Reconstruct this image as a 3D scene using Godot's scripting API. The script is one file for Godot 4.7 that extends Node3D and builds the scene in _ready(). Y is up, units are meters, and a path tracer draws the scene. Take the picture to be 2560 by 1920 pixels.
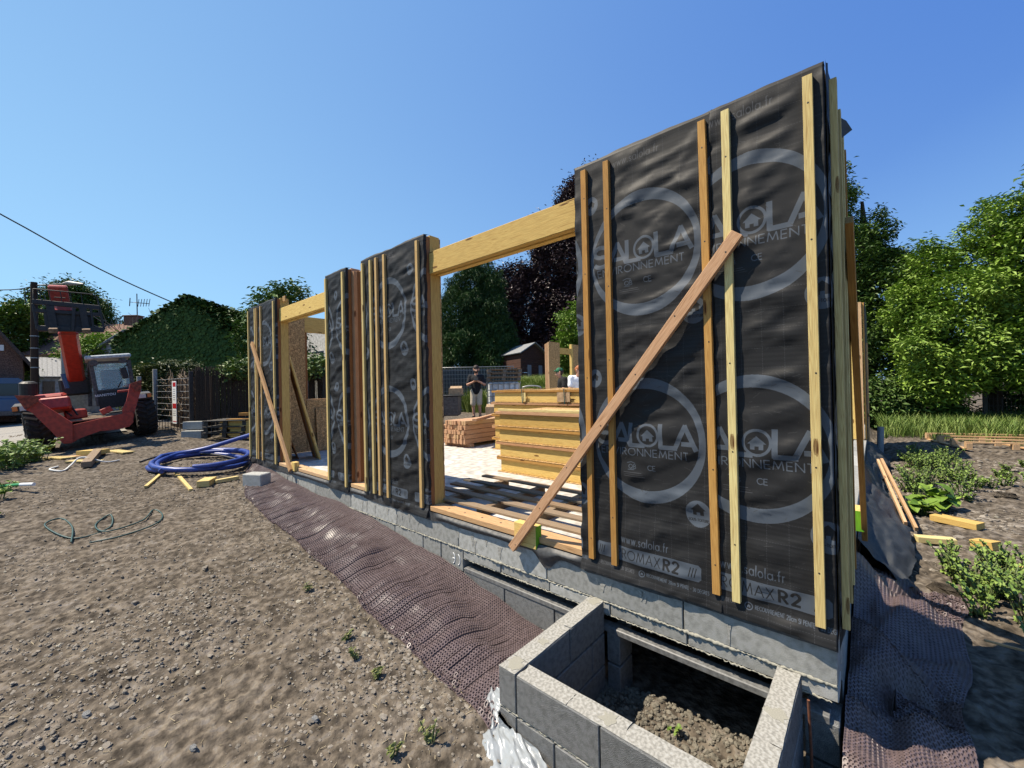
extends Node3D
# A timber-frame house going up on a block foundation, seen from its front right corner.
# x runs along the front wall (0 = the near corner), z points out of the front wall, y = 0 is the underside of the sill line.

var rng := RandomNumberGenerator.new()
var taken := {}
var M := {}
var T := {}
var boxes := {}
var n1 := FastNoiseLite.new()
var n2 := FastNoiseLite.new()
var n3 := FastNoiseLite.new()


class MB:
	# collects faces; corners are passed counterclockwise as seen from the front
	var v := PackedVector3Array()
	var n := PackedVector3Array()
	var uv := PackedVector2Array()
	var ix := PackedInt32Array()

	func tri(a: Vector3, b: Vector3, c: Vector3, ua := Vector2.ZERO, ub := Vector2(1, 0), uc := Vector2(1, 1)) -> void:
		var nn := (b - a).cross(c - a).normalized()
		var i := v.size()
		v.append_array(PackedVector3Array([a, b, c]))
		n.append_array(PackedVector3Array([nn, nn, nn]))
		uv.append_array(PackedVector2Array([ua, ub, uc]))
		ix.append_array(PackedInt32Array([i, i + 2, i + 1]))

	func quad(a: Vector3, b: Vector3, c: Vector3, d: Vector3, us := []) -> void:
		var nn := (c - a).cross(d - b).normalized()
		var i := v.size()
		v.append_array(PackedVector3Array([a, b, c, d]))
		n.append_array(PackedVector3Array([nn, nn, nn, nn]))
		if us.is_empty():
			var du := a.distance_to(b)
			var dv := a.distance_to(d)
			uv.append_array(PackedVector2Array([Vector2(0, 0), Vector2(du, 0), Vector2(du, dv), Vector2(0, dv)]))
		else:
			uv.append_array(PackedVector2Array(us))
		ix.append_array(PackedInt32Array([i, i + 2, i + 1, i, i + 3, i + 2]))

	func cube(c: Vector3, s: Vector3, b := Basis(), bev := 0.0, uo := Vector2.ZERO) -> void:
		# a box with chamfered edges; u runs along its longest side, in metres
		var h := s * 0.5
		var e := minf(bev, minf(h.x, minf(h.y, h.z)) * 0.5)
		for a in 3:
			for sg in [-1.0, 1.0]:
				var p := (a + 1) % 3
				var q := (a + 2) % 3
				var o := Vector3.ZERO
				o[a] = h[a] * sg
				var dp := Vector3.ZERO
				dp[p] = h[p] - e
				var dq := Vector3.ZERO
				dq[q] = (h[q] - e) * sg
				var k := [o - dp - dq, o + dp - dq, o + dp + dq, o - dp + dq]
				var us := []
				for w in k:
					us.append(Vector2(w[p], w[q]) + uo if s[p] >= s[q] else Vector2(w[q], w[p]) + uo)
				quad(c + b * k[0], c + b * k[1], c + b * k[2], c + b * k[3], us)
		if e <= 0.0:
			return
		for a in 3:
			var p := (a + 1) % 3
			var q := (a + 2) % 3
			for sp in [-1.0, 1.0]:
				for sq in [-1.0, 1.0]:
					var l := Vector3.ZERO
					l[a] = h[a] - e
					var f := Vector3.ZERO
					f[p] = h[p] * sp
					f[q] = (h[q] - e) * sq
					var g := Vector3.ZERO
					g[p] = (h[p] - e) * sp
					g[q] = h[q] * sq
					var us := [uo + Vector2(-l[a], 0), uo + Vector2(l[a], 0), uo + Vector2(l[a], e), uo + Vector2(-l[a], e)]
					if sp * sq > 0:
						quad(c + b * (f - l), c + b * (g - l), c + b * (g + l), c + b * (f + l), [us[0], us[3], us[2], us[1]])
					else:
						quad(c + b * (g - l), c + b * (f - l), c + b * (f + l), c + b * (g + l), [us[0], us[3], us[2], us[1]])
		for sx in [-1.0, 1.0]:
			for sy in [-1.0, 1.0]:
				for sz in [-1.0, 1.0]:
					var X := Vector3(h.x * sx, (h.y - e) * sy, (h.z - e) * sz)
					var Y := Vector3((h.x - e) * sx, h.y * sy, (h.z - e) * sz)
					var Z := Vector3((h.x - e) * sx, (h.y - e) * sy, h.z * sz)
					if sx * sy * sz > 0:
						tri(c + b * X, c + b * Y, c + b * Z, uo, uo, uo)
					else:
						tri(c + b * X, c + b * Z, c + b * Y, uo, uo, uo)

	func bar(a: Vector3, b: Vector3, w: float, h: float, bev := 0.0, up := Vector3.UP, uo := Vector2.ZERO) -> void:
		# a squared bar from a to b, h along up, w across
		var x := (b - a).normalized()
		if absf(x.dot(up)) > 0.999:
			up = Vector3.BACK
		var z := x.cross(up).normalized()
		cube((a + b) * 0.5, Vector3(a.distance_to(b), h, w), Basis(x, z.cross(x), z), bev, uo)

	func tube(pts: Array, r, sides := 8, closed := false, caps := true) -> void:
		# a round tube along the points; r is a number or one radius per point
		var m := pts.size()
		var first := v.size()
		var up := Vector3.UP
		var lat := 0.0
		for i in m:
			var pa: Vector3 = pts[(i - 1 + m) % m] if closed or i > 0 else pts[i]
			var pb: Vector3 = pts[(i + 1) % m] if closed or i < m - 1 else pts[i]
			var d := (pb - pa).normalized()
			if i == 0:
				up = Vector3.UP if absf(d.y) < 0.9 else Vector3.RIGHT
			var sd := d.cross(up).normalized()
			up = sd.cross(d).normalized()
			var rad: float = r[i] if r is Array else r
			if i > 0:
				lat += (pts[i] as Vector3).distance_to(pts[i - 1])
			for k in sides:
				var an := TAU * k / sides
				var o := sd * cos(an) + up * sin(an)
				v.append(pts[i] + o * rad)
				n.append(o)
				uv.append(Vector2(lat, TAU * rad * k / sides))
		var loops := m if closed else m - 1
		for i in loops:
			for k in sides:
				var a := first + i * sides + k
				var b := first + i * sides + (k + 1) % sides
				var c := first + ((i + 1) % m) * sides + (k + 1) % sides
				var d := first + ((i + 1) % m) * sides + k
				ix.append_array(PackedInt32Array([a, b, c, a, c, d]))
		if caps and not closed:
			for w in 2:
				var at := first + (m - 1) * sides * w
				var ctr: Vector3 = pts[(m - 1) * w]
				for k in sides:
					var a := v[at + k]
					var b := v[at + (k + 1) % sides]
					if w == 0:
						tri(ctr, a, b)
					else:
						tri(ctr, b, a)

	func lathe(c: Vector3, axis: Vector3, prof: Array, sides := 24) -> void:
		# prof = [[distance along axis, radius], ...]; hard edges between the rings
		axis = axis.normalized()
		var s := axis.cross(Vector3.UP if absf(axis.y) < 0.9 else Vector3.RIGHT).normalized()
		var t := axis.cross(s)
		for i in prof.size() - 1:
			for k in sides:
				var a0 := TAU * k / sides
				var a1 := TAU * (k + 1) / sides
				var d0: Vector3 = s * cos(a0) + t * sin(a0)
				var d1: Vector3 = s * cos(a1) + t * sin(a1)
				var p0: Vector3 = c + axis * prof[i][0]
				var p1: Vector3 = c + axis * prof[i + 1][0]
				var r0: float = prof[i][1]
				var r1: float = prof[i + 1][1]
				if r0 < 1e-5:
					tri(p0, p1 + d1 * r1, p1 + d0 * r1)
				elif r1 < 1e-5:
					tri(p0 + d0 * r0, p0 + d1 * r0, p1)
				else:
					quad(p0 + d0 * r0, p0 + d1 * r0, p1 + d1 * r1, p1 + d0 * r1)

	func plate(pts: Array, c: Vector3, ux: Vector3, uy: Vector3, depth: float) -> void:
		# an outline (counterclockwise) drawn in the axes ux, uy, given a thickness
		var poly := PackedVector2Array(pts)
		var nn := ux.cross(uy).normalized() * depth * 0.5
		var w := []
		for q in poly:
			w.append(c + ux * q.x + uy * q.y)
		var tr := Geometry2D.triangulate_polygon(poly)
		for i in range(0, tr.size(), 3):
			var a: Vector3 = w[tr[i]]
			var b: Vector3 = w[tr[i + 1]]
			var d: Vector3 = w[tr[i + 2]]
			if (b - a).cross(d - a).dot(nn) < 0:
				var q := b
				b = d
				d = q
			tri(a + nn, b + nn, d + nn)
			tri(a - nn, d - nn, b - nn)
		var m := w.size()
		for i in m:
			var a: Vector3 = w[i]
			var b: Vector3 = w[(i + 1) % m]
			quad(a - nn, b - nn, b + nn, a + nn)

	func mesh() -> ArrayMesh:
		var arr := []
		arr.resize(Mesh.ARRAY_MAX)
		arr[Mesh.ARRAY_VERTEX] = v
		arr[Mesh.ARRAY_NORMAL] = n
		arr[Mesh.ARRAY_TEX_UV] = uv
		arr[Mesh.ARRAY_INDEX] = ix
		var m := ArrayMesh.new()
		m.add_surface_from_arrays(Mesh.PRIMITIVE_TRIANGLES, arr)
		return m


func numbered(called: String, key := "") -> String:
	var k := key + "/" + called
	taken[k] = taken.get(k, -1) + 1
	return called if taken[k] == 0 else "%s_%03d" % [called, taken[k]]


func tag(o: Node3D, label: String, category: String, group := "") -> void:
	o.set_meta("label", label)
	o.set_meta("category", category)
	if group:
		o.set_meta("group", group)


func thing(called: String, label: String, category: String, at := Vector3.ZERO, group := "") -> Node3D:
	var o := Node3D.new()
	o.name = numbered(called)
	add_child(o)
	o.position = at
	tag(o, label, category, group)
	return o


func part(parent: Node, called: String, mesh: Mesh, mat: Material, xf := Transform3D()) -> MeshInstance3D:
	var o := MeshInstance3D.new()
	o.name = numbered(called, "" if parent == self else str(parent.get_instance_id()))
	o.mesh = mesh
	o.material_override = mat
	o.transform = xf
	parent.add_child(o)
	return o


func solo(called: String, label: String, category: String, mesh: Mesh, mat: Material, xf := Transform3D(), group := "") -> MeshInstance3D:
	var o := part(self, called, mesh, mat, xf)
	tag(o, label, category, group)
	return o


func struct(called: String, mesh: Mesh, mat: Material, parent: Node = self) -> MeshInstance3D:
	var o := part(parent, called, mesh, mat)
	if parent == self:
		o.set_meta("kind", "structure")
	return o


func boxmesh(s: Vector3, bev := 0.002, variant := 0) -> ArrayMesh:
	var key := "%.3f %.3f %.3f %.4f %d" % [s.x, s.y, s.z, bev, variant]
	if not boxes.has(key):
		var b := MB.new()
		b.cube(Vector3.ZERO, s, Basis(), bev, Vector2(variant * 0.737, variant * 0.291))
		boxes[key] = b.mesh()
	return boxes[key]


func timber(parent: Node, called: String, a: Vector3, b: Vector3, w: float, h: float, mat: Material, up := Vector3.UP, bev := 0.002) -> MeshInstance3D:
	# a squared timber from a to b (local to its parent), h along up and w across
	var x := (b - a).normalized()
	if absf(x.dot(up)) > 0.999:
		up = Vector3.BACK
	var z := x.cross(up).normalized()
	var v := rng.randi() % 4
	if v > 0 and M.has("%s_%d" % [mat.resource_name, v]):
		mat = M["%s_%d" % [mat.resource_name, v]]
	return part(parent, called, boxmesh(Vector3(a.distance_to(b), h, w), bev, rng.randi() % 9), mat, Transform3D(Basis(x, z.cross(x), z), (a + b) * 0.5))


func block(parent: Node, called: String, c: Vector3, s: Vector3, mat: Material, bev := 0.002, turn := Basis()) -> MeshInstance3D:
	return part(parent, called, boxmesh(s, bev, rng.randi() % 5), mat, Transform3D(turn, c))


func copies(parent: Node, called: String, mesh: Mesh, mat: Material, xfs: Array, cols := []) -> MultiMeshInstance3D:
	var mm := MultiMesh.new()
	mm.transform_format = MultiMesh.TRANSFORM_3D
	mm.use_colors = not cols.is_empty()
	mm.mesh = mesh
	mm.instance_count = xfs.size()
	var st := 16 if mm.use_colors else 12
	var buf := PackedFloat32Array()
	buf.resize(xfs.size() * st)
	for i in xfs.size():
		var t: Transform3D = xfs[i]
		var o := i * st
		var X := t.basis.x
		var Y := t.basis.y
		var Z := t.basis.z
		buf[o] = X.x
		buf[o + 1] = Y.x
		buf[o + 2] = Z.x
		buf[o + 3] = t.origin.x
		buf[o + 4] = X.y
		buf[o + 5] = Y.y
		buf[o + 6] = Z.y
		buf[o + 7] = t.origin.y
		buf[o + 8] = X.z
		buf[o + 9] = Y.z
		buf[o + 10] = Z.z
		buf[o + 11] = t.origin.z
		if st == 16:
			var c: Color = cols[i]
			buf[o + 12] = c.r
			buf[o + 13] = c.g
			buf[o + 14] = c.b
			buf[o + 15] = 1.0
	mm.buffer = buf
	var o := MultiMeshInstance3D.new()
	o.name = numbered(called, "" if parent == self else str(parent.get_instance_id()))
	o.multimesh = mm
	if parent != self:
		o.set_meta("kind", "stuff")
	o.material_override = mat
	parent.add_child(o)
	return o


func sheet(nu: int, nv: int, P: PackedVector3Array, U := PackedVector2Array(), flip := false, tile := Vector2(1, 1)) -> ArrayMesh:
	# a smooth surface through nu x nv points; front faces where dP/du x dP/dv points
	var N := PackedVector3Array()
	N.resize(P.size())
	var noU := U.is_empty()
	if noU:
		U.resize(P.size())
	for j in nv:
		for i in nu:
			var a := P[j * nu + mini(i + 1, nu - 1)] - P[j * nu + maxi(i - 1, 0)]
			var b := P[mini(j + 1, nv - 1) * nu + i] - P[maxi(j - 1, 0) * nu + i]
			var nn := a.cross(b).normalized()
			N[j * nu + i] = -nn if flip else nn
			if noU:
				U[j * nu + i] = Vector2(float(i) / (nu - 1), float(j) / (nv - 1)) * tile
	var I := PackedInt32Array()
	I.resize((nu - 1) * (nv - 1) * 6)
	var k := 0
	for j in nv - 1:
		for i in nu - 1:
			var a := j * nu + i
			I[k] = a
			I[k + 3] = a
			if flip:
				I[k + 1] = a + 1
				I[k + 2] = a + nu + 1
				I[k + 4] = a + nu + 1
				I[k + 5] = a + nu
			else:
				I[k + 1] = a + nu + 1
				I[k + 2] = a + 1
				I[k + 4] = a + nu
				I[k + 5] = a + nu + 1
			k += 6
	var arr := []
	arr.resize(Mesh.ARRAY_MAX)
	arr[Mesh.ARRAY_VERTEX] = P
	arr[Mesh.ARRAY_NORMAL] = N
	arr[Mesh.ARRAY_TEX_UV] = U
	arr[Mesh.ARRAY_INDEX] = I
	var m := ArrayMesh.new()
	m.add_surface_from_arrays(Mesh.PRIMITIVE_TRIANGLES, arr)
	return m


func curve(pts: Array, steps := 6, closed := false) -> Array:
	# a smooth line through the points
	var out := []
	var m := pts.size()
	for i in (m if closed else m - 1):
		var a: Vector3 = pts[(i - 1 + m) % m] if closed or i > 0 else pts[i]
		var b: Vector3 = pts[i]
		var c: Vector3 = pts[(i + 1) % m]
		var d: Vector3 = pts[(i + 2) % m] if closed or i < m - 2 else c
		for k in steps:
			out.append(b.cubic_interpolate(c, a, d, float(k) / steps))
	if not closed:
		out.append(pts[m - 1])
	return out


func lin(r: float, g: float, b: float) -> Color:
	return Color(r, g, b).linear_to_srgb()


func mat(called: String, c: Color, rough := 0.8, tex := "", tile := 1.0, bump := "", depth := 0.0, tri := true, spec := 0.5) -> StandardMaterial3D:
	var m := StandardMaterial3D.new()
	m.resource_name = called
	m.albedo_color = c
	m.roughness = rough
	m.metallic_specular = spec
	if tex:
		m.albedo_texture = T[tex]
	if bump:
		m.heightmap_enabled = true
		m.heightmap_texture = T[bump]
		m.heightmap_scale = depth
	if (tex or bump) and tri:
		m.uv1_triplanar = true
		m.uv1_world_triplanar = true
	m.uv1_scale = Vector3.ONE / tile
	M[called] = m
	return m


func wood(called: String, c: Color, rough := 0.75, tex := "grain") -> void:
	# every sort of timber in four tones: no two boards of a lot are quite alike
	var q := c.srgb_to_linear()
	for i in 4:
		var t: Color = [q, q * Color(0.84, 0.8, 0.74), q * Color(1.06, 1.05, 1.0), q * Color(0.95, 0.88, 0.78)][i]
		var m := mat(called if i == 0 else "%s_%d" % [called, i], t.linear_to_srgb(), rough, tex, 1.0, "grain", 0.12, false, 0.3)
		m.uv1_scale = Vector3(0.5, 3.3, 1.0)


# ---------------------------------------------------------------- textures
func noise_tex(key: String, size: int, freq: float, oct: int, lo: float, hi: float, tint := Color.WHITE, seed_ := 1, kind := FastNoiseLite.TYPE_SIMPLEX_SMOOTH) -> void:
	var f := FastNoiseLite.new()
	f.seed = seed_
	f.noise_type = kind
	f.frequency = freq
	f.fractal_octaves = oct
	var src := f.get_seamless_image(size, size)
	src.convert(Image.FORMAT_L8)
	var d := src.get_data()
	var out := PackedByteArray()
	out.resize(size * size * 3)
	for i in d.size():
		var t := lo + (hi - lo) * d[i] / 255.0
		out[i * 3] = clampi(int(t * tint.r * 255), 0, 255)
		out[i * 3 + 1] = clampi(int(t * tint.g * 255), 0, 255)
		out[i * 3 + 2] = clampi(int(t * tint.b * 255), 0, 255)
	T[key] = ImageTexture.create_from_image(Image.create_from_data(size, size, false, Image.FORMAT_RGB8, out))


func grain_tex() -> void:
	# sawn softwood: growth lines along u, knots, a slow change of tone
	var w := 1024
	var h := 512
	var f := FastNoiseLite.new()
	f.seed = 5
	f.frequency = 0.02
	f.fractal_octaves = 2
	var g := FastNoiseLite.new()
	g.seed = 9
	g.frequency = 0.05
	g.fractal_octaves = 3
	var knots := []
	rng.seed = 77
	for i in 9:
		knots.append([rng.randf_range(0, w), rng.randf_range(0, h), rng.randf_range(5, 11)])
	var out := PackedByteArray()
	out.resize(w * h * 3)
	for y in h:
		for x in w:
			var yy := float(y)
			var dark := 0.0
			for k in knots:
				var dx: float = (x - k[0]) * 0.55
				var dy: float = y - k[1]
				var q: float = dx * dx + dy * dy
				if q < 3600.0:
					var r := sqrt(q)
					yy += (60.0 - r) * 0.22 * signf(dy)
					if r < k[2]:
						dark = 0.38
					elif r < k[2] + 4:
						dark = 0.2
			var l := f.get_noise_2d(x * 0.09, yy * 1.5) * 4.0
			var ring := absf(l - floorf(l) - 0.5) * 2.0
			var fine := g.get_noise_2d(x * 0.25, y * 3.0)
			var t := 0.9 - 0.14 * ring * ring + fine * 0.1 - dark
			var o := (y * w + x) * 3
			out[o] = clampi(int(t * 255), 0, 255)
			out[o + 1] = clampi(int((t - 0.05 * ring - dark * 0.15) * 255), 0, 255)
			out[o + 2] = clampi(int((t - 0.09 * ring - dark * 0.2) * 255), 0, 255)
	T["grain"] = ImageTexture.create_from_image(Image.create_from_data(w, h, false, Image.FORMAT_RGB8, out))


func fill_poly(im: Image, pts: Array, c: Color) -> void:
	# fills a convex outline, given in pixels, row by row
	var lo := 1e9
	var hi := -1e9
	for p in pts:
		lo = minf(lo, p.y)
		hi = maxf(hi, p.y)
	var m := pts.size()
	for y in range(maxi(0, int(ceil(lo - 0.5))), mini(im.get_height() - 1, int(floor(hi - 0.5))) + 1):
		var yc := y + 0.5
		var xa := 1e9
		var xb := -1e9
		for i in m:
			var a: Vector2 = pts[i]
			var b: Vector2 = pts[(i + 1) % m]
			if (a.y <= yc) != (b.y <= yc):
				var x := a.x + (yc - a.y) / (b.y - a.y) * (b.x - a.x)
				xa = minf(xa, x)
				xb = maxf(xb, x)
		if xb > xa:
			im.fill_rect(Rect2i(roundi(xa), y, maxi(1, roundi(xb) - roundi(xa)), 1), c)


func osb_tex() -> void:
	var s := 512
	var im := Image.create(s, s, false, Image.FORMAT_RGB8)
	im.fill(Color(0.62, 0.5, 0.35))
	rng.seed = 31
	for i in 2600:
		var c := Vector2(rng.randf_range(-20, s + 20), rng.randf_range(-20, s + 20))
		var an := rng.randf() * PI
		var l := rng.randf_range(9, 30)
		var w := rng.randf_range(2.0, 6.5)
		var a := Vector2(cos(an), sin(an)) * l
		var b := Vector2(-sin(an), cos(an)) * w
		var t := rng.randf_range(0.62, 1.08)
		if rng.randf() < 0.08:
			t *= 0.7
		fill_poly(im, [c - a - b * 0.6, c + a - b, c + a * 0.9 + b, c - a + b * 0.8], Color(0.82 * t, 0.69 * t, 0.5 * t))
	T["osb"] = ImageTexture.create_from_image(im)


# the printing on the roofing felt: strokes of a thin geometric lettering, in units of the capital height
const GLYPH := {
	"A": [0.8, [0, 0, 0.4, 1, 0.8, 0], [0.16, 0.33, 0.64, 0.33]], "B": [0.55, [0, 0, 0, 1, 0.35, 1, 0.48, 0.85, 0.48, 0.68, 0.35, 0.52, 0, 0.52], [0.35, 0.52, 0.55, 0.35, 0.55, 0.15, 0.38, 0, 0, 0]],
	"C": [0.75, ["o", 0.5, 0.5, 0.5, 0.5, 50, 310]], "D": [0.7, [0, 0, 0, 1, 0.2, 1], ["o", 0.2, 0.5, 0.5, 0.5, -90, 90], [0.2, 0, 0, 0]],
	"E": [0.5, [0.5, 0, 0, 0, 0, 1, 0.5, 1], [0, 0.52, 0.46, 0.52]], "G": [0.85, ["o", 0.5, 0.5, 0.5, 0.5, 45, 355], [0.98, 0.46, 0.55, 0.46]],
	"I": [0.02, [0, 0, 0, 1]], "L": [0.45, [0, 1, 0, 0, 0.45, 0]], "M": [0.95, [0, 0, 0.14, 1, 0.47, 0.12, 0.81, 1, 0.95, 0]],
	"N": [0.75, [0, 0, 0, 1, 0.75, 0, 0.75, 1]], "O": [1.0, ["o", 0.5, 0.5, 0.5, 0.5, 0, 360]], "P": [0.52, [0, 0, 0, 1, 0.26, 1], ["o", 0.26, 0.74, 0.26, 0.26, -90, 90], [0.26, 0.48, 0, 0.48]],
	"Q": [1.0, ["o", 0.5, 0.5, 0.5, 0.5, 0, 360], [0.6, 0.25, 0.95, -0.05]], "R": [0.55, [0, 0, 0, 1, 0.26, 1], ["o", 0.26, 0.74, 0.26, 0.26, -90, 90], [0.26, 0.48, 0, 0.48], [0.2, 0.48, 0.55, 0]],
	"S": [0.5, ["o", 0.25, 0.75, 0.24, 0.25, 30, 260], ["o", 0.25, 0.26, 0.25, 0.26, -150, 85]], "T": [0.5, [0, 1, 0.5, 1], [0.25, 1, 0.25, 0]],
	"U": [0.6, [0, 1, 0, 0.3], ["o", 0.3, 0.3, 0.3, 0.3, 180, 360], [0.6, 0.3, 0.6, 1]], "V": [0.75, [0, 1, 0.375, 0, 0.75, 1]], "X": [0.65, [0, 0, 0.65, 1], [0, 1, 0.65, 0]],
	"0": [0.56, ["o", 0.28, 0.5, 0.28, 0.5, 0, 360]], "2": [0.54, ["o", 0.27, 0.72, 0.27, 0.28, 170, -40], [0.48, 0.54, 0.02, 0, 0.54, 0]], "3": [0.5, ["o", 0.24, 0.75, 0.22, 0.25, 160, -80], ["o", 0.24, 0.26, 0.26, 0.26, 90, -160]],
	"w": [0.72, [0, 0.6, 0.17, 0, 0.36, 0.6, 0.55, 0, 0.72, 0.6]], "s": [0.32, ["o", 0.16, 0.45, 0.14, 0.15, 30, 260], ["o", 0.16, 0.15, 0.15, 0.15, -150, 85]], "a": [0.6, ["o", 0.3, 0.3, 0.3, 0.3, 0, 360], [0.6, 0.6, 0.6, 0]],
	"l": [0.02, [0, 0, 0, 1]], "o": [0.6, ["o", 0.3, 0.3, 0.3, 0.3, 0, 360]], "f": [0.3, [0.14, 0, 0.14, 0.85], ["o", 0.3, 0.85, 0.16, 0.15, 180, 90], [0, 0.58, 0.28, 0.58]], "r": [0.26, [0, 0, 0, 0.6], ["o", 0.26, 0.36, 0.26, 0.24, 180, 95]],
	"c": [0.5, ["o", 0.3, 0.3, 0.3, 0.3, 45, 315]], "m": [0.9, [0, 0, 0, 0.6], ["o", 0.22, 0.38, 0.22, 0.22, 180, 0], [0.44, 0.38, 0.44, 0], ["o", 0.66, 0.38, 0.22, 0.22, 180, 0], [0.88, 0.38, 0.88, 0]],
	".": [0.06, [0, 0, 0.06, 0.06]], "-": [0.35, [0, 0.4, 0.35, 0.4]], " ": [0.3],
}
const PW := 0.78   # the print repeats every 0.78 m along the roll
const PH := 2.9    # and fills the height of the wall, from y = 2.80 down
var film: Image
const FX := 1024.0 / PW
const FY := 2048.0 / PH


func fp(x: float, y: float) -> Vector2:
	return Vector2((x + PW / 2) * FX, (2.8 - y) * FY)


func fseg(a: Vector2, b: Vector2, w: float, c: Color) -> void:
	var d := (b - a).normalized() * w * 0.5
	var o := Vector2(-d.y, d.x)
	d *= 0.6
	fill_poly(film, [fp(a.x - d.x + o.x, a.y - d.y + o.y), fp(b.x + d.x + o.x, b.y + d.y + o.y), fp(b.x + d.x - o.x, b.y + d.y - o.y), fp(a.x - d.x - o.x, a.y - d.y - o.y)], c)


func foval(x: float, y: float, rx: float, ry: float, c: Color) -> void:
	var q := []
	for i in 72:
		q.append(fp(x + cos(TAU * i / 72) * rx, y + sin(TAU * i / 72) * ry))
	fill_poly(film, q, c)


func ftext(s: String, x: float, y: float, h: float, w: float, c: Color, fit := 0.0, gap := 0.28) -> void:
	var width := 0.0
	for ch in s:
		width += GLYPH[ch][0] + gap
	var k := h if fit <= 0.0 else fit / (width - gap)
	for ch in s:
		for st in GLYPH[ch].slice(1):
			var pts := []
			if st[0] is String:
				var st_n := 14
				for i in st_n + 1:
					var an := deg_to_rad(lerpf(st[5], st[6], float(i) / st_n))
					pts.append(Vector2(st[1] + cos(an) * st[3], st[2] + sin(an) * st[4]))
			else:
				for i in range(0, st.size(), 2):
					pts.append(Vector2(st[i], st[i + 1]))
			for i in pts.size() - 1:
				fseg(Vector2(x + pts[i].x * k, y + pts[i].y * h), Vector2(x + pts[i + 1].x * k, y + pts[i + 1].y * h), w, c)
		x += (GLYPH[ch][0] + gap) * k


func fhouse(x: float, y: float, s: float, c: Color) -> void:
	# the little house of the emblem: roof and two walls, the door left open
	fill_poly(film, [fp(x - s, y - s * 0.1), fp(x + s, y - s * 0.1), fp(x, y + s * 0.85)], c)
	fill_poly(film, [fp(x - s * 0.7, y - s * 0.05), fp(x - s * 0.22, y - s * 0.05), fp(x - s * 0.22, y - s * 0.8), fp(x - s * 0.7, y - s * 0.8)], c)
	fill_poly(film, [fp(x + s * 0.22, y - s * 0.05), fp(x + s * 0.7, y - s * 0.05), fp(x + s * 0.7, y - s * 0.8), fp(x + s * 0.22, y - s * 0.8)], c)
	fill_poly(film, [fp(x - s * 0.3, y - s * 0.05), fp(x + s * 0.3, y - s * 0.05), fp(x + s * 0.3, y - s * 0.4), fp(x - s * 0.3, y - s * 0.4)], c)


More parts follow.
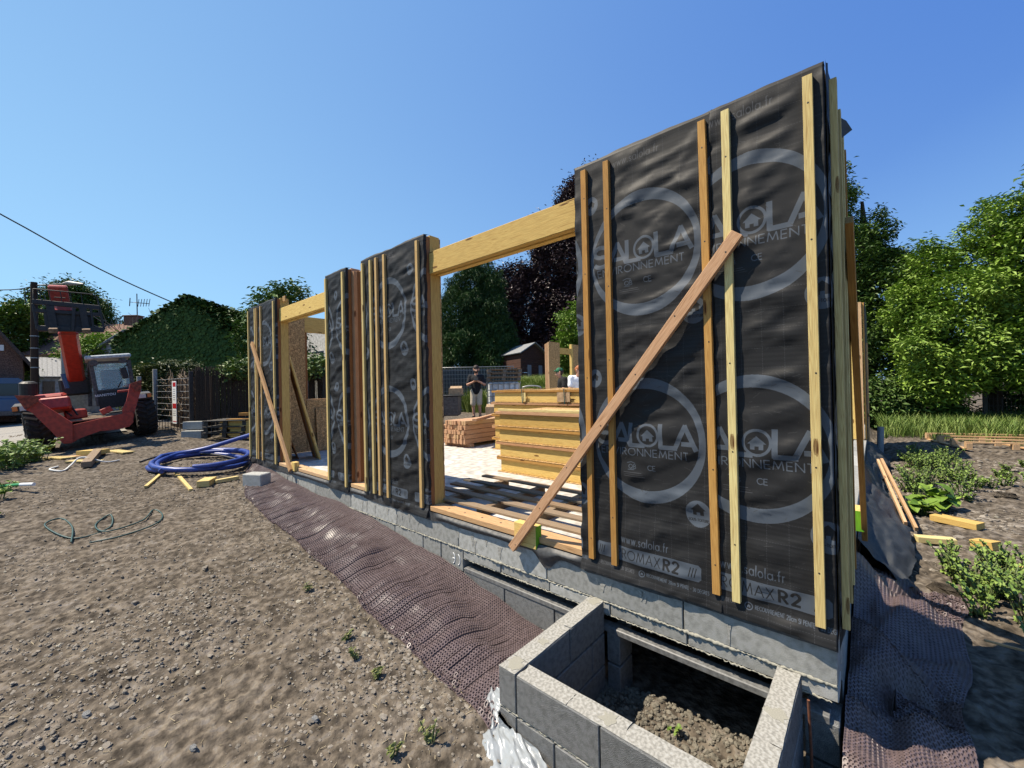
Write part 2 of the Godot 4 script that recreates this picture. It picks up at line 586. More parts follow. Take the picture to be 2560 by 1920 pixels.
func film_tex() -> void:
	film = Image.create(1024, 2048, false, Image.FORMAT_RGB8)
	var base := lin(0.016, 0.016, 0.017)
	var ink := lin(0.068, 0.082, 0.102)
	var faint := lin(0.06, 0.063, 0.068)
	film.fill(base)
	# woven tone
	for y in 2048:
		var t := 0.013 + 0.006 * absf(sin(y * 1.9)) + 0.002 * sin(y * 0.37)
		film.fill_rect(Rect2i(0, y, 1024, 1), lin(t, t, t * 1.04))
	for i in 8:
		var px := int((i + 0.5) * 128)
		for y in range(0, 2048, 9):
			film.fill_rect(Rect2i(px, y, 2, 5), faint)
	for j in 29:
		var py := int((j + 0.4) * 0.1 * FY)
		for x in range(0, 1024, 16):
			film.fill_rect(Rect2i(x, py, 9, 1), faint)
	for yc in [0.835, 2.005]:
		foval(0.0, yc, 0.356, 0.39, ink)
		foval(-0.008, yc + 0.004, 0.328, 0.318, base)
		# the bold word
		var by: float = yc - 0.035
		var h := 0.132
		for st in [[-0.33, "S", 0.1], [-0.222, "A", 0.12], [-0.098, "L", 0.085], [0.096, "L", 0.09], [0.182, "A", 0.12]]:
			var g: Array = GLYPH[st[1]]
			for s in g.slice(1):
				if st[1] == "A" and s.size() == 4:
					s = [0.3, 0.22, 0.62, 0.22]
				var pts := []
				if s[0] is String:
					for i in 17:
						var an := deg_to_rad(lerpf(s[5], s[6], i / 16.0))
						pts.append(Vector2(s[1] + cos(an) * s[3], s[2] + sin(an) * s[4]))
				else:
					for i in range(0, s.size(), 2):
						pts.append(Vector2(s[i], s[i + 1]))
				for i in pts.size() - 1:
					fseg(Vector2(st[0] + pts[i].x * st[2] / g[0], by + pts[i].y * h), Vector2(st[0] + pts[i + 1].x * st[2] / g[0], by + pts[i + 1].y * h), 0.027, ink)
		foval(0.015, yc + 0.032, 0.07, 0.073, ink)
		foval(0.015, yc + 0.032, 0.056, 0.058, base)
		fhouse(0.015, yc + 0.03, 0.044, ink)
		ftext("ENVIRONNEMENT", -0.306, yc - 0.1, 0.044, 0.0055, ink, 0.562)
		ftext("CE", 0.012, yc - 0.185, 0.03, 0.0045, ink)
		ftext("QB", -0.115, yc - 0.185, 0.026, 0.004, ink)
		fseg(Vector2(-0.12, yc - 0.192), Vector2(-0.08, yc - 0.192), 0.004, ink)
		fseg(Vector2(-0.125, yc - 0.151), Vector2(-0.098, yc - 0.143), 0.004, ink)
		fseg(Vector2(-0.098, yc - 0.143), Vector2(-0.072, yc - 0.151), 0.004, ink)
		for k in 3:
			fseg(Vector2(-0.15, yc - 0.21 - k * 0.012), Vector2(-0.03 + k * 0.01, yc - 0.21 - k * 0.012), 0.0022, faint)
		for ox in [0.305, 0.305 - PW]:
			foval(ox, yc - 0.4, 0.07, 0.077, ink)
			fhouse(ox, yc - 0.375, 0.042, base)
			ftext("SOUS-TOITURE", ox - 0.055, yc - 0.443, 0.014, 0.0028, base, 0.11)
		for ox in [-0.345, -0.345 + PW]:
			foval(ox, yc + 0.395, 0.05, 0.062, ink)
			fhouse(ox, yc + 0.405, 0.03, base)
	# the band at the foot
	fill_poly(film, [fp(-0.34, 0.14), fp(0.3, 0.14), fp(0.315, 0.125), fp(0.315, 0.06), fp(0.3, 0.045), fp(-0.34, 0.045), fp(-0.352, 0.06), fp(-0.352, 0.125)], ink)
	for k in 3:
		fseg(Vector2(-0.335 + k * 0.016, 0.07), Vector2(-0.323 + k * 0.016, 0.12), 0.0055, base)
		fseg(Vector2(0.245 + k * 0.016, 0.065), Vector2(0.257 + k * 0.016, 0.118), 0.0055, base)
	ftext("PROMAX", -0.21, 0.064, 0.058, 0.005, base, 0.285)
	ftext("R2", 0.1, 0.063, 0.06, 0.013, base, 0.085, 0.35)
	ftext("www.salola.fr", -0.175, 0.166, 0.052, 0.005, ink, 0.3)
	ftext("www.salola.fr", -0.185, 2.6, 0.05, 0.0045, faint, 0.305)
	ftext("RECOUVREMENT 20cm SI PENTE - 30 DEGRES", -0.01, -0.012, 0.019, 0.0028, ink, 0.365)
	ftext("RECOUVREMENT - 30 DEGRES", -0.33, -0.012, 0.019, 0.0028, faint, 0.24)
	foval(-0.04, -0.003, 0.02, 0.02, ink)
	foval(-0.04, -0.003, 0.015, 0.015, base)
	fhouse(-0.04, -0.003, 0.01, ink)
	# scuffs and dust rubbed into the weave
	rng.seed = 91
	for i in 260:
		var a := Vector2(rng.randf_range(-0.39, 0.39), rng.randf_range(-0.1, 2.8))
		var l := rng.randf_range(0.004, 0.05)
		var an := rng.randfn(0.1, 0.5)
		fseg(a, a + Vector2(cos(an), sin(an)) * l, rng.randf_range(0.0008, 0.0022), lin(0.045, 0.045, 0.045))
	for i in 500:
		film.fill_rect(Rect2i(rng.randi() % 1024, rng.randi() % 2048, 2, 1 + rng.randi() % 2), lin(0.06, 0.06, 0.058))
	T["film"] = ImageTexture.create_from_image(film)


func textures() -> void:
	grain_tex()
	osb_tex()
	film_tex()
	noise_tex("soil", 512, 0.018, 6, 0.42, 1.25, Color(1, 0.98, 0.94), 3)
	noise_tex("speckle", 512, 0.22, 2, 0.72, 1.16, Color(1, 1, 0.99), 16)
	noise_tex("patch", 512, 0.012, 6, 0.74, 1.16, Color(1, 0.99, 0.97), 17)
	noise_tex("grit", 512, 0.16, 3, 0.4, 1.3, Color(1, 1, 1), 19)
	noise_tex("soft", 512, 0.02, 5, 0.84, 1.1, Color(1, 1, 0.99), 18)
	noise_tex("soilbump", 512, 0.03, 5, 0.0, 1.0, Color.WHITE, 4)
	noise_tex("porous", 512, 0.09, 4, 0.6, 1.1, Color(1, 1, 0.99), 6)
	noise_tex("blotch", 512, 0.016, 6, 0.74, 1.12, Color(1, 0.99, 0.97), 7)
	noise_tex("wave", 256, 0.02, 3, 0.0, 1.0, Color.WHITE, 8)
	noise_tex("rust", 256, 0.02, 5, 0.5, 1.15, Color(1, 0.93, 0.88), 10)


func materials() -> void:
	var soil := mat("soil", lin(0.18, 0.16, 0.142), 0.95, "soil", 0.9, "soilbump", 1.3, true, 0.2)
	soil.detail_enabled = true
	soil.detail_albedo = T["patch"]
	soil.detail_blend_mode = BaseMaterial3D.BLEND_MODE_MUL
	soil.detail_uv_layer = BaseMaterial3D.DETAIL_UV_2
	soil.uv2_triplanar = true
	soil.uv2_world_triplanar = true
	soil.uv2_scale = Vector3.ONE / 2.9
	var clod := mat("clod", lin(1, 1, 1), 0.95, "porous", 0.2, "", 0.0, true, 0.2)
	clod.vertex_color_use_as_albedo = true
	mat("road", lin(0.34, 0.32, 0.29), 0.9, "porous", 0.4, "soilbump", 0.6)
	for i in 4:
		var t: float = [0.32, 0.35, 0.295, 0.42][i]
		mat("concrete%d" % i, lin(t, t, t * 0.97), 0.92, "speckle", 0.35, "porous", 0.15, true, 0.25)
		M["concrete%d" % i].detail_enabled = true
		M["concrete%d" % i].detail_albedo = T["soft"]
		M["concrete%d" % i].detail_blend_mode = BaseMaterial3D.BLEND_MODE_MUL
		M["concrete%d" % i].detail_uv_layer = BaseMaterial3D.DETAIL_UV_2
		M["concrete%d" % i].uv2_triplanar = true
		M["concrete%d" % i].uv2_world_triplanar = true
		M["concrete%d" % i].uv2_scale = Vector3.ONE / [0.6, 0.75, 0.5, 0.66][i]
		M["concrete%d" % i].uv1_offset = Vector3(i * 0.3, i * 0.17, i * 0.41)
		var q: float = [0.26, 0.285, 0.24, 0.27][i]
		mat("block%d" % i, lin(q, q * 1.01, q * 1.01), 0.95, "grit", 0.34, "grit", 0.6, true, 0.2)
		M["block%d" % i].detail_enabled = true
		M["block%d" % i].detail_albedo = T["soft"]
		M["block%d" % i].detail_blend_mode = BaseMaterial3D.BLEND_MODE_MUL
		M["block%d" % i].detail_uv_layer = BaseMaterial3D.DETAIL_UV_2
		M["block%d" % i].uv2_triplanar = true
		M["block%d" % i].uv2_world_triplanar = true
		M["block%d" % i].uv2_scale = Vector3.ONE / 0.45
	mat("mortar", lin(0.4, 0.385, 0.33), 0.95, "porous", 0.15, "porous", 0.3, true, 0.2)
	mat("slab", lin(0.5, 0.485, 0.46), 0.85, "blotch", 1.3, "porous", 0.1)
	mat("black", lin(0.012, 0.012, 0.013), 0.6)
	mat("felt", lin(0.05, 0.052, 0.056), 0.55, "blotch", 0.5, "wave", 0.4)
	var fm := mat("film", Color.WHITE, 0.5, "", 1.0, "", 0.0, false, 0.3)
	fm.albedo_texture = T["film"]
	fm.roughness = 0.58
	mat("rail", lin(0.16, 0.165, 0.17), 0.4, "blotch", 0.3)
	mat("dimple", lin(0.138, 0.104, 0.108), 0.42, "blotch", 0.4, "", 0.0, true, 0.5)
	mat("mesh_cloth", lin(0.04, 0.047, 0.055), 0.6, "porous", 0.12, "porous", 0.6)
	wood("yellow", lin(0.8, 0.6, 0.215))
	wood("pale", lin(0.76, 0.66, 0.32))
	wood("amber", lin(0.55, 0.32, 0.1))
	wood("tan", lin(0.62, 0.44, 0.2))
	wood("pink", lin(0.62, 0.39, 0.24))
	wood("fresh", lin(0.66, 0.46, 0.27))
	wood("brown", lin(0.33, 0.165, 0.07))
	wood("weathered", lin(0.3, 0.235, 0.165))
	wood("greywood", lin(0.2, 0.19, 0.17))
	wood("darkwood", lin(0.045, 0.03, 0.022))
	wood("lime_paint", lin(0.16, 0.45, 0.03))
	var osb := mat("osb", lin(0.92, 0.86, 0.76), 0.8, "osb", 0.55, "osb", 0.08, true, 0.3)
	osb.uv1_triplanar_sharpness = 4.0
	mat("nail", lin(0.03, 0.025, 0.02), 0.5)
	mat("hose", lin(0.018, 0.05, 0.27), 0.42, "blotch", 0.7)
	mat("strap", lin(0.012, 0.05, 0.045), 0.5)
	mat("string", lin(0.6, 0.6, 0.56), 0.8)
	mat("green_plastic", lin(0.02, 0.22, 0.06), 0.4)
	var pl := mat("plastic", lin(0.24, 0.26, 0.275), 0.3, "", 1.0, "wave", 0.6, false)
	mat("bedding", lin(0.34, 0.338, 0.32), 0.95, "blotch", 0.16, "porous", 0.25, true, 0.2)
	mat("rust", lin(0.15, 0.06, 0.03), 0.9, "rust", 0.2)
	mat("red_paint", lin(0.4, 0.035, 0.018), 0.48, "blotch", 0.9)
	mat("worn_red", lin(0.3, 0.06, 0.03), 0.75, "rust", 0.5)
	mat("black_steel", lin(0.02, 0.019, 0.019), 0.55, "rust", 0.5)
	mat("grey_steel", lin(0.1, 0.1, 0.105), 0.5, "rust", 0.5)
	mat("galvanised", lin(0.3, 0.31, 0.32), 0.45, "blotch", 0.3)
	M["galvanised"].metallic = 0.5
	mat("tyre", lin(0.028, 0.025, 0.022), 0.9, "rust", 0.6)
	mat("fork", lin(0.24, 0.17, 0.1), 0.8, "rust", 0.4)
	mat("cab_roof", lin(0.48, 0.56, 0.6), 0.5, "blotch", 0.8)
	var gl := mat("glass", lin(0.65, 0.8, 0.8), 0.03, "", 1.0, "", 0.0, false)
	gl.transparency = BaseMaterial3D.TRANSPARENCY_ALPHA
	gl.albedo_color.a = 0.12
	mat("dark_glass", lin(0.015, 0.018, 0.02), 0.06)
	mat("white_paint", lin(0.75, 0.75, 0.73), 0.5)
	mat("orange_lens", lin(0.6, 0.16, 0.02), 0.2)
	mat("red_lens", lin(0.45, 0.02, 0.02), 0.2)
	mat("lamp_lens", lin(0.5, 0.5, 0.48), 0.15)
	mat("blue_van", lin(0.03, 0.075, 0.16), 0.25)
	mat("brick", lin(0.2, 0.12, 0.09), 0.9, "rust", 0.4, "porous", 0.6)
	mat("roof_tile", lin(0.1, 0.075, 0.065), 0.85, "rust", 0.4, "porous", 0.6)
	mat("stucco", lin(0.5, 0.5, 0.49), 0.9, "blotch", 1.5, "porous", 0.3)
	mat("grey_sheet", lin(0.22, 0.23, 0.24), 0.7, "blotch", 1.0, "wave", 0.6)
	mat("reed", lin(0.055, 0.04, 0.028), 0.9, "rust", 0.2)
	mat("shed_wood", lin(0.075, 0.03, 0.017), 0.8, "rust", 0.6)
	mat("bark", lin(0.075, 0.06, 0.045), 0.95, "rust", 0.25, "rust", 2.0)
	mat("white_tank", lin(0.62, 0.66, 0.7), 0.4, "blotch", 0.8)
	mat("cardboard", lin(0.4, 0.28, 0.17), 0.85, "blotch", 0.7)
	mat("skin", lin(0.45, 0.24, 0.16), 0.6)
	mat("navy_cloth", lin(0.018, 0.021, 0.035), 0.9, "wave", 0.15, "wave", 1.0)
	mat("black_cloth", lin(0.012, 0.013, 0.017), 0.9, "wave", 0.15, "wave", 1.0)
	mat("white_cloth", lin(0.78, 0.79, 0.82), 0.9, "", 0.15, "wave", 1.0)
	mat("khaki_cloth", lin(0.55, 0.48, 0.37), 0.9, "blotch", 0.3, "wave", 1.0)
	mat("green_cloth", lin(0.015, 0.12, 0.055), 0.85)
	mat("brown_hair", lin(0.035, 0.02, 0.014), 0.7, "rust", 0.05)
	mat("ginger_hair", lin(0.42, 0.15, 0.04), 0.7, "rust", 0.05)
	mat("white_pipe", lin(0.68, 0.7, 0.7), 0.4)
	mat("grey_pipe", lin(0.2, 0.21, 0.225), 0.5)
	var leaf := mat("leaf", Color.WHITE, 0.55, "", 1.0, "", 0.0, false, 0.36)
	leaf.vertex_color_use_as_albedo = true
	leaf.backlight_enabled = true
	leaf.backlight = lin(0.07, 0.11, 0.01)
	var iv := mat("ivy_leaf", Color.WHITE, 0.7, "", 1.0, "", 0.0, false, 0.25)
	iv.vertex_color_use_as_albedo = true
	var dleaf := mat("dark_leaf", Color.WHITE, 0.5, "", 1.0, "", 0.0, false, 0.5)
	dleaf.vertex_color_use_as_albedo = true


# ---------------------------------------------------------------- the ground
const GX := [-60.0, 0.3, -18.0, 0.09, -15.0, 0.0, -12.0, -0.06, -8.5, -0.17, -6.0, -0.29, -4.0, -0.42, -2.0, -0.55, 0.0, -0.6, 4.0, -0.55, 60.0, -0.3]


func base_y(x: float, z: float) -> float:
	var y := 0.3
	for i in range(0, GX.size() - 2, 2):
		if x >= GX[i] and x <= GX[i + 2]:
			y = lerpf(GX[i + 1], GX[i + 3], (x - GX[i]) / (GX[i + 2] - GX[i]))
			break
	# the lane on the left falls towards the viewer's side
	y -= 0.075 * clampf((-x - 10.5) / 3.0, 0, 1) * clampf(z - 1.4, -1.0, 2.5)
	# behind and beside the house the lot is higher
	y = lerpf(y, 0.1, smoothstep(-1.5, -5.0, z) * smoothstep(-8.0, -9.2, x))
	y = lerpf(y, 0.06, smoothstep(-11.8, -12.6, z) * smoothstep(0.6, -0.4, x))
	# right of the house it rises slowly to the hedge
	y = lerpf(y, -0.3, smoothstep(-3.0, -16.0, z) * smoothstep(-0.2, 0.4, x))
	y = lerpf(y, 0.3, smoothstep(-18.0, -45.0, z))
	return y


func yg(x: float, z: float) -> float:
	var y := base_y(x, z)
	if z < 0.95 and x > -7.5 and x < 0.2:
		y -= 0.13 * smoothstep(0.95, 0.35, z) * smoothstep(-7.5, -5.0, x)
	if x > -8.42 and x < -0.12 and z < -0.12 and z > -11.9:
		return -1.3 if z < -0.9 else -0.88
	if x > -1.29 and x < -0.19 and z < 0.88 and z > -0.2:
		return -0.84 + n1.get_noise_2d(x * 3.0, z * 3.0) * 0.04 + n2.get_noise_2d(x, z) * 0.02
	var k := clampf((4.0 - absf(z - 1.0)) * 0.3 + 0.4, 0.35, 1.0)
	return y + (n1.get_noise_2d(x * 0.55, z * 0.55) * 0.07 + n1.get_noise_2d(x * 2.6 + 40, z * 2.6) * 0.012) * k + n2.get_noise_2d(x, z) * (0.009 if x < 0.2 else 0.03) + n3.get_noise_2d(x, z) * 0.014


func lines(spec: Array) -> PackedFloat32Array:
	# [start, step, end, step, end, ...]
	var out := PackedFloat32Array()
	var x: float = spec[0]
	for i in range(1, spec.size(), 2):
		while x < spec[i + 1] - 1e-4:
			out.append(x)
			x += spec[i]
		x = spec[i + 1]
	out.append(x)
	return out


func ground() -> void:
	n1.seed = 11
	n1.frequency = 0.6
	n1.fractal_octaves = 3
	n2.seed = 12
	n2.frequency = 5.0
	n2.fractal_octaves = 3
	n3.seed = 14
	n3.frequency = 18.0
	n3.fractal_octaves = 2
	var xs := lines([-160, 12, -40, 3, -22, 0.6, -14, 0.12, -8.6, 0.03, -4.0, 0.021, 0.6, 0.05, 4.0, 0.3, 10, 3, 40, 12, 160])
	var zs := lines([-160, 12, -60, 4, -24, 0.5, -12.5, 0.14, -5, 0.07, -0.25, 0.021, 3.2, 0.04, 5.0, 0.4, 12, 4, 40, 15, 100])
	var P := PackedVector3Array()
	P.resize(xs.size() * zs.size())
	var k := 0
	for z in zs:
		for x in xs:
			P[k] = Vector3(x, yg(x, z), z)
			k += 1
	struct("ground", sheet(xs.size(), zs.size(), P, PackedVector2Array(), true), M["soil"])


func stone_mesh(seed_: int, flat: float, jag: float) -> ArrayMesh:
	# an angular lump: a coarse ball pushed about
	rng.seed = seed_
	var b := MB.new()
	var ring := []
	var rows := 4
	var cols := 6
	for j in rows + 1:
		var row := []
		for i in cols:
			var th := PI * j / rows
			var ph := TAU * (i + (j % 2) * 0.5) / cols
			var r := rng.randf_range(1.0 - jag, 1.0 + jag)
			if j == 0 or j == rows:
				r = 0.85
				row.append(Vector3(0, cos(th) * flat * r, 0))
			else:
				row.append(Vector3(sin(th) * cos(ph) * r, cos(th) * flat * r, sin(th) * sin(ph) * r * 0.8))
		ring.append(row)
	for j in rows:
		for i in cols:
			var a: Vector3 = ring[j][i]
			var c: Vector3 = ring[j][(i + 1) % cols]
			var d: Vector3 = ring[j + 1][(i + 1) % cols]
			var e: Vector3 = ring[j + 1][i]
			if j > 0:
				b.tri(a, c, e)
			if j < rows - 1:
				b.tri(c, d, e)
			elif j == rows - 1:
				pass
	return b.mesh()


func clods() -> void:
	# loose crumbs and stones on the worked soil
	var o := Node3D.new()
	o.name = "soil_crumbs"
	o.set_meta("kind", "stuff")
	tag(o, "loose brown crumbs and small stones strewn over the bare soil", "stones")
	add_child(o)
	for k in 4:
		var ms := stone_mesh(100 + k, 0.55 + 0.1 * k, 0.28)
		rng.seed = 200 + k
		var xs := []
		var cs := []
		for i in 24000:
			var far := rng.randf()
			var x := -9.5 + 10.0 * rng.randf() if far < 0.45 else -4.2 + 4.2 * rng.randf()
			var z := 0.3 + pow(rng.randf(), 1.2) * 4.0
			if far > 0.88:
				x = 0.35 + rng.randf() * 3.2
				z = -9.5 * rng.randf()
			if x > -1.45 and x < -0.1 and z < 1.0 and z > -0.1:
				continue
			if x < 0.1 and z < 0.15:
				continue
			var dens := n1.get_noise_2d(x * 0.8 + 9, z * 0.8) + 0.25
			if rng.randf() > dens * 1.6 + 0.15:
				continue
			var s := 0.0022 + 0.013 * pow(rng.randf(), 5.0)
			if far > 0.88:
				s *= 2.6
			if rng.randf() < 0.0025:
				s = rng.randf_range(0.016, 0.026)
			var y := yg(x, z) + s * 0.1
			var bs := Basis.from_euler(Vector3(rng.randf_range(-0.5, 0.5), rng.randf() * TAU, rng.randf_range(-0.5, 0.5))).scaled(Vector3(s * rng.randf_range(0.9, 2.0), s * rng.randf_range(0.5, 1.1), s))
			xs.append(Transform3D(bs, Vector3(x, y, z)))
			var t := rng.randf_range(0.75, 1.25)
			cs.append(Color(0.262 * t, 0.233 * t, 0.2 * t) * (1.0 if x < 0.3 else 1.25) if rng.randf() < 0.96 else Color(0.4 * t, 0.37 * t, 0.31 * t))
		copies(o, "crumb", ms, M["clod"], xs, cs)
	# splinters and straw
	rng.seed = 260
	var sx := []
	var sc := []
	for i in 1500:
		var x := -4.5 + 4.5 * rng.randf() if i % 3 else -9.0 + 9.0 * rng.randf()
		var z := 0.9 + pow(rng.randf(), 1.3) * 3.0
		if x > -1.45 and z < 1.0:
			continue
		var l := rng.randf_range(0.008, 0.05)
		sx.append(Transform3D(Basis.from_euler(Vector3(0, rng.randf() * TAU, rng.randf_range(-0.25, 0.25))).scaled(Vector3.ONE) * Basis.from_scale(Vector3(l, rng.randf_range(0.001, 0.0025), rng.randf_range(0.0015, 0.005))), Vector3(x, yg(x, z) + 0.004, z)))
		var t := rng.randf_range(0.6, 1.1)
		sc.append(Color(0.42 * t, 0.35 * t, 0.24 * t))
	copies(o, "splinter", boxmesh(Vector3.ONE, 0.0), M["clod"], sx, sc)
	# gravel in the bottom of the light well
	var gx := []
	var gc := []
	rng.seed = 321
	for i in 2600:
		var x := rng.randf_range(-1.22, -0.26)
		var z := rng.randf_range(-0.15, 0.8)
		var s := 0.005 + 0.017 * pow(rng.randf(), 2.0)
		gx.append(Transform3D(Basis.from_euler(Vector3(rng.randf() * 6, rng.randf() * 6, 0)).scaled(Vector3(s, s * 0.8, s)), Vector3(x, yg(x, z) + s * 0.3, z)))
		var t := rng.randf_range(0.7, 1.2)
		gc.append(Color(0.22 * t, 0.2 * t, 0.165 * t))
	var g := copies(self, "gravel", stone_mesh(140, 0.7, 0.25), M["clod"], gx, gc)
	g.set_meta("kind", "stuff")
	tag(g, "pale gravel on the floor of the concrete block light well", "gravel")
	# single larger stones one can point at
	for q in [[-2.35, 2.02, 0.022, "greyish flint stone lying alone on the bare soil left of the membrane"], [-2.1, 1.55, 0.024, "brown flat stone on the soil close to the dimpled membrane's edge"], [-3.0, 2.35, 0.028, "pale angular stone near the bottom left of the bare soil"]]:
		solo("stone", q[3], "stone", stone_mesh(150, 0.5, 0.3), M["block1"], Transform3D(Basis().scaled(Vector3.ONE * q[2]), Vector3(q[0], yg(q[0], q[1]) + 0.008, q[1])))
	rng.seed = 402
	for i in 46:
		var x := rng.randf_range(0.5, 1.9)
		var z := rng.randf_range(-9.0, -2.4)
		var s := rng.randf_range(0.03, 0.12)
		solo("soil_clod", "dry clod of earth on the ground along the right side of the house", "clod", stone_mesh(160 + i % 3, 0.6, 0.22), M["soil"], Transform3D(Basis.from_euler(Vector3(0, rng.randf() * 6, 0)).scaled(Vector3(s * 1.3, s, s)), Vector3(x, yg(x, z) + s * 0.25, z)), "clods along the right side")


# ---------------------------------------------------------------- slab, foundation, light well
func rubble(pts: Array, r: float, seed_: int) -> ArrayMesh:
	# squeezed-out mortar: an uneven bead along a line
	rng.seed = seed_
	var line := []
	var rad := []
	for i in pts.size() - 1:
		var a: Vector3 = pts[i]
		var b: Vector3 = pts[i + 1]
		var m := maxi(2, int(a.distance_to(b) / 0.01))
		for k in m:
			var q := a.lerp(b, float(k) / m)
			var big := n2.get_noise_2d(q.x * 1.2 + q.z, seed_ * 3.0) + 0.35
			line.append(q + Vector3(0, rng.randf_range(-0.004, 0.004), rng.randf_range(-0.005, 0.003) - 0.004))
			rad.append(r * clampf(0.75 + big * 0.8 + rng.randf_range(-0.3, 0.3), 0.2, 1.7))
	var mb := MB.new()
	mb.tube(line, rad, 6)
	return mb.mesh()


func course(parent: Node, x0: float, x1: float, y0: float, y1: float, z1: float, th: float, len: float, off: float, kind: String, jit := 0.003) -> void:
	# a course of blocks along x, front face at z1
	var x := x1
	var first := true
	while x > x0 + 0.02:
		var l := minf(off if first else len, x - x0)
		first = false
		if l > 0.03:
			var o := rng.randf_range(-jit, jit)
			block(parent, "concrete_block", Vector3(x - l / 2, (y0 + y1) / 2, z1 - th / 2 + o), Vector3(l - 0.008, y1 - y0 - 0.002, th), M["%s%d" % [kind, rng.randi() % 4]], 0.004)
		x -= l


func course_z(parent: Node, z0: float, z1: float, y0: float, y1: float, x1: float, th: float, len: float, off: float, kind: String) -> void:
	var z := z1
	var first := true
	while z > z0 + 0.02:
		var l := minf(off if first else len, z - z0)
		first = false
		if l > 0.03:
			block(parent, "concrete_block", Vector3(x1 - th / 2, (y0 + y1) / 2, z - l / 2), Vector3(th, y1 - y0 - 0.002, l - 0.008), M["%s%d" % [kind, rng.randi() % 4]], 0.004)
		z -= l


func foundation() -> void:
	var b := MB.new()
	b.cube(Vector3(-4.27, -0.13, -6.1), Vector3(8.1, 0.2, 11.7), Basis(), 0.003)
	struct("floor_slab", b.mesh(), M["slab"])
	rng.seed = 500
	var f := thing("foundation_wall", "grey concrete block foundation under the front wall with rough mortar joints", "foundation", Vector3.ZERO)
	# upper course, smeared with cement
	course(f, -8.5, 0.0, -0.268, -0.03, 0.0, 0.19, 1.0, 0.72, "concrete", 0.001)
	# second course: full blocks on the left, a thin strip over the vent slot on the right
	course(f, -2.66, 0.0, -0.352, -0.282, -0.004, 0.17, 0.5, 0.2, "concrete")
	course(f, -8.5, -2.98, -0.478, -0.282, -0.004, 0.18, 0.5, 0.28, "concrete")
	var ce := block(f, "concrete_block", Vector3(-2.82, -0.38, -0.094), Vector3(0.305, 0.194, 0.18), M["concrete2"], 0.004)
	var txt := MB.new()
	for q in [[-2.79, 1.0], [-2.72, 1.0]]:
		var pts := []
		for i in 13:
			var an := deg_to_rad(-75 + 150.0 * i / 12)
			pts.append(Vector3(q[0] + cos(an) * 0.035 - 0.02, -0.385 + sin(an) * 0.05, -0.003))
		txt.tube(pts, 0.0045, 5)
	txt.bar(Vector3(-2.807, -0.385, -0.003), Vector3(-2.777, -0.385, -0.003), 0.006, 0.008)
	var ink := part(ce, "printed_mark", txt.mesh(), M["white_paint"])
	ink.position = -ce.position
	# third course and what shows of the fourth
	course(f, -2.66, -1.36, -0.66, -0.462, -0.002, 0.18, 0.5, 0.3, "block")
	course(f, -8.5, -2.66, -0.686, -0.49, -0.004, 0.18, 0.5, 0.4, "block")
	course(f, -2.7, -1.36, -0.87, -0.672, -0.002, 0.18, 0.5, 0.12, "block")
	course(f, -0.145, 0.0, -0.66, -0.462, -0.002, 0.18, 0.5, 0.145, "block")
	course(f, -0.145, 0.0, -0.87, -0.672, -0.002, 0.18, 0.5, 0.145, "block")
	# jamb of the cellar opening inside the light well
	course(f, -1.23, -1.13, -0.66, -0.462, -0.002, 0.18, 0.1, 0.1, "block")
	course(f, -1.23, -1.13, -0.87, -0.672, -0.002, 0.18, 0.1, 0.1, "block")
	# right flank
	course_z(f, -11.9, -0.2, -0.268, -0.03, 0.0, 0.19, 0.5, 0.35, "concrete")
	course_z(f, -6.0, -0.2, -0.478, -0.282, -0.003, 0.18, 0.5, 0.22, "concrete")
	course_z(f, -4.0, -0.2, -0.686, -0.49, -0.004, 0.18, 0.5, 0.4, "block")
	course_z(f, -3.0, -0.19, -0.9, -0.7, -0.004, 0.18, 0.5, 0.2, "block")
	# mortar
	part(f, "mortar_joint", rubble([Vector3(-7.3, -0.274, 0.0), Vector3(0.0, -0.274, 0.0)], 0.009, 61), M["mortar"])
	part(f, "mortar_joint", rubble([Vector3(-8.4, -0.484, -0.01), Vector3(-2.98, -0.484, -0.01)], 0.009, 62), M["mortar"])
	part(f, "mortar_joint", rubble([Vector3(-2.66, -0.449, -0.005), Vector3(-1.36, -0.449, -0.005)], 0.008, 63), M["mortar"])
	part(f, "mortar_joint", rubble([Vector3(-2.66, -0.666, -0.008), Vector3(-1.36, -0.666, -0.008)], 0.008, 64), M["mortar"])
	part(f, "mortar_joint", rubble([Vector3(-2.66, -0.356, -0.002), Vector3(-0.02, -0.356, -0.002)], 0.005, 65), M["mortar"])
	# the slot, its steel rail and the dark behind
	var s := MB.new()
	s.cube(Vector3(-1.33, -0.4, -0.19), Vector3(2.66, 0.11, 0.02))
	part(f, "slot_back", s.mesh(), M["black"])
	var rl := MB.new()
	rl.cube(Vector3(-1.34, -0.437, -0.035), Vector3(2.6, 0.012, 0.07), Basis(), 0.002)
	rl.cube(Vector3(-1.34, -0.449, 0.002), Vector3(2.6, 0.032, 0.005), Basis(), 0.001)
	part(f, "steel_rail", rl.mesh(), M["rail"])
	# cement runs on the upper course
	rng.seed = 510
	for i in 34:
		var x := rng.randf_range(-7.2, -0.2)
		var hgt := rng.randf_range(0.03, 0.13)
		var w := rng.randf_range(0.006, 0.02)
		var d := MB.new()
		var top := rng.randf_range(-0.16, -0.09)
		d.plate([Vector2(-w * 1.6, 0.0), Vector2(-w, -hgt * 0.3), Vector2(-w * 0.5, -hgt * 0.85), Vector2(0.0, -hgt), Vector2(w * 0.45, -hgt * 0.8), Vector2(w * 0.7, -hgt * 0.35), Vector2(w * 1.8, 0.004)], Vector3(x, top, 0.0016), Vector3.RIGHT, Vector3.UP, 0.0015)
		part(f, "cement_run", d.mesh(), M["bedding"])
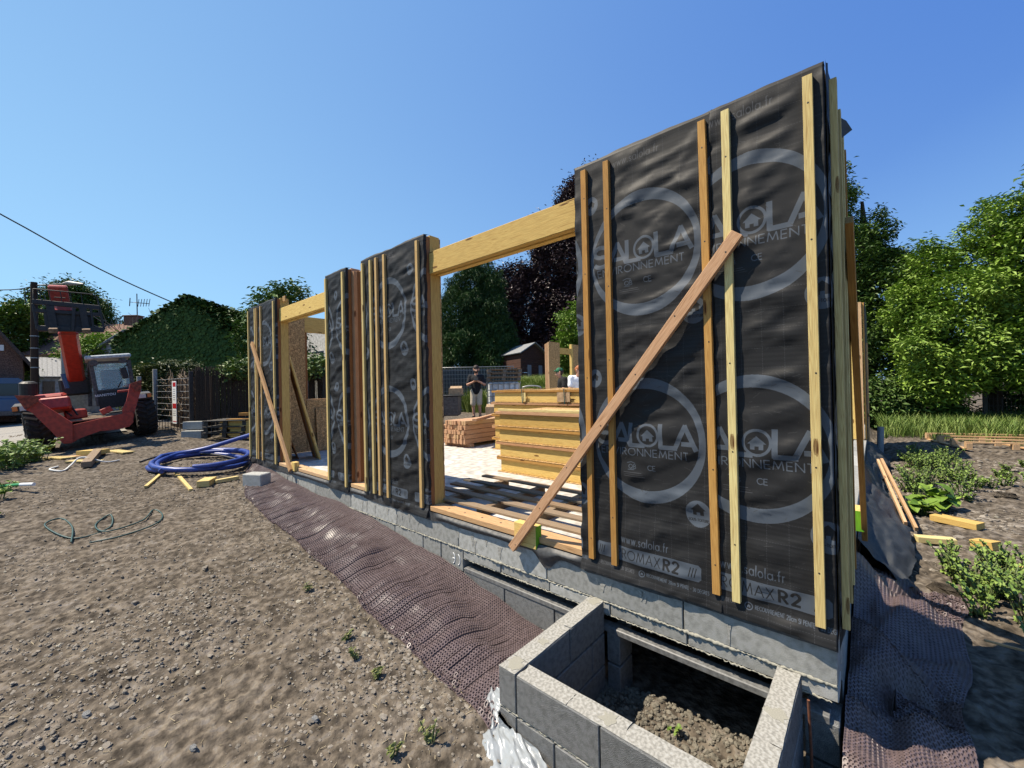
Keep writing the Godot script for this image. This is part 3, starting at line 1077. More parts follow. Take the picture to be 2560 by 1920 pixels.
	# strip of felt under the sills: bulges out of the joint in the openings, lies flat under the panels
	var dp := thing("damp_proof_strip", "dark grey felt strip curling out from under the front sill plates", "felt strip", Vector3.ZERO)
	var nu := 220
	var P := PackedVector3Array()
	for j in 7:
		for i in nu:
			var x := -8.45 + 8.45 * i / (nu - 1)
			var open := smoothstep(-6.75, -6.5, x) * smoothstep(-5.2, -5.4, x) + smoothstep(-3.1, -2.9, x) * smoothstep(-1.35, -1.5, x) + smoothstep(-4.72, -4.65, x) * smoothstep(-4.3, -4.38, x)
			var t := j / 6.0
			var wv := n1.get_noise_2d(x * 3.0, 5.0) * 0.012
			var torn := 0.14 * smoothstep(0.14, 0.0, absf(x + 1.72))
			P.append(Vector3(x, -0.016 - (0.085 + wv + torn) * t * (1.0 - 0.25 * open), 0.006 + sin(PI * minf(t * 1.25, 1.0)) * 0.028 * open + n1.get_noise_2d(x * 6.0, t * 2.0) * 0.004))
	part(dp, "felt", sheet(nu, 7, P), M["felt"])
	# light well
	rng.seed = 520
	var w := thing("light_well", "open box of grey concrete blocks standing before the foundation in the foreground", "light well", Vector3.ZERO)
	for c in 4:
		var y1 := -0.268 - c * 0.21
		var y0 := y1 - 0.2
		var kind := "block"
		course_z(w, 0.012, 0.925, y0, y1, -1.235, 0.115, 0.5, 0.5 if c % 2 == 0 else 0.25, kind)
		course(w, -1.23, -0.255, y0, y1, 0.925, 0.11, 0.5, 0.5 if c % 2 == 0 else 0.24, kind)
		course_z(w, 0.012, 0.925, y0, y1, -0.145, 0.105, 0.5, 0.3 if c % 2 == 0 else 0.5, kind)
	for c in 3:
		var y := -0.473 - c * 0.21
		part(w, "mortar_joint", rubble([Vector3(-1.348, y, 0.02), Vector3(-1.348, y, 0.918)], 0.0045, 70 + c), M["mortar"])
		part(w, "mortar_joint", rubble([Vector3(-1.345, y, 0.922), Vector3(-0.15, y, 0.922)], 0.0045, 74 + c), M["mortar"])
	# thin bed of cement left on the rim
	for q in [[Vector3(-1.2925, -0.2662, 0.468), Vector3(0.111, 0.003, 0.91)], [Vector3(-0.7425, -0.2662, 0.87), Vector3(0.97, 0.003, 0.106)], [Vector3(-0.1975, -0.2662, 0.468), Vector3(0.101, 0.003, 0.908)]]:
		# in uneven patches, the bare block between them
		var along := 0 if q[1].x > q[1].z else 2
		var run: float = q[1][along]
		var pos := 0.0
		while pos < run - 0.03:
			var l := minf(rng.randf_range(0.2, 0.45), run - pos)
			var ol := []
			var hw: float = q[1][2 - along] * 0.5
			for k in 16:
				var t := TAU * k / 16.0
				var e := Vector2(cos(t), sin(t))
				e /= maxf(absf(e.x), absf(e.y))
				ol.append(Vector2(e.x * l * 0.5, e.y * hw) * rng.randf_range(0.93, 1.0))
			var cm := MB.new()
			var cc: Vector3 = q[0]
			cc[along] += -run / 2 + pos + l / 2
			cm.plate(ol, cc, Vector3.RIGHT if along == 0 else Vector3.BACK, Vector3.FORWARD if along == 0 else Vector3.RIGHT, 0.003)
			part(w, "mortar_bed", cm.mesh(), M["bedding"])
			pos += l - 0.01
	# smears of cement along the rim
	for q in [[-1.29, 0.86, 0.06], [-0.74, 0.87, 0.05], [-0.2, 0.38, 0.06], [-1.29, 0.06, 0.05], [-1.29, 0.62, 0.04]]:
		var sm := MB.new()
		var ol := []
		for k in 18:
			var rr: float = q[2] * rng.randf_range(0.45, 1.0)
			ol.append(Vector2(cos(TAU * k / 18) * minf(rr, 0.05), sin(TAU * k / 18) * rr))
		sm.plate(ol, Vector3(q[0], -0.264, q[1]), Vector3.RIGHT, Vector3.FORWARD, 0.002)
		part(w, "cement_smear", sm.mesh(), M["mortar"])
	# bent bar of reinforcing steel
	var rod := MB.new()
	rod.tube([Vector3(-0.095, -1.0, 0.16), Vector3(-0.095, -0.5, 0.19), Vector3(-0.1, -0.26, 0.2)], 0.006, 8)
	solo("steel_rod", "thin rusty steel rod standing upright beside the light well", "rod", rod.mesh(), M["rust"])
	# crumpled clear plastic beside the well
	var Q := PackedVector3Array()
	for j in 60:
		for i in 50:
			var u := i / 49.0
			var t := j / 59.0
			var c0 := Vector3(-1.7, -0.68, 0.8).lerp(Vector3(-1.32, -0.72, 1.36), t)
			var c1 := Vector3(-1.37, -0.52, 0.8).lerp(Vector3(-0.95, -0.58, 1.0), t)
			var q := c0.lerp(c1, u)
			var cr := 1.0 - absf(n2.get_noise_3d(u * 0.9 + t * 0.15, t * 0.25, 3.0)) * 3.0
			q.y += cr * 0.014 + n2.get_noise_3d(u * 1.1, t * 0.5, 5.0) * 0.035 + sin(u * 3.1) * 0.05
			q.x += n2.get_noise_3d(u * 0.3, t * 0.4, 9.0) * 0.05
			q.z = maxf(q.z, 0.935) if q.x > -1.352 else q.z
			Q.append(q)
	solo("plastic_sheet", "crumpled white translucent plastic sheet against the outside of the light well", "plastic sheet", sheet(50, 60, Q), M["plastic"])


# ---------------------------------------------------------------- the timber walls
func wrinkle(x: float, y: float, sd: float) -> float:
	var a := n1.get_noise_3d(x * 1.6 + y * 0.55, y * 7.5 - x * 1.3, sd * 7.0)
	var b := n1.get_noise_3d(x * 6.0 - y * 2.0, y * 15.0, sd * 7.0 + 50.0)
	var c := n1.get_noise_3d(x * 4.0 + y * 3.0, y * 34.0 - x * 5.0, sd * 7.0 + 90.0)
	var r := 1.0 - absf(n1.get_noise_3d(x * 2.2 + y * 1.2, y * 6.0 - x * 2.0, sd * 7.0 + 140.0)) * 3.2
	return a * 0.022 + b * 0.008 + c * 0.003 + clampf(r, -0.3, 1.0) * 0.009


func film_sheet(x0: float, x1: float, y0: float, y1: float, z: float, uc: float, bat: Array, sd: float) -> ArrayMesh:
	# roofing felt stapled over a panel: slack between the battens, turned round the edges
	var nu := maxi(12, int((x1 - x0) / 0.0165))
	var nv := int((y1 - y0) / 0.0185)
	var P := PackedVector3Array()
	var U := PackedVector2Array()
	for j in nv + 3:
		for i in nu + 4:
			var x := x0 + (x1 - x0) * clampf((i - 1.5) / (nu - 0.001), 0, 1)
			var y := y1 - (y1 - y0) * clampf((j - 1.0) / nv, 0, 1)
			var d := 1.0
			for q in bat:
				d = minf(d, maxf(0.0, absf(x - q - 0.02) - 0.015))
			var k := clampf(d / 0.09, 0.04, 1.0) * smoothstep(y1 + 0.01, y1 - 0.08, y)
			var zz := z + 0.004 + maxf(-0.004, wrinkle(x, y, sd) * k)
			var wob := n1.get_noise_2d(x * 4.0, sd * 3.0) * 0.012
			var yy := y + (wob if j >= nv or j < 2 else 0.0)
			if y < 0.03:
				zz += 0.026 * smoothstep(0.03, y0, y) * clampf(0.7 + n1.get_noise_2d(x * 2.5, sd * 5.0) * 1.5, 0.05, 1.5)
			if j == 0:
				zz = z - 0.05
				yy += 0.006
			if i == 0 or i == nu + 3:
				zz -= 0.03
			P.append(Vector3(x, yy, zz))
			U.append(Vector2((x - uc) / PW + 0.5, (2.8 - yy) / PH))
	return sheet(nu + 4, nv + 3, P, U, true)


func batten(parent: Node, x: float, y0: float, y1: float, z: float, m: String, screws := 0, lean := 0.0) -> void:
	var o := timber(parent, "batten", Vector3(x + 0.02, y0, z + 0.016), Vector3(x + 0.02 + lean, y1, z + 0.016), 0.04, 0.03, M[m], Vector3.BACK, 0.0015)
	for k in screws:
		var s := MB.new()
		s.lathe(Vector3.ZERO, Vector3.UP, [[0.0, 0.0045], [0.0008, 0.004], [0.001, 0.0]], 8)
		var at := Vector3(lerpf(-0.46, 0.46, (k + rng.randf() * 0.4) / maxf(1, screws - 0.6)) * (y1 - y0), 0.0151, rng.randf_range(-0.006, 0.006))
		part(o, "screw", s.mesh(), M["nail"], Transform3D(Basis(), at))


func wall_panel(label: String, x0: float, x1: float, z: float, uc: float, bats: Array, sd: float, screws: int, post := "yellow") -> Node3D:
	# felt in front, battens over it, studs, an inner board
	var o := thing("wall_panel", label, "wall panel", Vector3.ZERO, "front wall panels")
	var bx := []
	for q in bats:
		bx.append(q[0])
	part(o, "felt_cover", film_sheet(x0, x1, -0.075, 2.705, z, uc, bx, sd), M["film"])
	for q in bats:
		batten(o, q[0], q[2] if q.size() > 2 else 0.005, 2.655, z, q[1], screws, q[3] if q.size() > 3 else 0.0)
	block(o, "sheathing", Vector3((x0 + x1) / 2, 1.34, -0.014), Vector3(x1 - x0 - 0.02, 2.68, 0.018), M["osb"])
	block(o, "inner_board", Vector3((x0 + x1) / 2, 1.34, -0.196), Vector3(x1 - x0 - 0.01, 2.72, 0.016), M["osb"])
	for sgn in [0, 1]:
		var xs := x0 + 0.03 if sgn == 0 else x1 - 0.025
		timber(o, "stud", Vector3(xs, 0.0, -0.047), Vector3(xs, 2.69, -0.047), 0.045, 0.045, M["brown"], Vector3.BACK)
		timber(o, "stud", Vector3(xs - 0.002, 0.0, -0.128), Vector3(xs - 0.002, 2.71, -0.128), 0.05, 0.115, M[post], Vector3.BACK)
	timber(o, "top_plate", Vector3(x0 + 0.06, 2.66, -0.1), Vector3(x1 - 0.055, 2.66, -0.1), 0.15, 0.045, M["fresh"])
	timber(o, "bottom_plate", Vector3(x0 + 0.06, 0.0, -0.1), Vector3(x1 - 0.055, 0.0, -0.1), 0.15, 0.045, M["fresh"])
	return o


func house_walls() -> void:
	rng.seed = 600
	var o := wall_panel("tall felt-covered wall panel with amber battens carrying the diagonal brace", -1.4, -0.497, 0.0, -0.925, [[-1.335, "amber"], [-1.165, "amber"], [-0.547, "amber", 0.012, -0.022]], 1.0, 5)
	o = wall_panel("felt-covered wall panel with two pale yellow battens at the near house corner", -0.512, 0.0, 0.006, -0.332, [[-0.446, "pale"], [-0.083, "pale"]], 2.0, 5)
	# the same felt runs round the corner onto the flank
	var P := PackedVector3Array()
	var U := PackedVector2Array()
	for j in 100:
		for i in 34:
			var z := 0.012 - 0.96 * i / 33.0
			var y := 2.72 - 2.8 * j / 99.0 + (0.0 if i > 1 else -0.012)
			P.append(Vector3(0.006 + wrinkle(z, y, 3.0) * 0.7 * (1.0 if i > 1 else 0.0), y, z))
			U.append(Vector2(0.92 - z / PW, (2.8 - y) / PH))
	part(o, "felt_return", sheet(34, 100, P, U, true), M["film"])
	block(o, "flank_board", Vector3(-0.02, 1.33, -0.48), Vector3(0.016, 2.68, 0.93), M["osb"])
	for q in [[-0.03, "pale"], [-0.34, "pale"], [-0.6, "pale"], [-0.86, "amber"]]:
		timber(o, "batten", Vector3(0.029, 0.0, q[0] - 0.02), Vector3(0.029, 2.63, q[0] - 0.02), 0.04, 0.03, M[q[1]], Vector3.RIGHT)
	timber(o, "stud", Vector3(-0.1, 0.0, -0.93), Vector3(-0.1, 2.69, -0.93), 0.05, 0.14, M["yellow"], Vector3.RIGHT)
	# loose flap of felt at the flank's top
	var fl := MB.new()
	fl.plate([Vector2(0, 0), Vector2(0.07, 0.05), Vector2(0.04, 0.1), Vector2(-0.01, 0.13)], Vector3(0.03, 2.5, -0.42), Vector3(0.8, 0, -0.6), Vector3(0, 1, 0.1), 0.003)
	part(o, "felt_flap", fl.mesh(), M["felt"])
	o = wall_panel("felt-covered wall panel with five battens left of the wide opening", -4.36, -3.14, 0.0, -3.8, [[-4.322, "pale"], [-4.145, "pale"], [-4.022, "tan"], [-3.858, "tan"], [-3.257, "tan"]], 4.0, 3)
	o = wall_panel("narrow felt-covered wall panel with two pale battens between the openings", -5.3, -4.73, 0.0, -4.665, [[-5.275, "pale"], [-4.81, "pale", -0.02]], 5.0, 2, "pink")
	for k in 3:
		timber(o, "stud", Vector3(-4.7 - 0.004 * k, 0.0, -0.094 - 0.046 * k), Vector3(-4.7 - 0.004 * k, 2.66 + 0.012 * k, -0.094 - 0.046 * k), 0.046, 0.044, M[["pink", "brown", "pink"][k]], Vector3.BACK)
	o = wall_panel("felt-covered wall panel at the far left corner of the front wall", -8.44, -7.1, 0.0, -7.645, [[-8.425, "pale"], [-8.065, "pale"], [-7.975, "tan"], [-7.775, "tan"], [-7.175, "pale"]], 6.0, 2)
	block(o, "corner_scrap", Vector3(-7.04, 2.69, -0.11), Vector3(0.1, 0.09, 0.02), M["osb"])
	# beams over the openings: two planks each
	for q in [[-3.135, -1.4, 2.318, 2.532, "yellow timber lintel of two planks across the wide opening"], [-7.095, -5.3, 2.318, 2.53, "yellow timber lintel over the narrower left opening"]]:
		var l := thing("lintel_beam", q[4], "beam", Vector3.ZERO, "lintels of the front wall")
		for z in [-0.082, -0.168]:
			timber(l, "plank", Vector3(q[0], (q[2] + q[3]) / 2, z), Vector3(q[1], (q[2] + q[3]) / 2, z), 0.062, q[3] - q[2], M["yellow"], Vector3.UP, 0.004)
	# sill plates
	for q in [[-3.135, -1.4, "pale new sill plank with bolt holes in the wide opening"], [-7.095, -5.3, "pale new sill plank at the foot of the left opening"], [-4.725, -4.365, "short pale sill plank in the gap between two felt panels"]]:
		var s := thing("sill_plate", q[2], "plank", Vector3.ZERO, "sill plates")
		timber(s, "plank", Vector3(q[0], 0.01, -0.08), Vector3(q[1], 0.01, -0.08), 0.15, 0.045, M["fresh"])
		if q[1] - q[0] > 1.0:
			for k in 4:
				var h := MB.new()
				h.lathe(Vector3(lerpf(q[0], q[1], 0.12 + 0.13 * k), 0.0326, -0.07), Vector3.UP, [[0.0, 0.011], [0.0005, 0.009], [0.0006, 0.0]], 10)
				part(s, "bolt_hole", h.mesh(), M["nail"])
	# braces
	var b := thing("diagonal_brace", "long reddish plank nailed diagonally across the near felt panels", "brace", Vector3.ZERO, "diagonal braces")
	var bo := timber(b, "plank", Vector3(-2.015, -0.085, 0.056), Vector3(-0.372, 1.968, 0.058), 0.036, 0.064, M["pink"], Vector3(-0.78, 0.62, 0))
	for k in 7:
		var s := MB.new()
		s.lathe(Vector3.ZERO, Vector3.BACK, [[0.0, 0.005], [0.0008, 0.0045], [0.001, 0.0]], 8)
		part(bo, "screw", s.mesh(), M["nail"], Transform3D(Basis(), Vector3(-1.25 + 0.41 * k, 0.012 * (k % 3 - 1), 0.0181)))
	b = thing("diagonal_brace", "pale plank nailed diagonally across the far left felt panel", "brace", Vector3.ZERO, "diagonal braces")
	timber(b, "plank", Vector3(-6.46, -0.01, 0.055), Vector3(-8.11, 2.05, 0.055), 0.036, 0.075, M["fresh"], Vector3(0.78, 0.62, 0))
	b = thing("diagonal_brace", "brown plank leaning along the shaded right flank of the near corner", "brace", Vector3.ZERO, "diagonal braces")
	timber(b, "plank", Vector3(0.064, -0.12, -2.02), Vector3(0.064, 2.06, -0.44), 0.036, 0.1, M["amber"], Vector3(0, 0.59, 0.8))
	for q in [[Vector3(-1.9, 0.034, 0.0), "yellow wooden block with a green end under the long diagonal brace", true], [Vector3(-6.42, 0.05, 0.0), "small yellow wooden block under the far left brace", false], [Vector3(0.03, 0.03, -2.0), "yellow block with a green face under the flank brace", true]]:
		var k := thing("wooden_block", q[1], "block", q[0], "brace blocks")
		var big: bool = q[2]
		if absf(q[0].x) < 0.1:
			block(k, "body", Vector3.ZERO, Vector3(0.07, 0.17, 0.2), M["yellow"])
			block(k, "painted_face", Vector3(0, 0, 0.102), Vector3(0.066, 0.165, 0.004), M["lime_paint"])
		else:
			block(k, "body", Vector3.ZERO, Vector3(0.215 if big else 0.12, 0.172 if big else 0.13, 0.07), M["yellow"])
			if big:
				block(k, "painted_face", Vector3(0.1095, 0, 0), Vector3(0.004, 0.168, 0.066), M["lime_paint"])
	# left end wall, seen from inside through the left opening: boarded, with a window hole
	o = thing("end_wall", "boarded left end wall with a window hole seen through the left opening", "wall", Vector3.ZERO, "end walls")
	block(o, "inner_board", Vector3(-8.31, 1.34, -0.57), Vector3(0.016, 2.72, 0.72), M["osb"])
	block(o, "inner_board", Vector3(-8.31, 0.485, -1.43), Vector3(0.016, 1.01, 0.98), M["osb"])
	block(o, "inner_board", Vector3(-8.31, 1.34, -2.26), Vector3(0.016, 2.72, 0.66), M["osb"])
	block(o, "outer_felt", Vector3(-8.44, 1.34, -0.57), Vector3(0.02, 2.72, 0.74), M["felt"])
	block(o, "outer_felt", Vector3(-8.44, 0.485, -1.43), Vector3(0.02, 1.01, 0.98), M["felt"])
	block(o, "outer_felt", Vector3(-8.44, 1.34, -2.26), Vector3(0.02, 2.72, 0.68), M["felt"])
	timber(o, "lintel", Vector3(-8.34, 2.5, -0.93), Vector3(-8.34, 2.5, -1.93), 0.05, 0.31, M["yellow"])
	timber(o, "sill", Vector3(-8.375, 1.0, -0.94), Vector3(-8.375, 1.0, -1.92), 0.11, 0.03, M["fresh"])
	for z in [-0.955, -1.905]:
		timber(o, "stud", Vector3(-8.375, 1.02, z), Vector3(-8.375, 2.34, z), 0.045, 0.11, M["brown"], Vector3.RIGHT)
	# rear part of the left wall
	o = thing("end_wall", "far boarded wall pieces joined by a yellow beam behind the workers", "wall", Vector3.ZERO, "end walls")
	block(o, "inner_board", Vector3(-8.305, 1.33, -9.4), Vector3(0.018, 2.74, 0.62), M["osb"])
	for k in 4:
		timber(o, "stud", Vector3(-8.335 - 0.045 * k, 0.0, -9.1), Vector3(-8.335 - 0.045 * k, 2.69 - 0.02 * k, -9.1), 0.05, 0.042, M[["fresh", "pink", "fresh", "pink"][k]], Vector3.RIGHT)
	timber(o, "beam", Vector3(-8.35, 2.42, -9.7), Vector3(-8.35, 2.42, -10.62), 0.06, 0.22, M["yellow"])
	timber(o, "stud", Vector3(-8.36, 0.0, -10.56), Vector3(-8.36, 2.7, -10.56), 0.12, 0.1, M["yellow"], Vector3.RIGHT)
	block(o, "inner_board", Vector3(-8.305, 1.33, -11.2), Vector3(0.018, 2.72, 1.2), M["osb"])
	# rear right corner of the house
	o = thing("end_wall", "yellow timber posts of the far right house corner beyond the brace", "wall", Vector3.ZERO, "end walls")
	timber(o, "post", Vector3(-0.17, -0.02, -8.3), Vector3(-0.17, 2.68, -8.3), 0.15, 0.14, M["yellow"], Vector3.RIGHT)
	timber(o, "post", Vector3(-0.055, -0.02, -8.3), Vector3(-0.055, 2.71, -8.3), 0.12, 0.05, M["fresh"], Vector3.RIGHT)
	timber(o, "batten", Vector3(-0.005, -0.02, -8.3), Vector3(-0.005, 2.7, -8.3), 0.05, 0.03, M["amber"], Vector3.RIGHT)
	block(o, "outer_felt", Vector3(0.015, 1.33, -9.6), Vector3(0.012, 2.75, 2.6), M["felt"])
	timber(o, "batten", Vector3(0.036, -0.05, -8.36), Vector3(0.036, 1.9, -8.36), 0.04, 0.03, M["fresh"], Vector3.RIGHT)


# ---------------------------------------------------------------- what lies on the slab
func interior() -> void:
	rng.seed = 700
	# large open pallet behind the sill
	var p := thing("long_pallet", "long weathered pallet with wide gaps lying on the slab behind the sill", "pallet", Vector3.ZERO)
	for q in [[-0.215, -3.3, "weathered"], [-0.475, -3.56, "weathered"], [-0.69, -3.6, "weathered"], [-0.925, -3.63, "greywood"], [-1.205, -3.6, "weathered"]]:
		timber(p, "board", Vector3(q[1], 0.06, q[0]), Vector3(-0.7, 0.065, q[0] - 0.02), 0.095, 0.02, M[q[2]])
	for x in [-3.2, -2.65, -2.1, -1.5, -0.9]:
		timber(p, "bearer", Vector3(x, 0.01, -0.2), Vector3(x - 0.06, 0.01, -1.26), 0.07, 0.078, M["weathered"])
	# cassettes: boarded timber boxes, stacked flat
	for st in [[-3.9, -0.6, -1.83, -2.95, -0.03, 4, 0.216, "front stack"], [-5.42, -1.3, -3.3, -4.4, -0.03, 5, 0.228, "rear stack"]]:
		for k in st[5]:
			var y: float = st[4] + st[6] * k
			var h: float = st[6]
			var jx := rng.randf_range(-0.02, 0.02)
			var pos: String = ["lowest", "second", "third", "fourth", "topmost"][k]
			if k == st[5] - 1:
				pos = "topmost"
			var c := thing("timber_cassette", "yellow boarded timber cassette, %s of the %s on the slab" % [pos, st[7]], "cassette", Vector3(jx, y, 0), "stacked timber cassettes")
			var x0: float = st[0]
			var x1: float = st[1]
			var z0: float = st[2]
			var z1: float = st[3]
			timber(c, "rim_board", Vector3(x0, h * 0.43, z0 - 0.03), Vector3(x1, h * 0.43, z0 - 0.03), 0.045, h - 0.06, M["yellow"])
			timber(c, "rim_board", Vector3(x0, h * 0.43, z1 + 0.03), Vector3(x1, h * 0.43, z1 + 0.03), 0.045, h - 0.06, M["yellow"])
			timber(c, "end_board", Vector3(x0 + 0.023, h * 0.43, z0 - 0.054), Vector3(x0 + 0.023, h * 0.43, z1 + 0.054), 0.045, h - 0.062, M["yellow"])
			block(c, "bottom_sheet", Vector3((x0 + x1) / 2 - 0.02, 0.006, (z0 + z1) / 2 + 0.01), Vector3(x1 - x0 + 0.05, 0.011, z0 - z1 + 0.03), M["osb"])
			timber(c, "top_flange", Vector3(x0 - 0.06, h - 0.022, z0 - 0.028), Vector3(x1, h - 0.022, z0 - 0.028), 0.1, 0.036, M["pink" if k % 2 else "amber"])
			block(c, "top_sheet", Vector3((x0 + x1) / 2, h - 0.02, (z0 + z1) / 2 - 0.06), Vector3(x1 - x0, 0.03, z0 - z1 - 0.13), M["osb"])
	# laths on the front stack
	for q in [[-3.92, 0.844, -1.84, -0.9, "pale lath lying along the front edge of the front cassette stack"], [-3.2, 0.845, -1.95, -0.9, "second pale lath lying on the front cassette stack"], [-2.6, 0.88, -2.05, -0.9, "short upper lath lying on top of the front cassette stack"]]:
		var l := solo("lath", q[4], "lath", boxmesh(Vector3(q[3] - q[0], 0.032, 0.045), 0.0015, rng.randi() % 5), M["pale"], Transform3D(Basis(), Vector3((q[0] + q[3]) / 2, q[1] + 0.008, q[2])), "laths")
	# straps round the rear stack
	for q in [[-4.66, "green strap round the left end of the rear cassette stack", false], [-3.74, "green strap over a cardboard edge guard on the rear cassette stack", true]]:
		var s := thing("binding_strap", q[1], "strap", Vector3.ZERO, "binding straps")
		var m := MB.new()
		m.cube(Vector3(q[0], 1.0, -3.245), Vector3(0.018, 0.25, 0.002), Basis(Vector3(0, 0, 1), 0.05))
		m.cube(Vector3(q[0], 1.118, -3.4), Vector3(0.018, 0.002, 0.32))
		part(s, "band", m.mesh(), M["strap"])
		if q[2]:
			block(s, "edge_guard", Vector3(q[0] - 0.03, 0.985, -3.264), Vector3(0.26, 0.16, 0.006), M["cardboard"])
		else:
			block(s, "edge_guard", Vector3(q[0] + 0.02, 0.985, -3.264), Vector3(0.1, 0.16, 0.006), M["pale"])
	for q in [[-4.9, 1.122, 0.9, 0.02], [-3.6, 1.124, 1.1, -0.015]]:
		block(thing("board_offcut", "thin ragged offcut sheet on the rear cassette stack, %s" % ("left end" if q[0] < -4 else "right end"), "board", Vector3(q[0], q[1], -3.5), "offcut sheets"), "sheet", Vector3.ZERO, Vector3(q[2], 0.012, 0.4), M["osb"], 0.002, Basis(Vector3(0, 0, 1), q[3]))
	# reddish battens in a strapped pile, ends towards us
	for j in 5:
		for i in 12:
			var x := -5.985 - 0.064 * i - 0.03
			var y := 0.045 + 0.094 * j + (0.045 if j > 0 else 0.045)
			if j == 4 and i > 8:
				continue
			var z0 := -3.02 + rng.randf_range(-0.03, 0.03)
			solo("timber_plank", "reddish squared batten in the neat pile on the slab", "plank", boxmesh(Vector3(0.058, 0.086, 2.1), 0.002, rng.randi() % 6), M["pink" if rng.randf() < 0.75 else "fresh"], Transform3D(Basis(), Vector3(x, y, z0 - 1.05)), "pile of reddish battens")
	for z in [-3.2, -4.2]:
		solo("pile_bearer", "squared bearer under the %s end of the reddish batten pile" % ("near" if z > -3.5 else "far"), "plank", boxmesh(Vector3(0.82, 0.072, 0.08), 0.002, 1), M["pink"], Transform3D(Basis(), Vector3(-6.36, 0.007, z)))
	solo("timber_plank", "single reddish plank lying across the top of the batten pile", "plank", boxmesh(Vector3(0.09, 0.05, 1.9), 0.002, 2), M["pink"], Transform3D(Basis(Vector3.UP, 0.5), Vector3(-6.25, 0.535, -3.95)))
	# boards leaning inside the left opening
	for i in 7:
		var x := -7.22 - 0.075 * i
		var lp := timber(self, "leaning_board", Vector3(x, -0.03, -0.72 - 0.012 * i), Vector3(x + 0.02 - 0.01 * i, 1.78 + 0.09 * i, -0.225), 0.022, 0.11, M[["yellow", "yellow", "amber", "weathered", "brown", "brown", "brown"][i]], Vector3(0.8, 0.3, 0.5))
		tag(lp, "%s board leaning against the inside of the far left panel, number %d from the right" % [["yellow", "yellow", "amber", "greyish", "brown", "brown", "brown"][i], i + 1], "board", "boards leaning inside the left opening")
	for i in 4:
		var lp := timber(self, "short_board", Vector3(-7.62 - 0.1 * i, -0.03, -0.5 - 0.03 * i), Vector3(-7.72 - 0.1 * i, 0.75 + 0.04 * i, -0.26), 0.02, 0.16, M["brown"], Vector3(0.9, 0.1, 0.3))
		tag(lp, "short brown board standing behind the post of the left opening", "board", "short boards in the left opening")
	block(thing("osb_sheet", "small loose chipboard sheet leaning under the window hole of the end wall", "board", Vector3(-8.24, 0.4, -1.45)), "sheet", Vector3.ZERO, Vector3(0.015, 0.85, 0.7), M["osb"], 0.002, Basis(Vector3(0, 0, 1), 0.08))
	solo("paper_sheet", "white sheet of paper lying on the concrete slab", "paper", boxmesh(Vector3(0.21, 0.003, 0.3), 0.0, 0), M["white_paint"], Transform3D(Basis(Vector3.UP, 0.4), Vector3(-5.05, -0.027, -1.75)))


# ---------------------------------------------------------------- dimpled drainage sheets
const TOPY := [-8.5, -0.06, -7.65, -0.11, -6.95, -0.15, -6.15, -0.22, -5.62, -0.24, -4.77, -0.25, -4.08, -0.3, -3.46, -0.38, -2.97, -0.42, -2.69, -0.47, -2.2, -0.55, -1.91, -0.63, -1.3, -0.7]
const OUTZ := [-8.5, 0.05, -6.45, 0.64, -5.25, 0.69, -4.7, 0.69, -3.45, 0.78, -2.85, 0.83, -2.02, 0.88, -1.3, 0.98]


func table(t: Array, x: float) -> float:
	for i in range(0, t.size() - 2, 2):
		if x <= t[i + 2]:
			return lerpf(t[i + 1], t[i + 3], clampf((x - t[i]) / (t[i + 2] - t[i]), 0, 1))
	return t[t.size() - 1]


func left_sheet(u: float, v: float) -> Vector3:
	var x := lerpf(-8.32, -1.36, u)
	var zo := table(OUTZ, x) + n1.get_noise_2d(x * 1.5, 3.0) * 0.05
	var z := 0.014 + zo * v
	var yt := table(TOPY, x) + n1.get_noise_2d(x * 2.2, 8.0) * 0.03
	var yo := yg(x, zo) + 0.014
	var y := lerpf(yt, yo, 1.0 - pow(1.0 - v, 1.7))
	var fold := n1.get_noise_2d(x * 1.3 + z * 0.8, z * 1.9 - x * 0.5) * 0.075 + n1.get_noise_2d(x * 3.6, z * 3.0 + 20.0) * 0.026
	y += (fold + 0.02) * sin(PI * clampf(v * 1.05, 0, 1)) + 0.02 * n1.get_noise_2d(x * 3.0, 60.0) * v
	return Vector3(x, maxf(y, yg(x, z) + 0.014), z)


func right_sheet(u: float, v: float) -> Vector3:
	var z := lerpf(0.42, -2.35, u)
	var xo := 0.47 + 0.15 * smoothstep(-0.5, -1.4, z) + 0.05 * sin(z * 2.1 + 1.0) + n1.get_noise_2d(z, 30.0) * 0.06
	var x := lerpf(0.012, xo, v)
	var y := lerpf(-0.47, -0.58, v)
	y += 0.26 * exp(-pow((z + 1.6) / 0.3, 2.0)) * (1.0 - v * 0.6) + 0.16 * exp(-pow((z + 0.55 + x * 0.9) / 0.22, 2.0)) * sin(PI * clampf(v * 0.9 + 0.1, 0, 1)) + n1.get_noise_2d(z * 1.6 + x * 1.3, x * 3.0) * 0.16 + 0.07 * sin((z * 1.3 + x * 2.2) * 4.5) * sin(PI * v)
	# stiff kinks across the sheet
	y += 0.09 * maxf(0.0, 1.0 - absf(z + 0.95 - x * 0.8) / 0.16) + 0.07 * maxf(0.0, 1.0 - absf(z + 0.2 + x * 0.5) / 0.14) - 0.05 * maxf(0.0, 1.0 - absf(z + 0.6 - x * 0.3) / 0.12)
	if z > 0.05:
		y -= 0.25 * smoothstep(0.05, 0.4, z)
	return Vector3(x, maxf(y, yg(x, z) + 0.014), z)


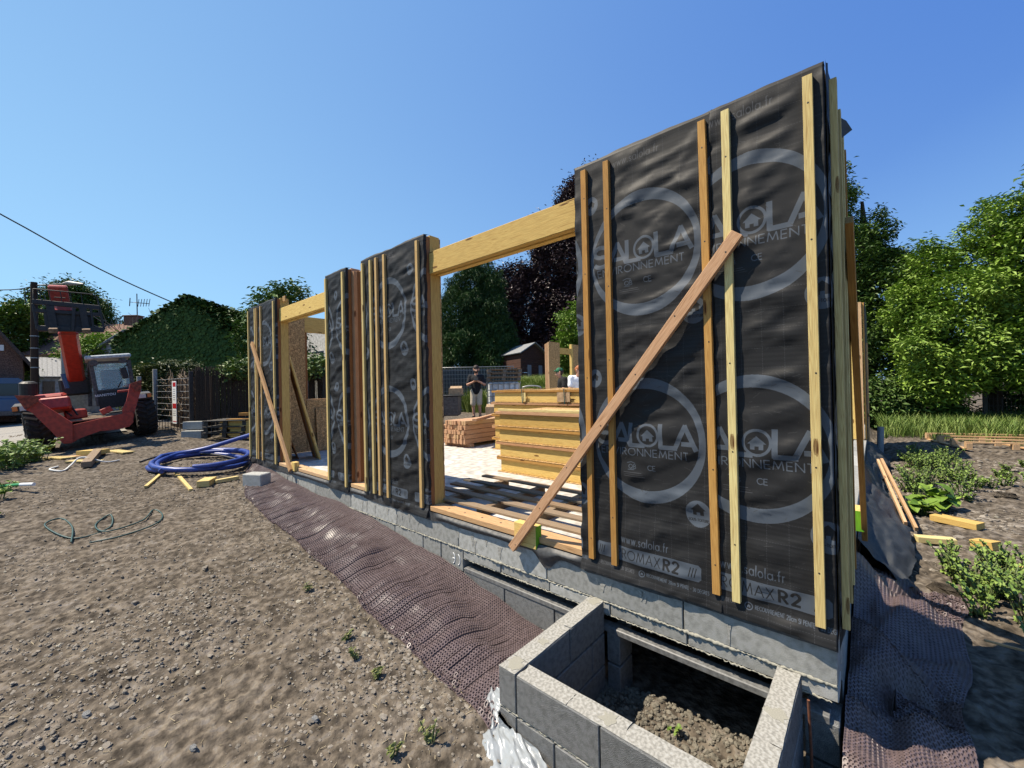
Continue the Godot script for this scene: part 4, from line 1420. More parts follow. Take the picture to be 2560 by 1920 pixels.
func dimple_sheet(called: String, label: String, f: Callable, nu: int, nv: int, du: int, dv: int, flip: bool) -> void:
	var o := thing(called, label, "drainage sheet", Vector3.ZERO)
	var P := PackedVector3Array()
	for j in nv:
		for i in nu:
			P.append(f.call(float(i) / (nu - 1), float(j) / (nv - 1)) - Vector3(0, 0.0095, 0))
	part(o, "sheet", sheet(nu, nv, P, PackedVector2Array(), flip), M["dimple"])
	var knob := MB.new()
	# one cell of the sheet, a unit square with a round cup pressed into it
	for k in 12:
		var a0 := TAU * k / 12.0
		var a1 := TAU * (k + 1) / 12.0
		var c0 := Vector3(cos(a0), 0, sin(a0))
		var c1 := Vector3(cos(a1), 0, sin(a1))
		var e0 := c0 / maxf(absf(c0.x), absf(c0.z)) * 0.505
		var e1 := c1 / maxf(absf(c1.x), absf(c1.z)) * 0.505
		var dn := Vector3(0, -0.42, 0)
		knob.quad(e0, c0 * 0.36, c1 * 0.36, e1)
		knob.quad(c0 * 0.36, c0 * 0.25 + dn, c1 * 0.25 + dn, c1 * 0.36)
		knob.tri(c0 * 0.25 + dn, dn, c1 * 0.25 + dn)
	var xs := []
	for j in dv:
		for i in du:
			var u := (i + 0.5) / du
			var v := (j + 0.5) / dv
			var p: Vector3 = f.call(u, v)
			var a: Vector3 = f.call(u + 0.004, v) - p
			var b: Vector3 = f.call(u, v + 0.01) - p
			var n := a.cross(b).normalized()
			if n.y < 0:
				n = -n
			a *= 1.0 / (0.004 * du)
			b *= 1.0 / (0.01 * dv)
			if a.cross(b).dot(n) > 0:
				a = -a
			xs.append(Transform3D(Basis(a, n * 0.02, b), p))
	var k := copies(o, "dimple_cells", knob.mesh(), M["dimple"], xs)
	k.set_meta("kind", "stuff")


func sheets() -> void:
	dimple_sheet("dimpled_membrane", "brown dimpled drainage membrane draped along the foot of the front foundation", left_sheet, 420, 44, 318, 38, true)
	dimple_sheet("dimpled_membrane", "brown dimpled membrane bunched up in the shade right of the near corner", right_sheet, 140, 34, 128, 27, true)
	# woven cloth along the flank
	var P := PackedVector3Array()
	for j in 24:
		for i in 200:
			var t := i / 199.0
			var z := lerpf(-2.2, -9.0, t)
			var v := j / 23.0
			var x := 0.012 + v * (0.34 + 0.08 * sin(z * 1.3) - 0.1 * t + n1.get_noise_2d(z * 2.0, 77.0) * 0.07)
			var y := lerpf(-0.12 - 0.1 * exp(-pow((z + 2.2) / 0.5, 2.0)), -0.53 + 0.1 * t, pow(v, 0.8)) + n1.get_noise_2d(z * 1.4, v * 2.0) * 0.08 + n1.get_noise_2d(z * 4.0 + v, v * 5.0) * 0.03 + 0.05 * t * sin(PI * v)
			P.append(Vector3(x, maxf(y, yg(x, z) + 0.012), z))
	solo("woven_ground_cloth", "dark grey woven cloth draped over the soil along the right flank", "cloth", sheet(200, 24, P), M["mesh_cloth"])
	var t := MB.new()
	t.tube([Vector3(0.2, -0.5, -9.6), Vector3(0.22, 0.12, -9.7)], 0.06, 14)
	t.tube([Vector3(0.2, -0.5, -9.6), Vector3(0.22, 0.121, -9.7)], 0.05, 14)
	solo("grey_pipe", "short grey plastic pipe standing at the far end of the flank cloth", "pipe", t.mesh(), M["grey_pipe"])
	for q in [[Vector3(0.385, -0.5, -4.1), Vector3(0.16, -0.03, -5.7), "left pale stick of the two leaning on the flank cloth"], [Vector3(0.47, -0.52, -4.0), Vector3(0.2, 0.0, -5.6), "right pale stick of the two leaning on the flank cloth"]]:
		tag(timber(self, "stick", q[0], q[1], 0.03, 0.05, M["fresh"], Vector3(0, 1, 0.3)), q[2], "stick", "sticks on the flank cloth")


# ---------------------------------------------------------------- things lying about in front
func on_ground(x: float, z: float, lift := 0.0) -> Vector3:
	return Vector3(x, yg(x, z) + lift, z)


func lying(called: String, label: String, cat: String, a: Vector2, b: Vector2, w: float, h: float, m: String, group := "", lift := 0.0) -> void:
	tag(timber(self, called, on_ground(a.x, a.y, h / 2 + 0.004 + lift), on_ground(b.x, b.y, h / 2 + 0.004 + lift), w, h, M[m]), label, cat, group)


func litter() -> void:
	rng.seed = 800
	# coil of blue pipe: flat turns and one end rising behind the wall panel
	var pts := []
	var c := Vector2(-9.05, 0.62)
	for i in 60:
		var an := 2.4 + TAU * i / 22.0
		var r := 0.86 + 0.05 * sin(i * 0.7) + 0.08 * (i / 60.0)
		var x := c.x + cos(an) * r * 0.95
		var z := c.y + sin(an) * r * 0.78
		pts.append(Vector3(x, base_y(x, z) + 0.075 + 0.05 * int(i / 22.0) + 0.02 * sin(i * 0.5), z))
	var m := MB.new()
	m.tube(pts, 0.041, 12)
	var hs := thing("blue_hose", "coil of thick blue pipe lying on the soil before the far left panel", "hose", Vector3.ZERO)
	part(hs, "coil", m.mesh(), M["hose"])
	m = MB.new()
	m.tube(curve([Vector3(-8.5, -0.06, 1.25), Vector3(-9.3, -0.03, 1.2), Vector3(-9.85, 0.02, 0.85), Vector3(-9.7, 0.1, 0.4), Vector3(-9.2, 0.3, -0.1), Vector3(-8.8, 0.44, -0.45), Vector3(-8.75, 0.48, -0.9)], 7), 0.041, 12)
	part(hs, "rising_end", m.mesh(), M["hose"])
	m = MB.new()
	m.tube(curve([Vector3(-8.6, -0.08, 0.1), Vector3(-9.6, -0.02, 0.35), Vector3(-10.25, -0.02, 0.95), Vector3(-10.0, -0.06, 1.35)], 8), 0.018, 8)
	solo("thin_hose", "thin dark cable curving round the back of the blue coil", "cable", m.mesh(), M["black_steel"])
	# sticks and offcuts on the soil
	lying("stick", "pale straight stick lying on the soil left of the bent pair", "stick", Vector2(-7.9, 1.52), Vector2(-9.0, 1.12), 0.045, 0.03, "pale", "sticks on the soil")
	lying("stick", "pale stick lying on the soil touching the yellow offcuts", "stick", Vector2(-8.9, 1.05), Vector2(-7.3, 1.1), 0.045, 0.03, "pale", "sticks on the soil")
	lying("offcut", "yellow squared offcut tilted on the soil beside the pale stick", "offcut", Vector2(-7.35, 0.95), Vector2(-7.6, 0.8), 0.16, 0.09, "pale", "offcuts on the soil")
	lying("offcut", "thin yellow wedge offcut pointing right on the soil", "offcut", Vector2(-7.45, 0.78), Vector2(-7.55, 0.45), 0.07, 0.05, "pale", "offcuts on the soil")
	for q in [[-12.6, 2.3, -11.8, 1.75, "fresh", "broad pale board among the wood litter by the lane"], [-12.9, 2.45, -11.6, 2.2, "pale", "long pale board at the left of the wood litter"], [-12.2, 2.0, -11.7, 1.7, "yellow", "thick yellow offcut on top of the wood litter"], [-12.3, 1.55, -11.5, 1.35, "pale", "thin pale strip at the right of the wood litter"], [-11.3, 2.2, -11.0, 1.8, "pale", "pale slat in front of the wood litter"]]:
		lying("wood_litter", q[5], "offcut", Vector2(q[0], q[1]), Vector2(q[2], q[3]), 0.2, 0.025 if q[4] != "yellow" else 0.09, q[4], "wood litter by the lane", 0.03 if q[4] == "yellow" else 0.0)
	lying("wood_litter", "weathered brown squared beam end lying over the wood litter", "offcut", Vector2(-10.35, 2.02), Vector2(-11.9, 1.78), 0.13, 0.1, "weathered", "wood litter by the lane", 0.02)
	m = MB.new()
	m.tube(curve([on_ground(-10.9, 2.35, 0.02), on_ground(-10.6, 2.45, 0.02), on_ground(-10.4, 2.3, 0.02), on_ground(-10.75, 2.2, 0.03), on_ground(-10.9, 2.05, 0.13), on_ground(-10.75, 1.75, 0.03), on_ground(-10.9, 1.55, 0.02)], 8), 0.014, 6)
	solo("string", "loop of white string lying over the weathered beam end", "string", m.mesh(), M["string"])
	# dark green binding strap on the soil
	var st := []
	for q in [[-6.05, 2.32], [-6.55, 2.3], [-6.95, 2.38], [-6.75, 2.5], [-6.2, 2.3], [-6.35, 2.02], [-6.75, 1.98], [-6.5, 2.12], [-6.15, 2.05], [-6.3, 1.75], [-6.65, 1.6], [-6.4, 1.55], [-6.05, 1.66], [-5.8, 1.95], [-5.85, 2.2]]:
		st.append(on_ground(q[0], q[1], 0.016))
	m = MB.new()
	m.tube(curve(st, 7), 0.008, 6)
	solo("green_strap", "thin dark green strap looped loosely on the bare soil", "strap", m.mesh(), M["strap"])
	# block holding the membrane down
	var blk := block(thing("pale_block", "pale broken building block holding down the membrane's far end", "block", on_ground(-6.95, 0.36, 0.1)), "body", Vector3.ZERO, Vector3(0.34, 0.2, 0.2), M["concrete3"], 0.012, Basis(Vector3.UP, 0.5))
	# bits on the left edge
	m = MB.new()
	m.tube([on_ground(-9.1, 2.95, 0.05), on_ground(-8.7, 2.72, 0.09)], 0.022, 10)
	var gp := thing("marking_stake", "green and white plastic stake lying among weeds at the left edge", "stake", Vector3.ZERO)
	part(gp, "green_end", m.mesh(), M["green_plastic"])
	m = MB.new()
	m.tube([on_ground(-8.7, 2.72, 0.09), on_ground(-8.5, 2.6, 0.11)], 0.023, 10)
	part(gp, "white_end", m.mesh(), M["white_pipe"])
	m = MB.new()
	m.tube([on_ground(-10.2, 3.25, 0.1), on_ground(-9.7, 3.02, 0.12)], 0.055, 10)
	solo("dark_pipe", "dark pipe end poking out of the weeds at the left edge", "pipe", m.mesh(), M["grey_steel"])
	# right of the house
	lying("offcut", "thick yellow offcut lying on the clods right of the house", "offcut", Vector2(0.66, -4.75), Vector2(1.02, -4.55), 0.17, 0.07, "yellow", "offcuts right of the house")
	lying("offcut", "narrow pale offcut nearest the flank cloth", "offcut", Vector2(0.45, -3.75), Vector2(0.75, -3.85), 0.1, 0.06, "pale", "offcuts right of the house")
	lying("offcut", "small yellow square offcut between the weeds on the right", "offcut", Vector2(0.9, -3.95), Vector2(1.04, -3.85), 0.14, 0.08, "yellow", "offcuts right of the house")
	lying("offcut", "flat yellow offcut half covered by the leafy weeds on the right", "offcut", Vector2(0.98, -3.45), Vector2(1.16, -3.3), 0.16, 0.03, "yellow", "offcuts right of the house")
	lying("stick", "pale stick at the right edge of the picture", "stick", Vector2(1.3, -3.7), Vector2(1.5, -3.9), 0.06, 0.03, "fresh", "")
	# light pallet frame in the weeds
	var p := thing("crate_frame", "pale open pallet frame lying on the soil before the wire fence", "pallet", on_ground(1.55, -10.4, 0.03))
	p.rotation.y = 0.3
	for q in [0.0, -0.55, -1.1, -1.65]:
		timber(p, "slat", Vector3(0.0, 0.17, q), Vector3(2.3, 0.18, q), 0.06, 0.03, M["fresh"])
	for x in [0.05, 0.75, 1.5, 2.25]:
		for z in [0.0, -0.55, -1.1, -1.65]:
			block(p, "spacer", Vector3(x, 0.1, z), Vector3(0.1, 0.11, 0.09), M["fresh"])
	for x in [0.05, 1.1, 2.2]:
		timber(p, "cross_slat", Vector3(x, 0.03, 0.05), Vector3(x, 0.03, -1.7), 0.08, 0.025, M["fresh"])
	tag(timber(self, "stick", Vector3(0.62, -0.42, -1.3), Vector3(1.2, -0.4, -1.25), 0.012, 0.012, M["fresh"]), "thin pale cane lying in the weeds at the right edge", "cane")
	var hd := MB.new()
	hd.lathe(Vector3(0.98, -0.5, -2.05), Vector3(0.3, 1, 0.1), [[0.0, 0.02], [0.02, 0.11], [0.1, 0.13], [0.11, 0.12], [0.112, 0.0]], 20)
	solo("grey_tub", "dark grey plastic tub in the weeds at the right edge", "tub", hd.mesh(), M["grey_steel"])


# ---------------------------------------------------------------- telehandler
func cl(cx: float, cy: float, z := 0.0) -> Vector3:
	# machine axes: x to the viewer's right, y up, z towards the viewer
	var k := 1.0 - z / 14.9
	var a := (cx - 795.0) * 0.00205 * k
	var b := (1600.0 - 1206.0) * 0.00293 + (1206.0 - cy) * 0.00293 * k
	return Vector3(a * 0.9943 + b * 0.1065, b * 0.9943 - a * 0.1065, z)


func tyre_mesh(r: float, w: float) -> ArrayMesh:
	var m := MB.new()
	m.lathe(Vector3(-w / 2, 0, 0), Vector3.RIGHT, [[0.03, r * 0.55], [0.0, r * 0.62], [0.0, r * 0.86], [0.05, r * 0.94], [w - 0.05, r * 0.94], [w, r * 0.86], [w, r * 0.62], [w - 0.03, r * 0.55]], 32)
	# chevron lugs
	for k in 22:
		var a := TAU * k / 22.0
		for s in [-1.0, 1.0]:
			var aa: float = a + (0.14 if s > 0 else 0.0)
			var p0 := Vector3(s * 0.005, cos(aa) * r * 0.965, sin(aa) * r * 0.965)
			var ab: float = aa - 0.2
			var p1 := Vector3(s * w * 0.5, cos(ab) * r * 0.95, sin(ab) * r * 0.95)
			m.bar(p0, p1, 0.055, 0.055, 0.006, Vector3(0, cos(aa - 0.1), sin(aa - 0.1)))
	return m.mesh()


func telehandler() -> void:
	rng.seed = 900
	var o := thing("telehandler", "red telescopic handler with raised fork carriage parked on the lane", "telehandler", Vector3(-14.7, -0.01, 1.68))
	var r := Vector3(0.05, 0.107, -0.993).normalized()
	var n := Vector3(0.998, 0.0, 0.05)
	n = (n - r * n.dot(r)).normalized()
	o.basis = Basis(r, n.cross(r), n)
	# wheels
	var tm := tyre_mesh(0.53, 0.4)
	for q in [Vector3(-0.88, 0.53, 0.1), Vector3(0.98, 0.53, 0.0), Vector3(-0.9, 0.53, -2.9), Vector3(0.9, 0.53, -2.9)]:
		var w := part(o, "wheel", tm, M["tyre"], Transform3D(Basis(Vector3.UP, 0.12 if q.z > -1 else 0.0), q))
		var rim := MB.new()
		rim.lathe(Vector3(-0.18, 0, 0), Vector3.RIGHT, [[0.0, 0.0], [0.0, 0.12], [0.06, 0.16], [0.05, 0.3], [0.31, 0.3], [0.3, 0.16], [0.36, 0.12], [0.36, 0.0]], 20)
		part(w, "rim", rim.mesh(), M["fork"])
	# chassis and axles
	var m := MB.new()
	m.cube(Vector3(0, 0.45, -1.6), Vector3(0.85, 0.28, 4.2), Basis(), 0.03)
	m.bar(Vector3(-0.9, 0.53, 0.05), Vector3(0.9, 0.53, 0.05), 0.2, 0.2, 0.02)
	m.bar(Vector3(-0.9, 0.53, -2.9), Vector3(0.9, 0.53, -2.9), 0.2, 0.2, 0.02)
	part(o, "chassis", m.mesh(), M["black_steel"])
	# front frame: cross beam and two splayed arms
	var pl := func(name_: String, cs: Array, z: float, d: float, mt: String):
		var q := []
		for w in cs:
			var v := cl(w[0], w[1], z)
			q.append(Vector2(v.x, v.y))
		q.reverse()
		var b := MB.new()
		b.plate(q, Vector3(0, 0, z), Vector3.RIGHT, Vector3.UP, d)
		return part(o, name_, b.mesh(), M[mt])
	pl.call("front_beam", [[520, 1440], [600, 1440], [1060, 1360], [1140, 1340], [1150, 1440], [1110, 1480], [1000, 1500], [840, 1505], [680, 1550], [600, 1590], [540, 1590]], 0.75, 0.16, "red_paint")
	pl.call("stabiliser_arm", [[175, 1182], [335, 1192], [350, 1235], [610, 1420], [610, 1585], [530, 1585], [440, 1480], [300, 1325], [240, 1290]], 0.85, 0.14, "red_paint")
	pl.call("stabiliser_arm", [[1125, 1098], [1232, 1062], [1225, 1165], [1165, 1340], [1140, 1460], [1060, 1460], [1045, 1330], [1090, 1240]], 0.7, 0.14, "red_paint")
	pl.call("arm_pad", [[170, 1180], [340, 1188], [345, 1235], [250, 1296]], 0.87, 0.24, "worn_red")
	pl.call("arm_pad", [[1122, 1096], [1234, 1060], [1228, 1150], [1180, 1170]], 0.72, 0.24, "worn_red")
	# deck between the arms
	m = MB.new()
	for k in 6:
		var z := 0.6 - 0.27 * k
		m.cube(Vector3(0.1, 0.62 + 0.012 * (k % 2), z), Vector3(1.15, 0.03, 0.25), Basis(Vector3.UP, 0.05 * (k % 3 - 1)), 0.004)
	part(o, "deck", m.mesh(), M["weathered"])
	m = MB.new()
	m.cube(Vector3(-0.28, 0.76, -0.2), Vector3(0.4, 0.24, 0.5), Basis(Vector3(0, 1, 0), 0.2), 0.03)
	m.cube(Vector3(0.3, 0.78, 0.4), Vector3(0.22, 0.14, 0.16), Basis(Vector3(0, 0, 1), 0.4), 0.01)
	part(o, "bracket", m.mesh(), M["red_paint"])
	# bonnet on the viewer's left, tanks, fenders and lamps
	m = MB.new()
	m.cube(cl(440, 1225, -1.0), Vector3(0.55, 0.3, 1.9), Basis(Vector3(1, 0, 0), 0.02), 0.05)
	m.cube(cl(480, 1270, 0.25), Vector3(0.5, 0.3, 0.5), Basis(Vector3(1, 0, 0), -0.25), 0.04)
	part(o, "bonnet", m.mesh(), M["red_paint"])
	for s in [-1.0, 1.0]:
		m = MB.new()
		m.cube(Vector3(0.98 * s, 1.1, -0.05), Vector3(0.46, 0.05, 0.75), Basis(Vector3(1, 0, 0), 0.1), 0.02)
		m.cube(Vector3(0.98 * s, 1.03, 0.32), Vector3(0.42, 0.16, 0.08), Basis(), 0.01)
		var fd := part(o, "fender", m.mesh(), M["black_steel"])
		block(fd, "headlight", Vector3(0.98 * s, 1.04, 0.365), Vector3(0.2, 0.1, 0.02), M["lamp_lens"])
		block(fd, "indicator", Vector3(1.15 * s, 1.04, 0.365), Vector3(0.08, 0.09, 0.02), M["orange_lens"])
	m = MB.new()
	m.lathe(cl(272, 1180, -0.2), Vector3(0.1, 1, 0.1), [[0.0, 0.0], [0.0, 0.15], [0.28, 0.15], [0.32, 0.1], [0.33, 0.0]], 16)
	part(o, "air_filter", m.mesh(), M["black_steel"])
	# boom: outer and inner box
	var a := cl(668, 1150, -2.9)
	var b := cl(560, 480, 0.05)
	m = MB.new()
	m.bar(a, a.lerp(b, 0.82), 0.36, 0.42, 0.05, Vector3(0, 0.8, -0.6))
	part(o, "boom", m.mesh(), M["red_paint"])
	m = MB.new()
	m.bar(a.lerp(b, 0.8), b + (b - a) * 0.05, 0.3, 0.34, 0.04, Vector3(0, 0.8, -0.6))
	m.cube(cl(520, 352, 0.0), Vector3(0.33, 0.45, 0.3), Basis(Vector3(1, 0, 0), 0.25), 0.03)
	part(o, "inner_boom", m.mesh(), M["red_paint"])
	m = MB.new()
	m.tube([cl(575, 1130, -0.7), cl(540, 1010, -0.7)], 0.045, 12)
	part(o, "hydraulic_cylinder", m.mesh(), M["blue_van"])
	m = MB.new()
	m.cube(cl(640, 1120, -2.5), Vector3(0.6, 0.5, 0.7), Basis(), 0.05)
	part(o, "boom_mount", m.mesh(), M["black_steel"])
	# fork carriage
	var z := 0.45
	m = MB.new()
	m.bar(cl(310, 425, z), cl(860, 430, z), 0.07, 0.115, 0.01)
	m.bar(cl(310, 497, z), cl(865, 490, z), 0.06, 0.09, 0.01)
	m.bar(cl(345, 640, z), cl(895, 620, z), 0.08, 0.13, 0.01)
	m.cube(cl(600, 555, z - 0.06), Vector3(0.8, 0.4, 0.08), Basis(), 0.02)
	m.bar(cl(420, 500, z), cl(425, 640, z), 0.05, 0.09, 0.01)
	m.bar(cl(640, 450, z + 0.05), cl(625, 650, z + 0.05), 0.05, 0.06, 0.01)
	m.bar(cl(780, 440, z), cl(800, 620, z), 0.05, 0.07, 0.01)
	m.bar(cl(315, 440, z), cl(345, 650, z), 0.05, 0.05, 0.01)
	m.bar(cl(855, 420, z), cl(895, 620, z), 0.05, 0.05, 0.01)
	part(o, "fork_carriage", m.mesh(), M["black_steel"])
	m = MB.new()
	m.tube([cl(318, 425, z), cl(318, 322, z), cl(800, 318, z), cl(838, 345, z), cl(856, 425, z)], 0.014, 8)
	for q in [[365, 322], [440, 320], [530, 320], [610, 320], [700, 320]]:
		m.tube([cl(q[0], q[1], z), cl(q[0] + 12, 420, z)], 0.009, 6)
	m.tube([cl(480, 375, z), cl(570, 373, z)], 0.012, 6)
	part(o, "load_guard", m.mesh(), M["black_steel"])
	for q in [[475, 640], [738, 630]]:
		m = MB.new()
		var f0 := cl(q[0], q[1], z)
		m.bar(f0 + Vector3(0, 0, -0.02), f0 + Vector3(0.0, -0.12, 0.75), 0.14, 0.1, 0.008)
		var fk := part(o, "fork", m.mesh(), M["fork"])
		m = MB.new()
		m.bar(f0 + Vector3(0, -0.02, 0.03), f0 + Vector3(0, 0.55, 0.03), 0.13, 0.05, 0.008, Vector3.BACK)
		part(fk, "fork_shank", m.mesh(), M["black_steel"])
	# cab
	z = -1.0
	m = MB.new()
	for q in [[[770, 900], [840, 1290]], [[1115, 880], [1150, 1090]]]:
		m.bar(cl(q[0][0], q[0][1], z), cl(q[1][0], q[1][1], z), 0.09, 0.1, 0.015, Vector3.BACK)
	for q in [[765, 890], [1115, 885]]:
		m.bar(cl(q[0], q[1], z - 1.3), cl(q[0], 1290, z - 1.3), 0.09, 0.09, 0.015, Vector3.BACK)
	m.bar(cl(770, 915, z), cl(1120, 895, z), 0.08, 0.06, 0.01)
	m.bar(cl(810, 1165, z), cl(1140, 1130, z), 0.08, 0.06, 0.01)
	part(o, "cab_frame", m.mesh(), M["grey_steel"])
	pl.call("windscreen", [[795, 925], [1100, 905], [1135, 1135], [825, 1165]], z + 0.01, 0.008, "glass")
	pl.call("rear_window", [[785, 925], [1100, 905], [1100, 1135], [785, 1165]], z - 1.3, 0.008, "glass")
	var lower: MeshInstance3D = pl.call("cab_front", [[820, 1165], [1140, 1135], [1130, 1290], [850, 1320]], z, 0.1, "black_steel")
	var tx := TextMesh.new()
	tx.text = "MANITOU"
	tx.font_size = 16
	tx.pixel_size = 0.0055
	tx.depth = 0.004
	part(lower, "lettering", tx, M["white_paint"], Transform3D(Basis(Vector3(0, 0, 1), 0.03), cl(900, 1192, z) + Vector3(0, 0, 0.054)))
	m = MB.new()
	m.cube(cl(925, 880, z - 0.55) + Vector3(0, 0.03, 0), Vector3(0.92, 0.11, 1.5), Basis(Vector3(0, 0, 1), 0.02), 0.05)
	part(o, "cab_roof", m.mesh(), M["cab_roof"])
	for q in [[800, 915], [1060, 885]]:
		m = MB.new()
		m.lathe(cl(q[0], q[1], z + 0.12), Vector3(0, 0, 1), [[-0.08, 0.0], [-0.08, 0.06], [0.0, 0.085], [0.04, 0.08], [0.045, 0.0]], 16)
		part(o, "work_lamp", m.mesh(), M["grey_steel"])
	m = MB.new()
	m.cube(cl(960, 1050, z - 0.6), Vector3(0.42, 0.5, 0.12), Basis(Vector3(1, 0, 0), -0.15), 0.05)
	m.cube(cl(960, 1150, z - 0.45), Vector3(0.44, 0.14, 0.4), Basis(), 0.05)
	part(o, "seat", m.mesh(), M["black_steel"])
	m = MB.new()
	var wheel := []
	for k in 20:
		var an := TAU * k / 20.0
		wheel.append(cl(955, 1100, z - 0.25) + Vector3(cos(an) * 0.18, sin(an) * 0.1, sin(an) * -0.14))
	m.tube(wheel, 0.014, 6, true)
	m.tube([cl(955, 1100, z - 0.25), cl(955, 1180, z - 0.1)], 0.02, 6)
	part(o, "steering_wheel", m.mesh(), M["black_steel"])
	m = MB.new()
	m.bar(cl(1000, 1160, z + 0.03), cl(1045, 1075, z + 0.03), 0.015, 0.02)
	part(o, "wiper", m.mesh(), M["black"])
	m = MB.new()
	m.tube([cl(1110, 920, z), cl(1080, 940, z + 0.25)], 0.015, 6)
	m.cube(cl(1075, 1000, z + 0.25), Vector3(0.13, 0.3, 0.05), Basis(Vector3(0, 0, 1), 0.1), 0.02)
	part(o, "mirror", m.mesh(), M["black_steel"])
	m = MB.new()
	m.tube(curve([Vector3(-0.35, 1.15, -0.5), Vector3(-0.28, 0.95, 0.1), Vector3(-0.2, 0.75, 0.4)], 5), 0.02, 6)
	m.tube(curve([Vector3(-0.42, 1.2, -0.5), Vector3(-0.4, 0.9, 0.15), Vector3(-0.3, 0.74, 0.35)], 5), 0.02, 6)
	part(o, "hydraulic_hose", m.mesh(), M["black"])
	block(o, "side_step", cl(1080, 1160, -0.3), Vector3(0.3, 0.06, 0.4), M["red_paint"], 0.01)


# ---------------------------------------------------------------- plants
func leaf_clump(n: int, spread: float, ll: float, lw: float, seed_: int, droop := 0.0) -> ArrayMesh:
	rng.seed = seed_
	var b := MB.new()
	for i in n:
		var c := Vector3(rng.randfn(0, 0.45), rng.randfn(0, 0.4), rng.randfn(0, 0.45)) * spread
		var d := Vector3(rng.randf_range(-1, 1), rng.randf_range(-0.6, 0.5) - droop, rng.randf_range(-1, 1)).normalized()
		var s := d.cross(Vector3(rng.randf_range(-0.5, 0.5), 1, rng.randf_range(-0.5, 0.5))).normalized()
		var up := s.cross(d)
		var l := ll * rng.randf_range(0.7, 1.2)
		var w := lw * rng.randf_range(0.8, 1.2)
		var tip := c + d * l - up * l * 0.15
		var mid := c + d * l * 0.45
		b.tri(c, mid + s * w * 0.5 + up * w * 0.16, tip)
		b.tri(c, tip, mid - s * w * 0.5 + up * w * 0.16)
	return b.mesh()


func crown(parent: Node, lobes: Array, n: int, mesh: Mesh, m: String, ca: Color, cb: Color, seed_: int, size := 1.0, gap := 0.0, called := "crown") -> void:
	# leaf clumps spread through lobes: [centre, radii]
	rng.seed = seed_
	var tot := 0.0
	for l in lobes:
		tot += l[1].x * l[1].y + l[1].x * l[1].z
	var xs := []
	var cs := []
	for l in lobes:
		var cnt := int(n * (l[1].x * l[1].y + l[1].x * l[1].z) / tot)
		for i in cnt:
			var d := Vector3(rng.randfn(), rng.randfn(), rng.randfn()).normalized()
			var r := 0.55 + 0.45 * pow(rng.randf(), 0.4)
			var lump := n1.get_noise_3dv((d * 2.4 + l[0]) * 1.1) * 0.5
			r *= 1.0 + lump * 0.55
			var p: Vector3 = l[0] + d * r * l[1]
			if gap > 0.0 and n1.get_noise_3dv(p * 1.3 + Vector3(7, 0, 0)) > 0.38 - gap:
				continue
			var s := size * rng.randf_range(0.7, 1.3)
			xs.append(Transform3D(Basis.from_euler(Vector3(rng.randf_range(-0.5, 0.5), rng.randf() * TAU, rng.randf_range(-0.5, 0.5))).scaled(Vector3.ONE * s), p))
			var t := clampf(rng.randf() * 0.6 + n1.get_noise_3dv(p * 0.7) * 0.5 + 0.2, 0, 1)
			cs.append(ca.lerp(cb, t))
	copies(parent, called, mesh, M[m], xs, cs)


func trunk(parent: Node, h: float, r: float, limbs: Array, seed_: int) -> void:
	rng.seed = seed_
	var m := MB.new()
	m.tube(curve([Vector3(0, -0.2, 0), Vector3(rng.randf_range(-0.1, 0.1), h * 0.35, 0), Vector3(0.05, h * 0.7, rng.randf_range(-0.1, 0.1)), Vector3(0, h, 0)], 3), [r * 1.2, r, r * 0.95, r * 0.9, r * 0.85, r * 0.75, r * 0.65, r * 0.5, r * 0.4, r * 0.2], 8)
	for q in limbs:
		var st := Vector3(0, h * rng.randf_range(0.3, 0.7), 0)
		m.tube(curve([st, st.lerp(q, 0.5) + Vector3(0, 0.15, 0), q], 3), [r * 0.4, r * 0.36, r * 0.3, r * 0.25, r * 0.2, r * 0.15, r * 0.08], 6)
	part(parent, "trunk", m.mesh(), M["bark"])


func tree(called: String, label: String, base: Vector3, lobes: Array, n: int, mesh: Mesh, m: String, ca: Color, cb: Color, seed_: int, size := 1.0, gap := 0.0) -> void:
	var o := thing(called, label, "tree", base, "")
	var limbs := []
	var top := 0.0
	for l in lobes:
		limbs.append(l[0])
		top = maxf(top, l[0].y)
	trunk(o, top, 0.05 + top * 0.022, limbs, seed_)
	rng.seed = seed_ + 5
	for l in lobes.duplicate():
		for k in 7:
			var d := Vector3(rng.randfn(), rng.randf_range(-0.2, 1.3), rng.randfn()).normalized()
			var rr: float = rng.randf_range(0.16, 0.3) * l[1].x * 0.7
			lobes.append([l[0] + d * l[1] * rng.randf_range(0.95, 1.25), Vector3(rr, rr * 1.3, rr)])
	crown(o, lobes, n, mesh, m, ca, cb, seed_, size, gap)


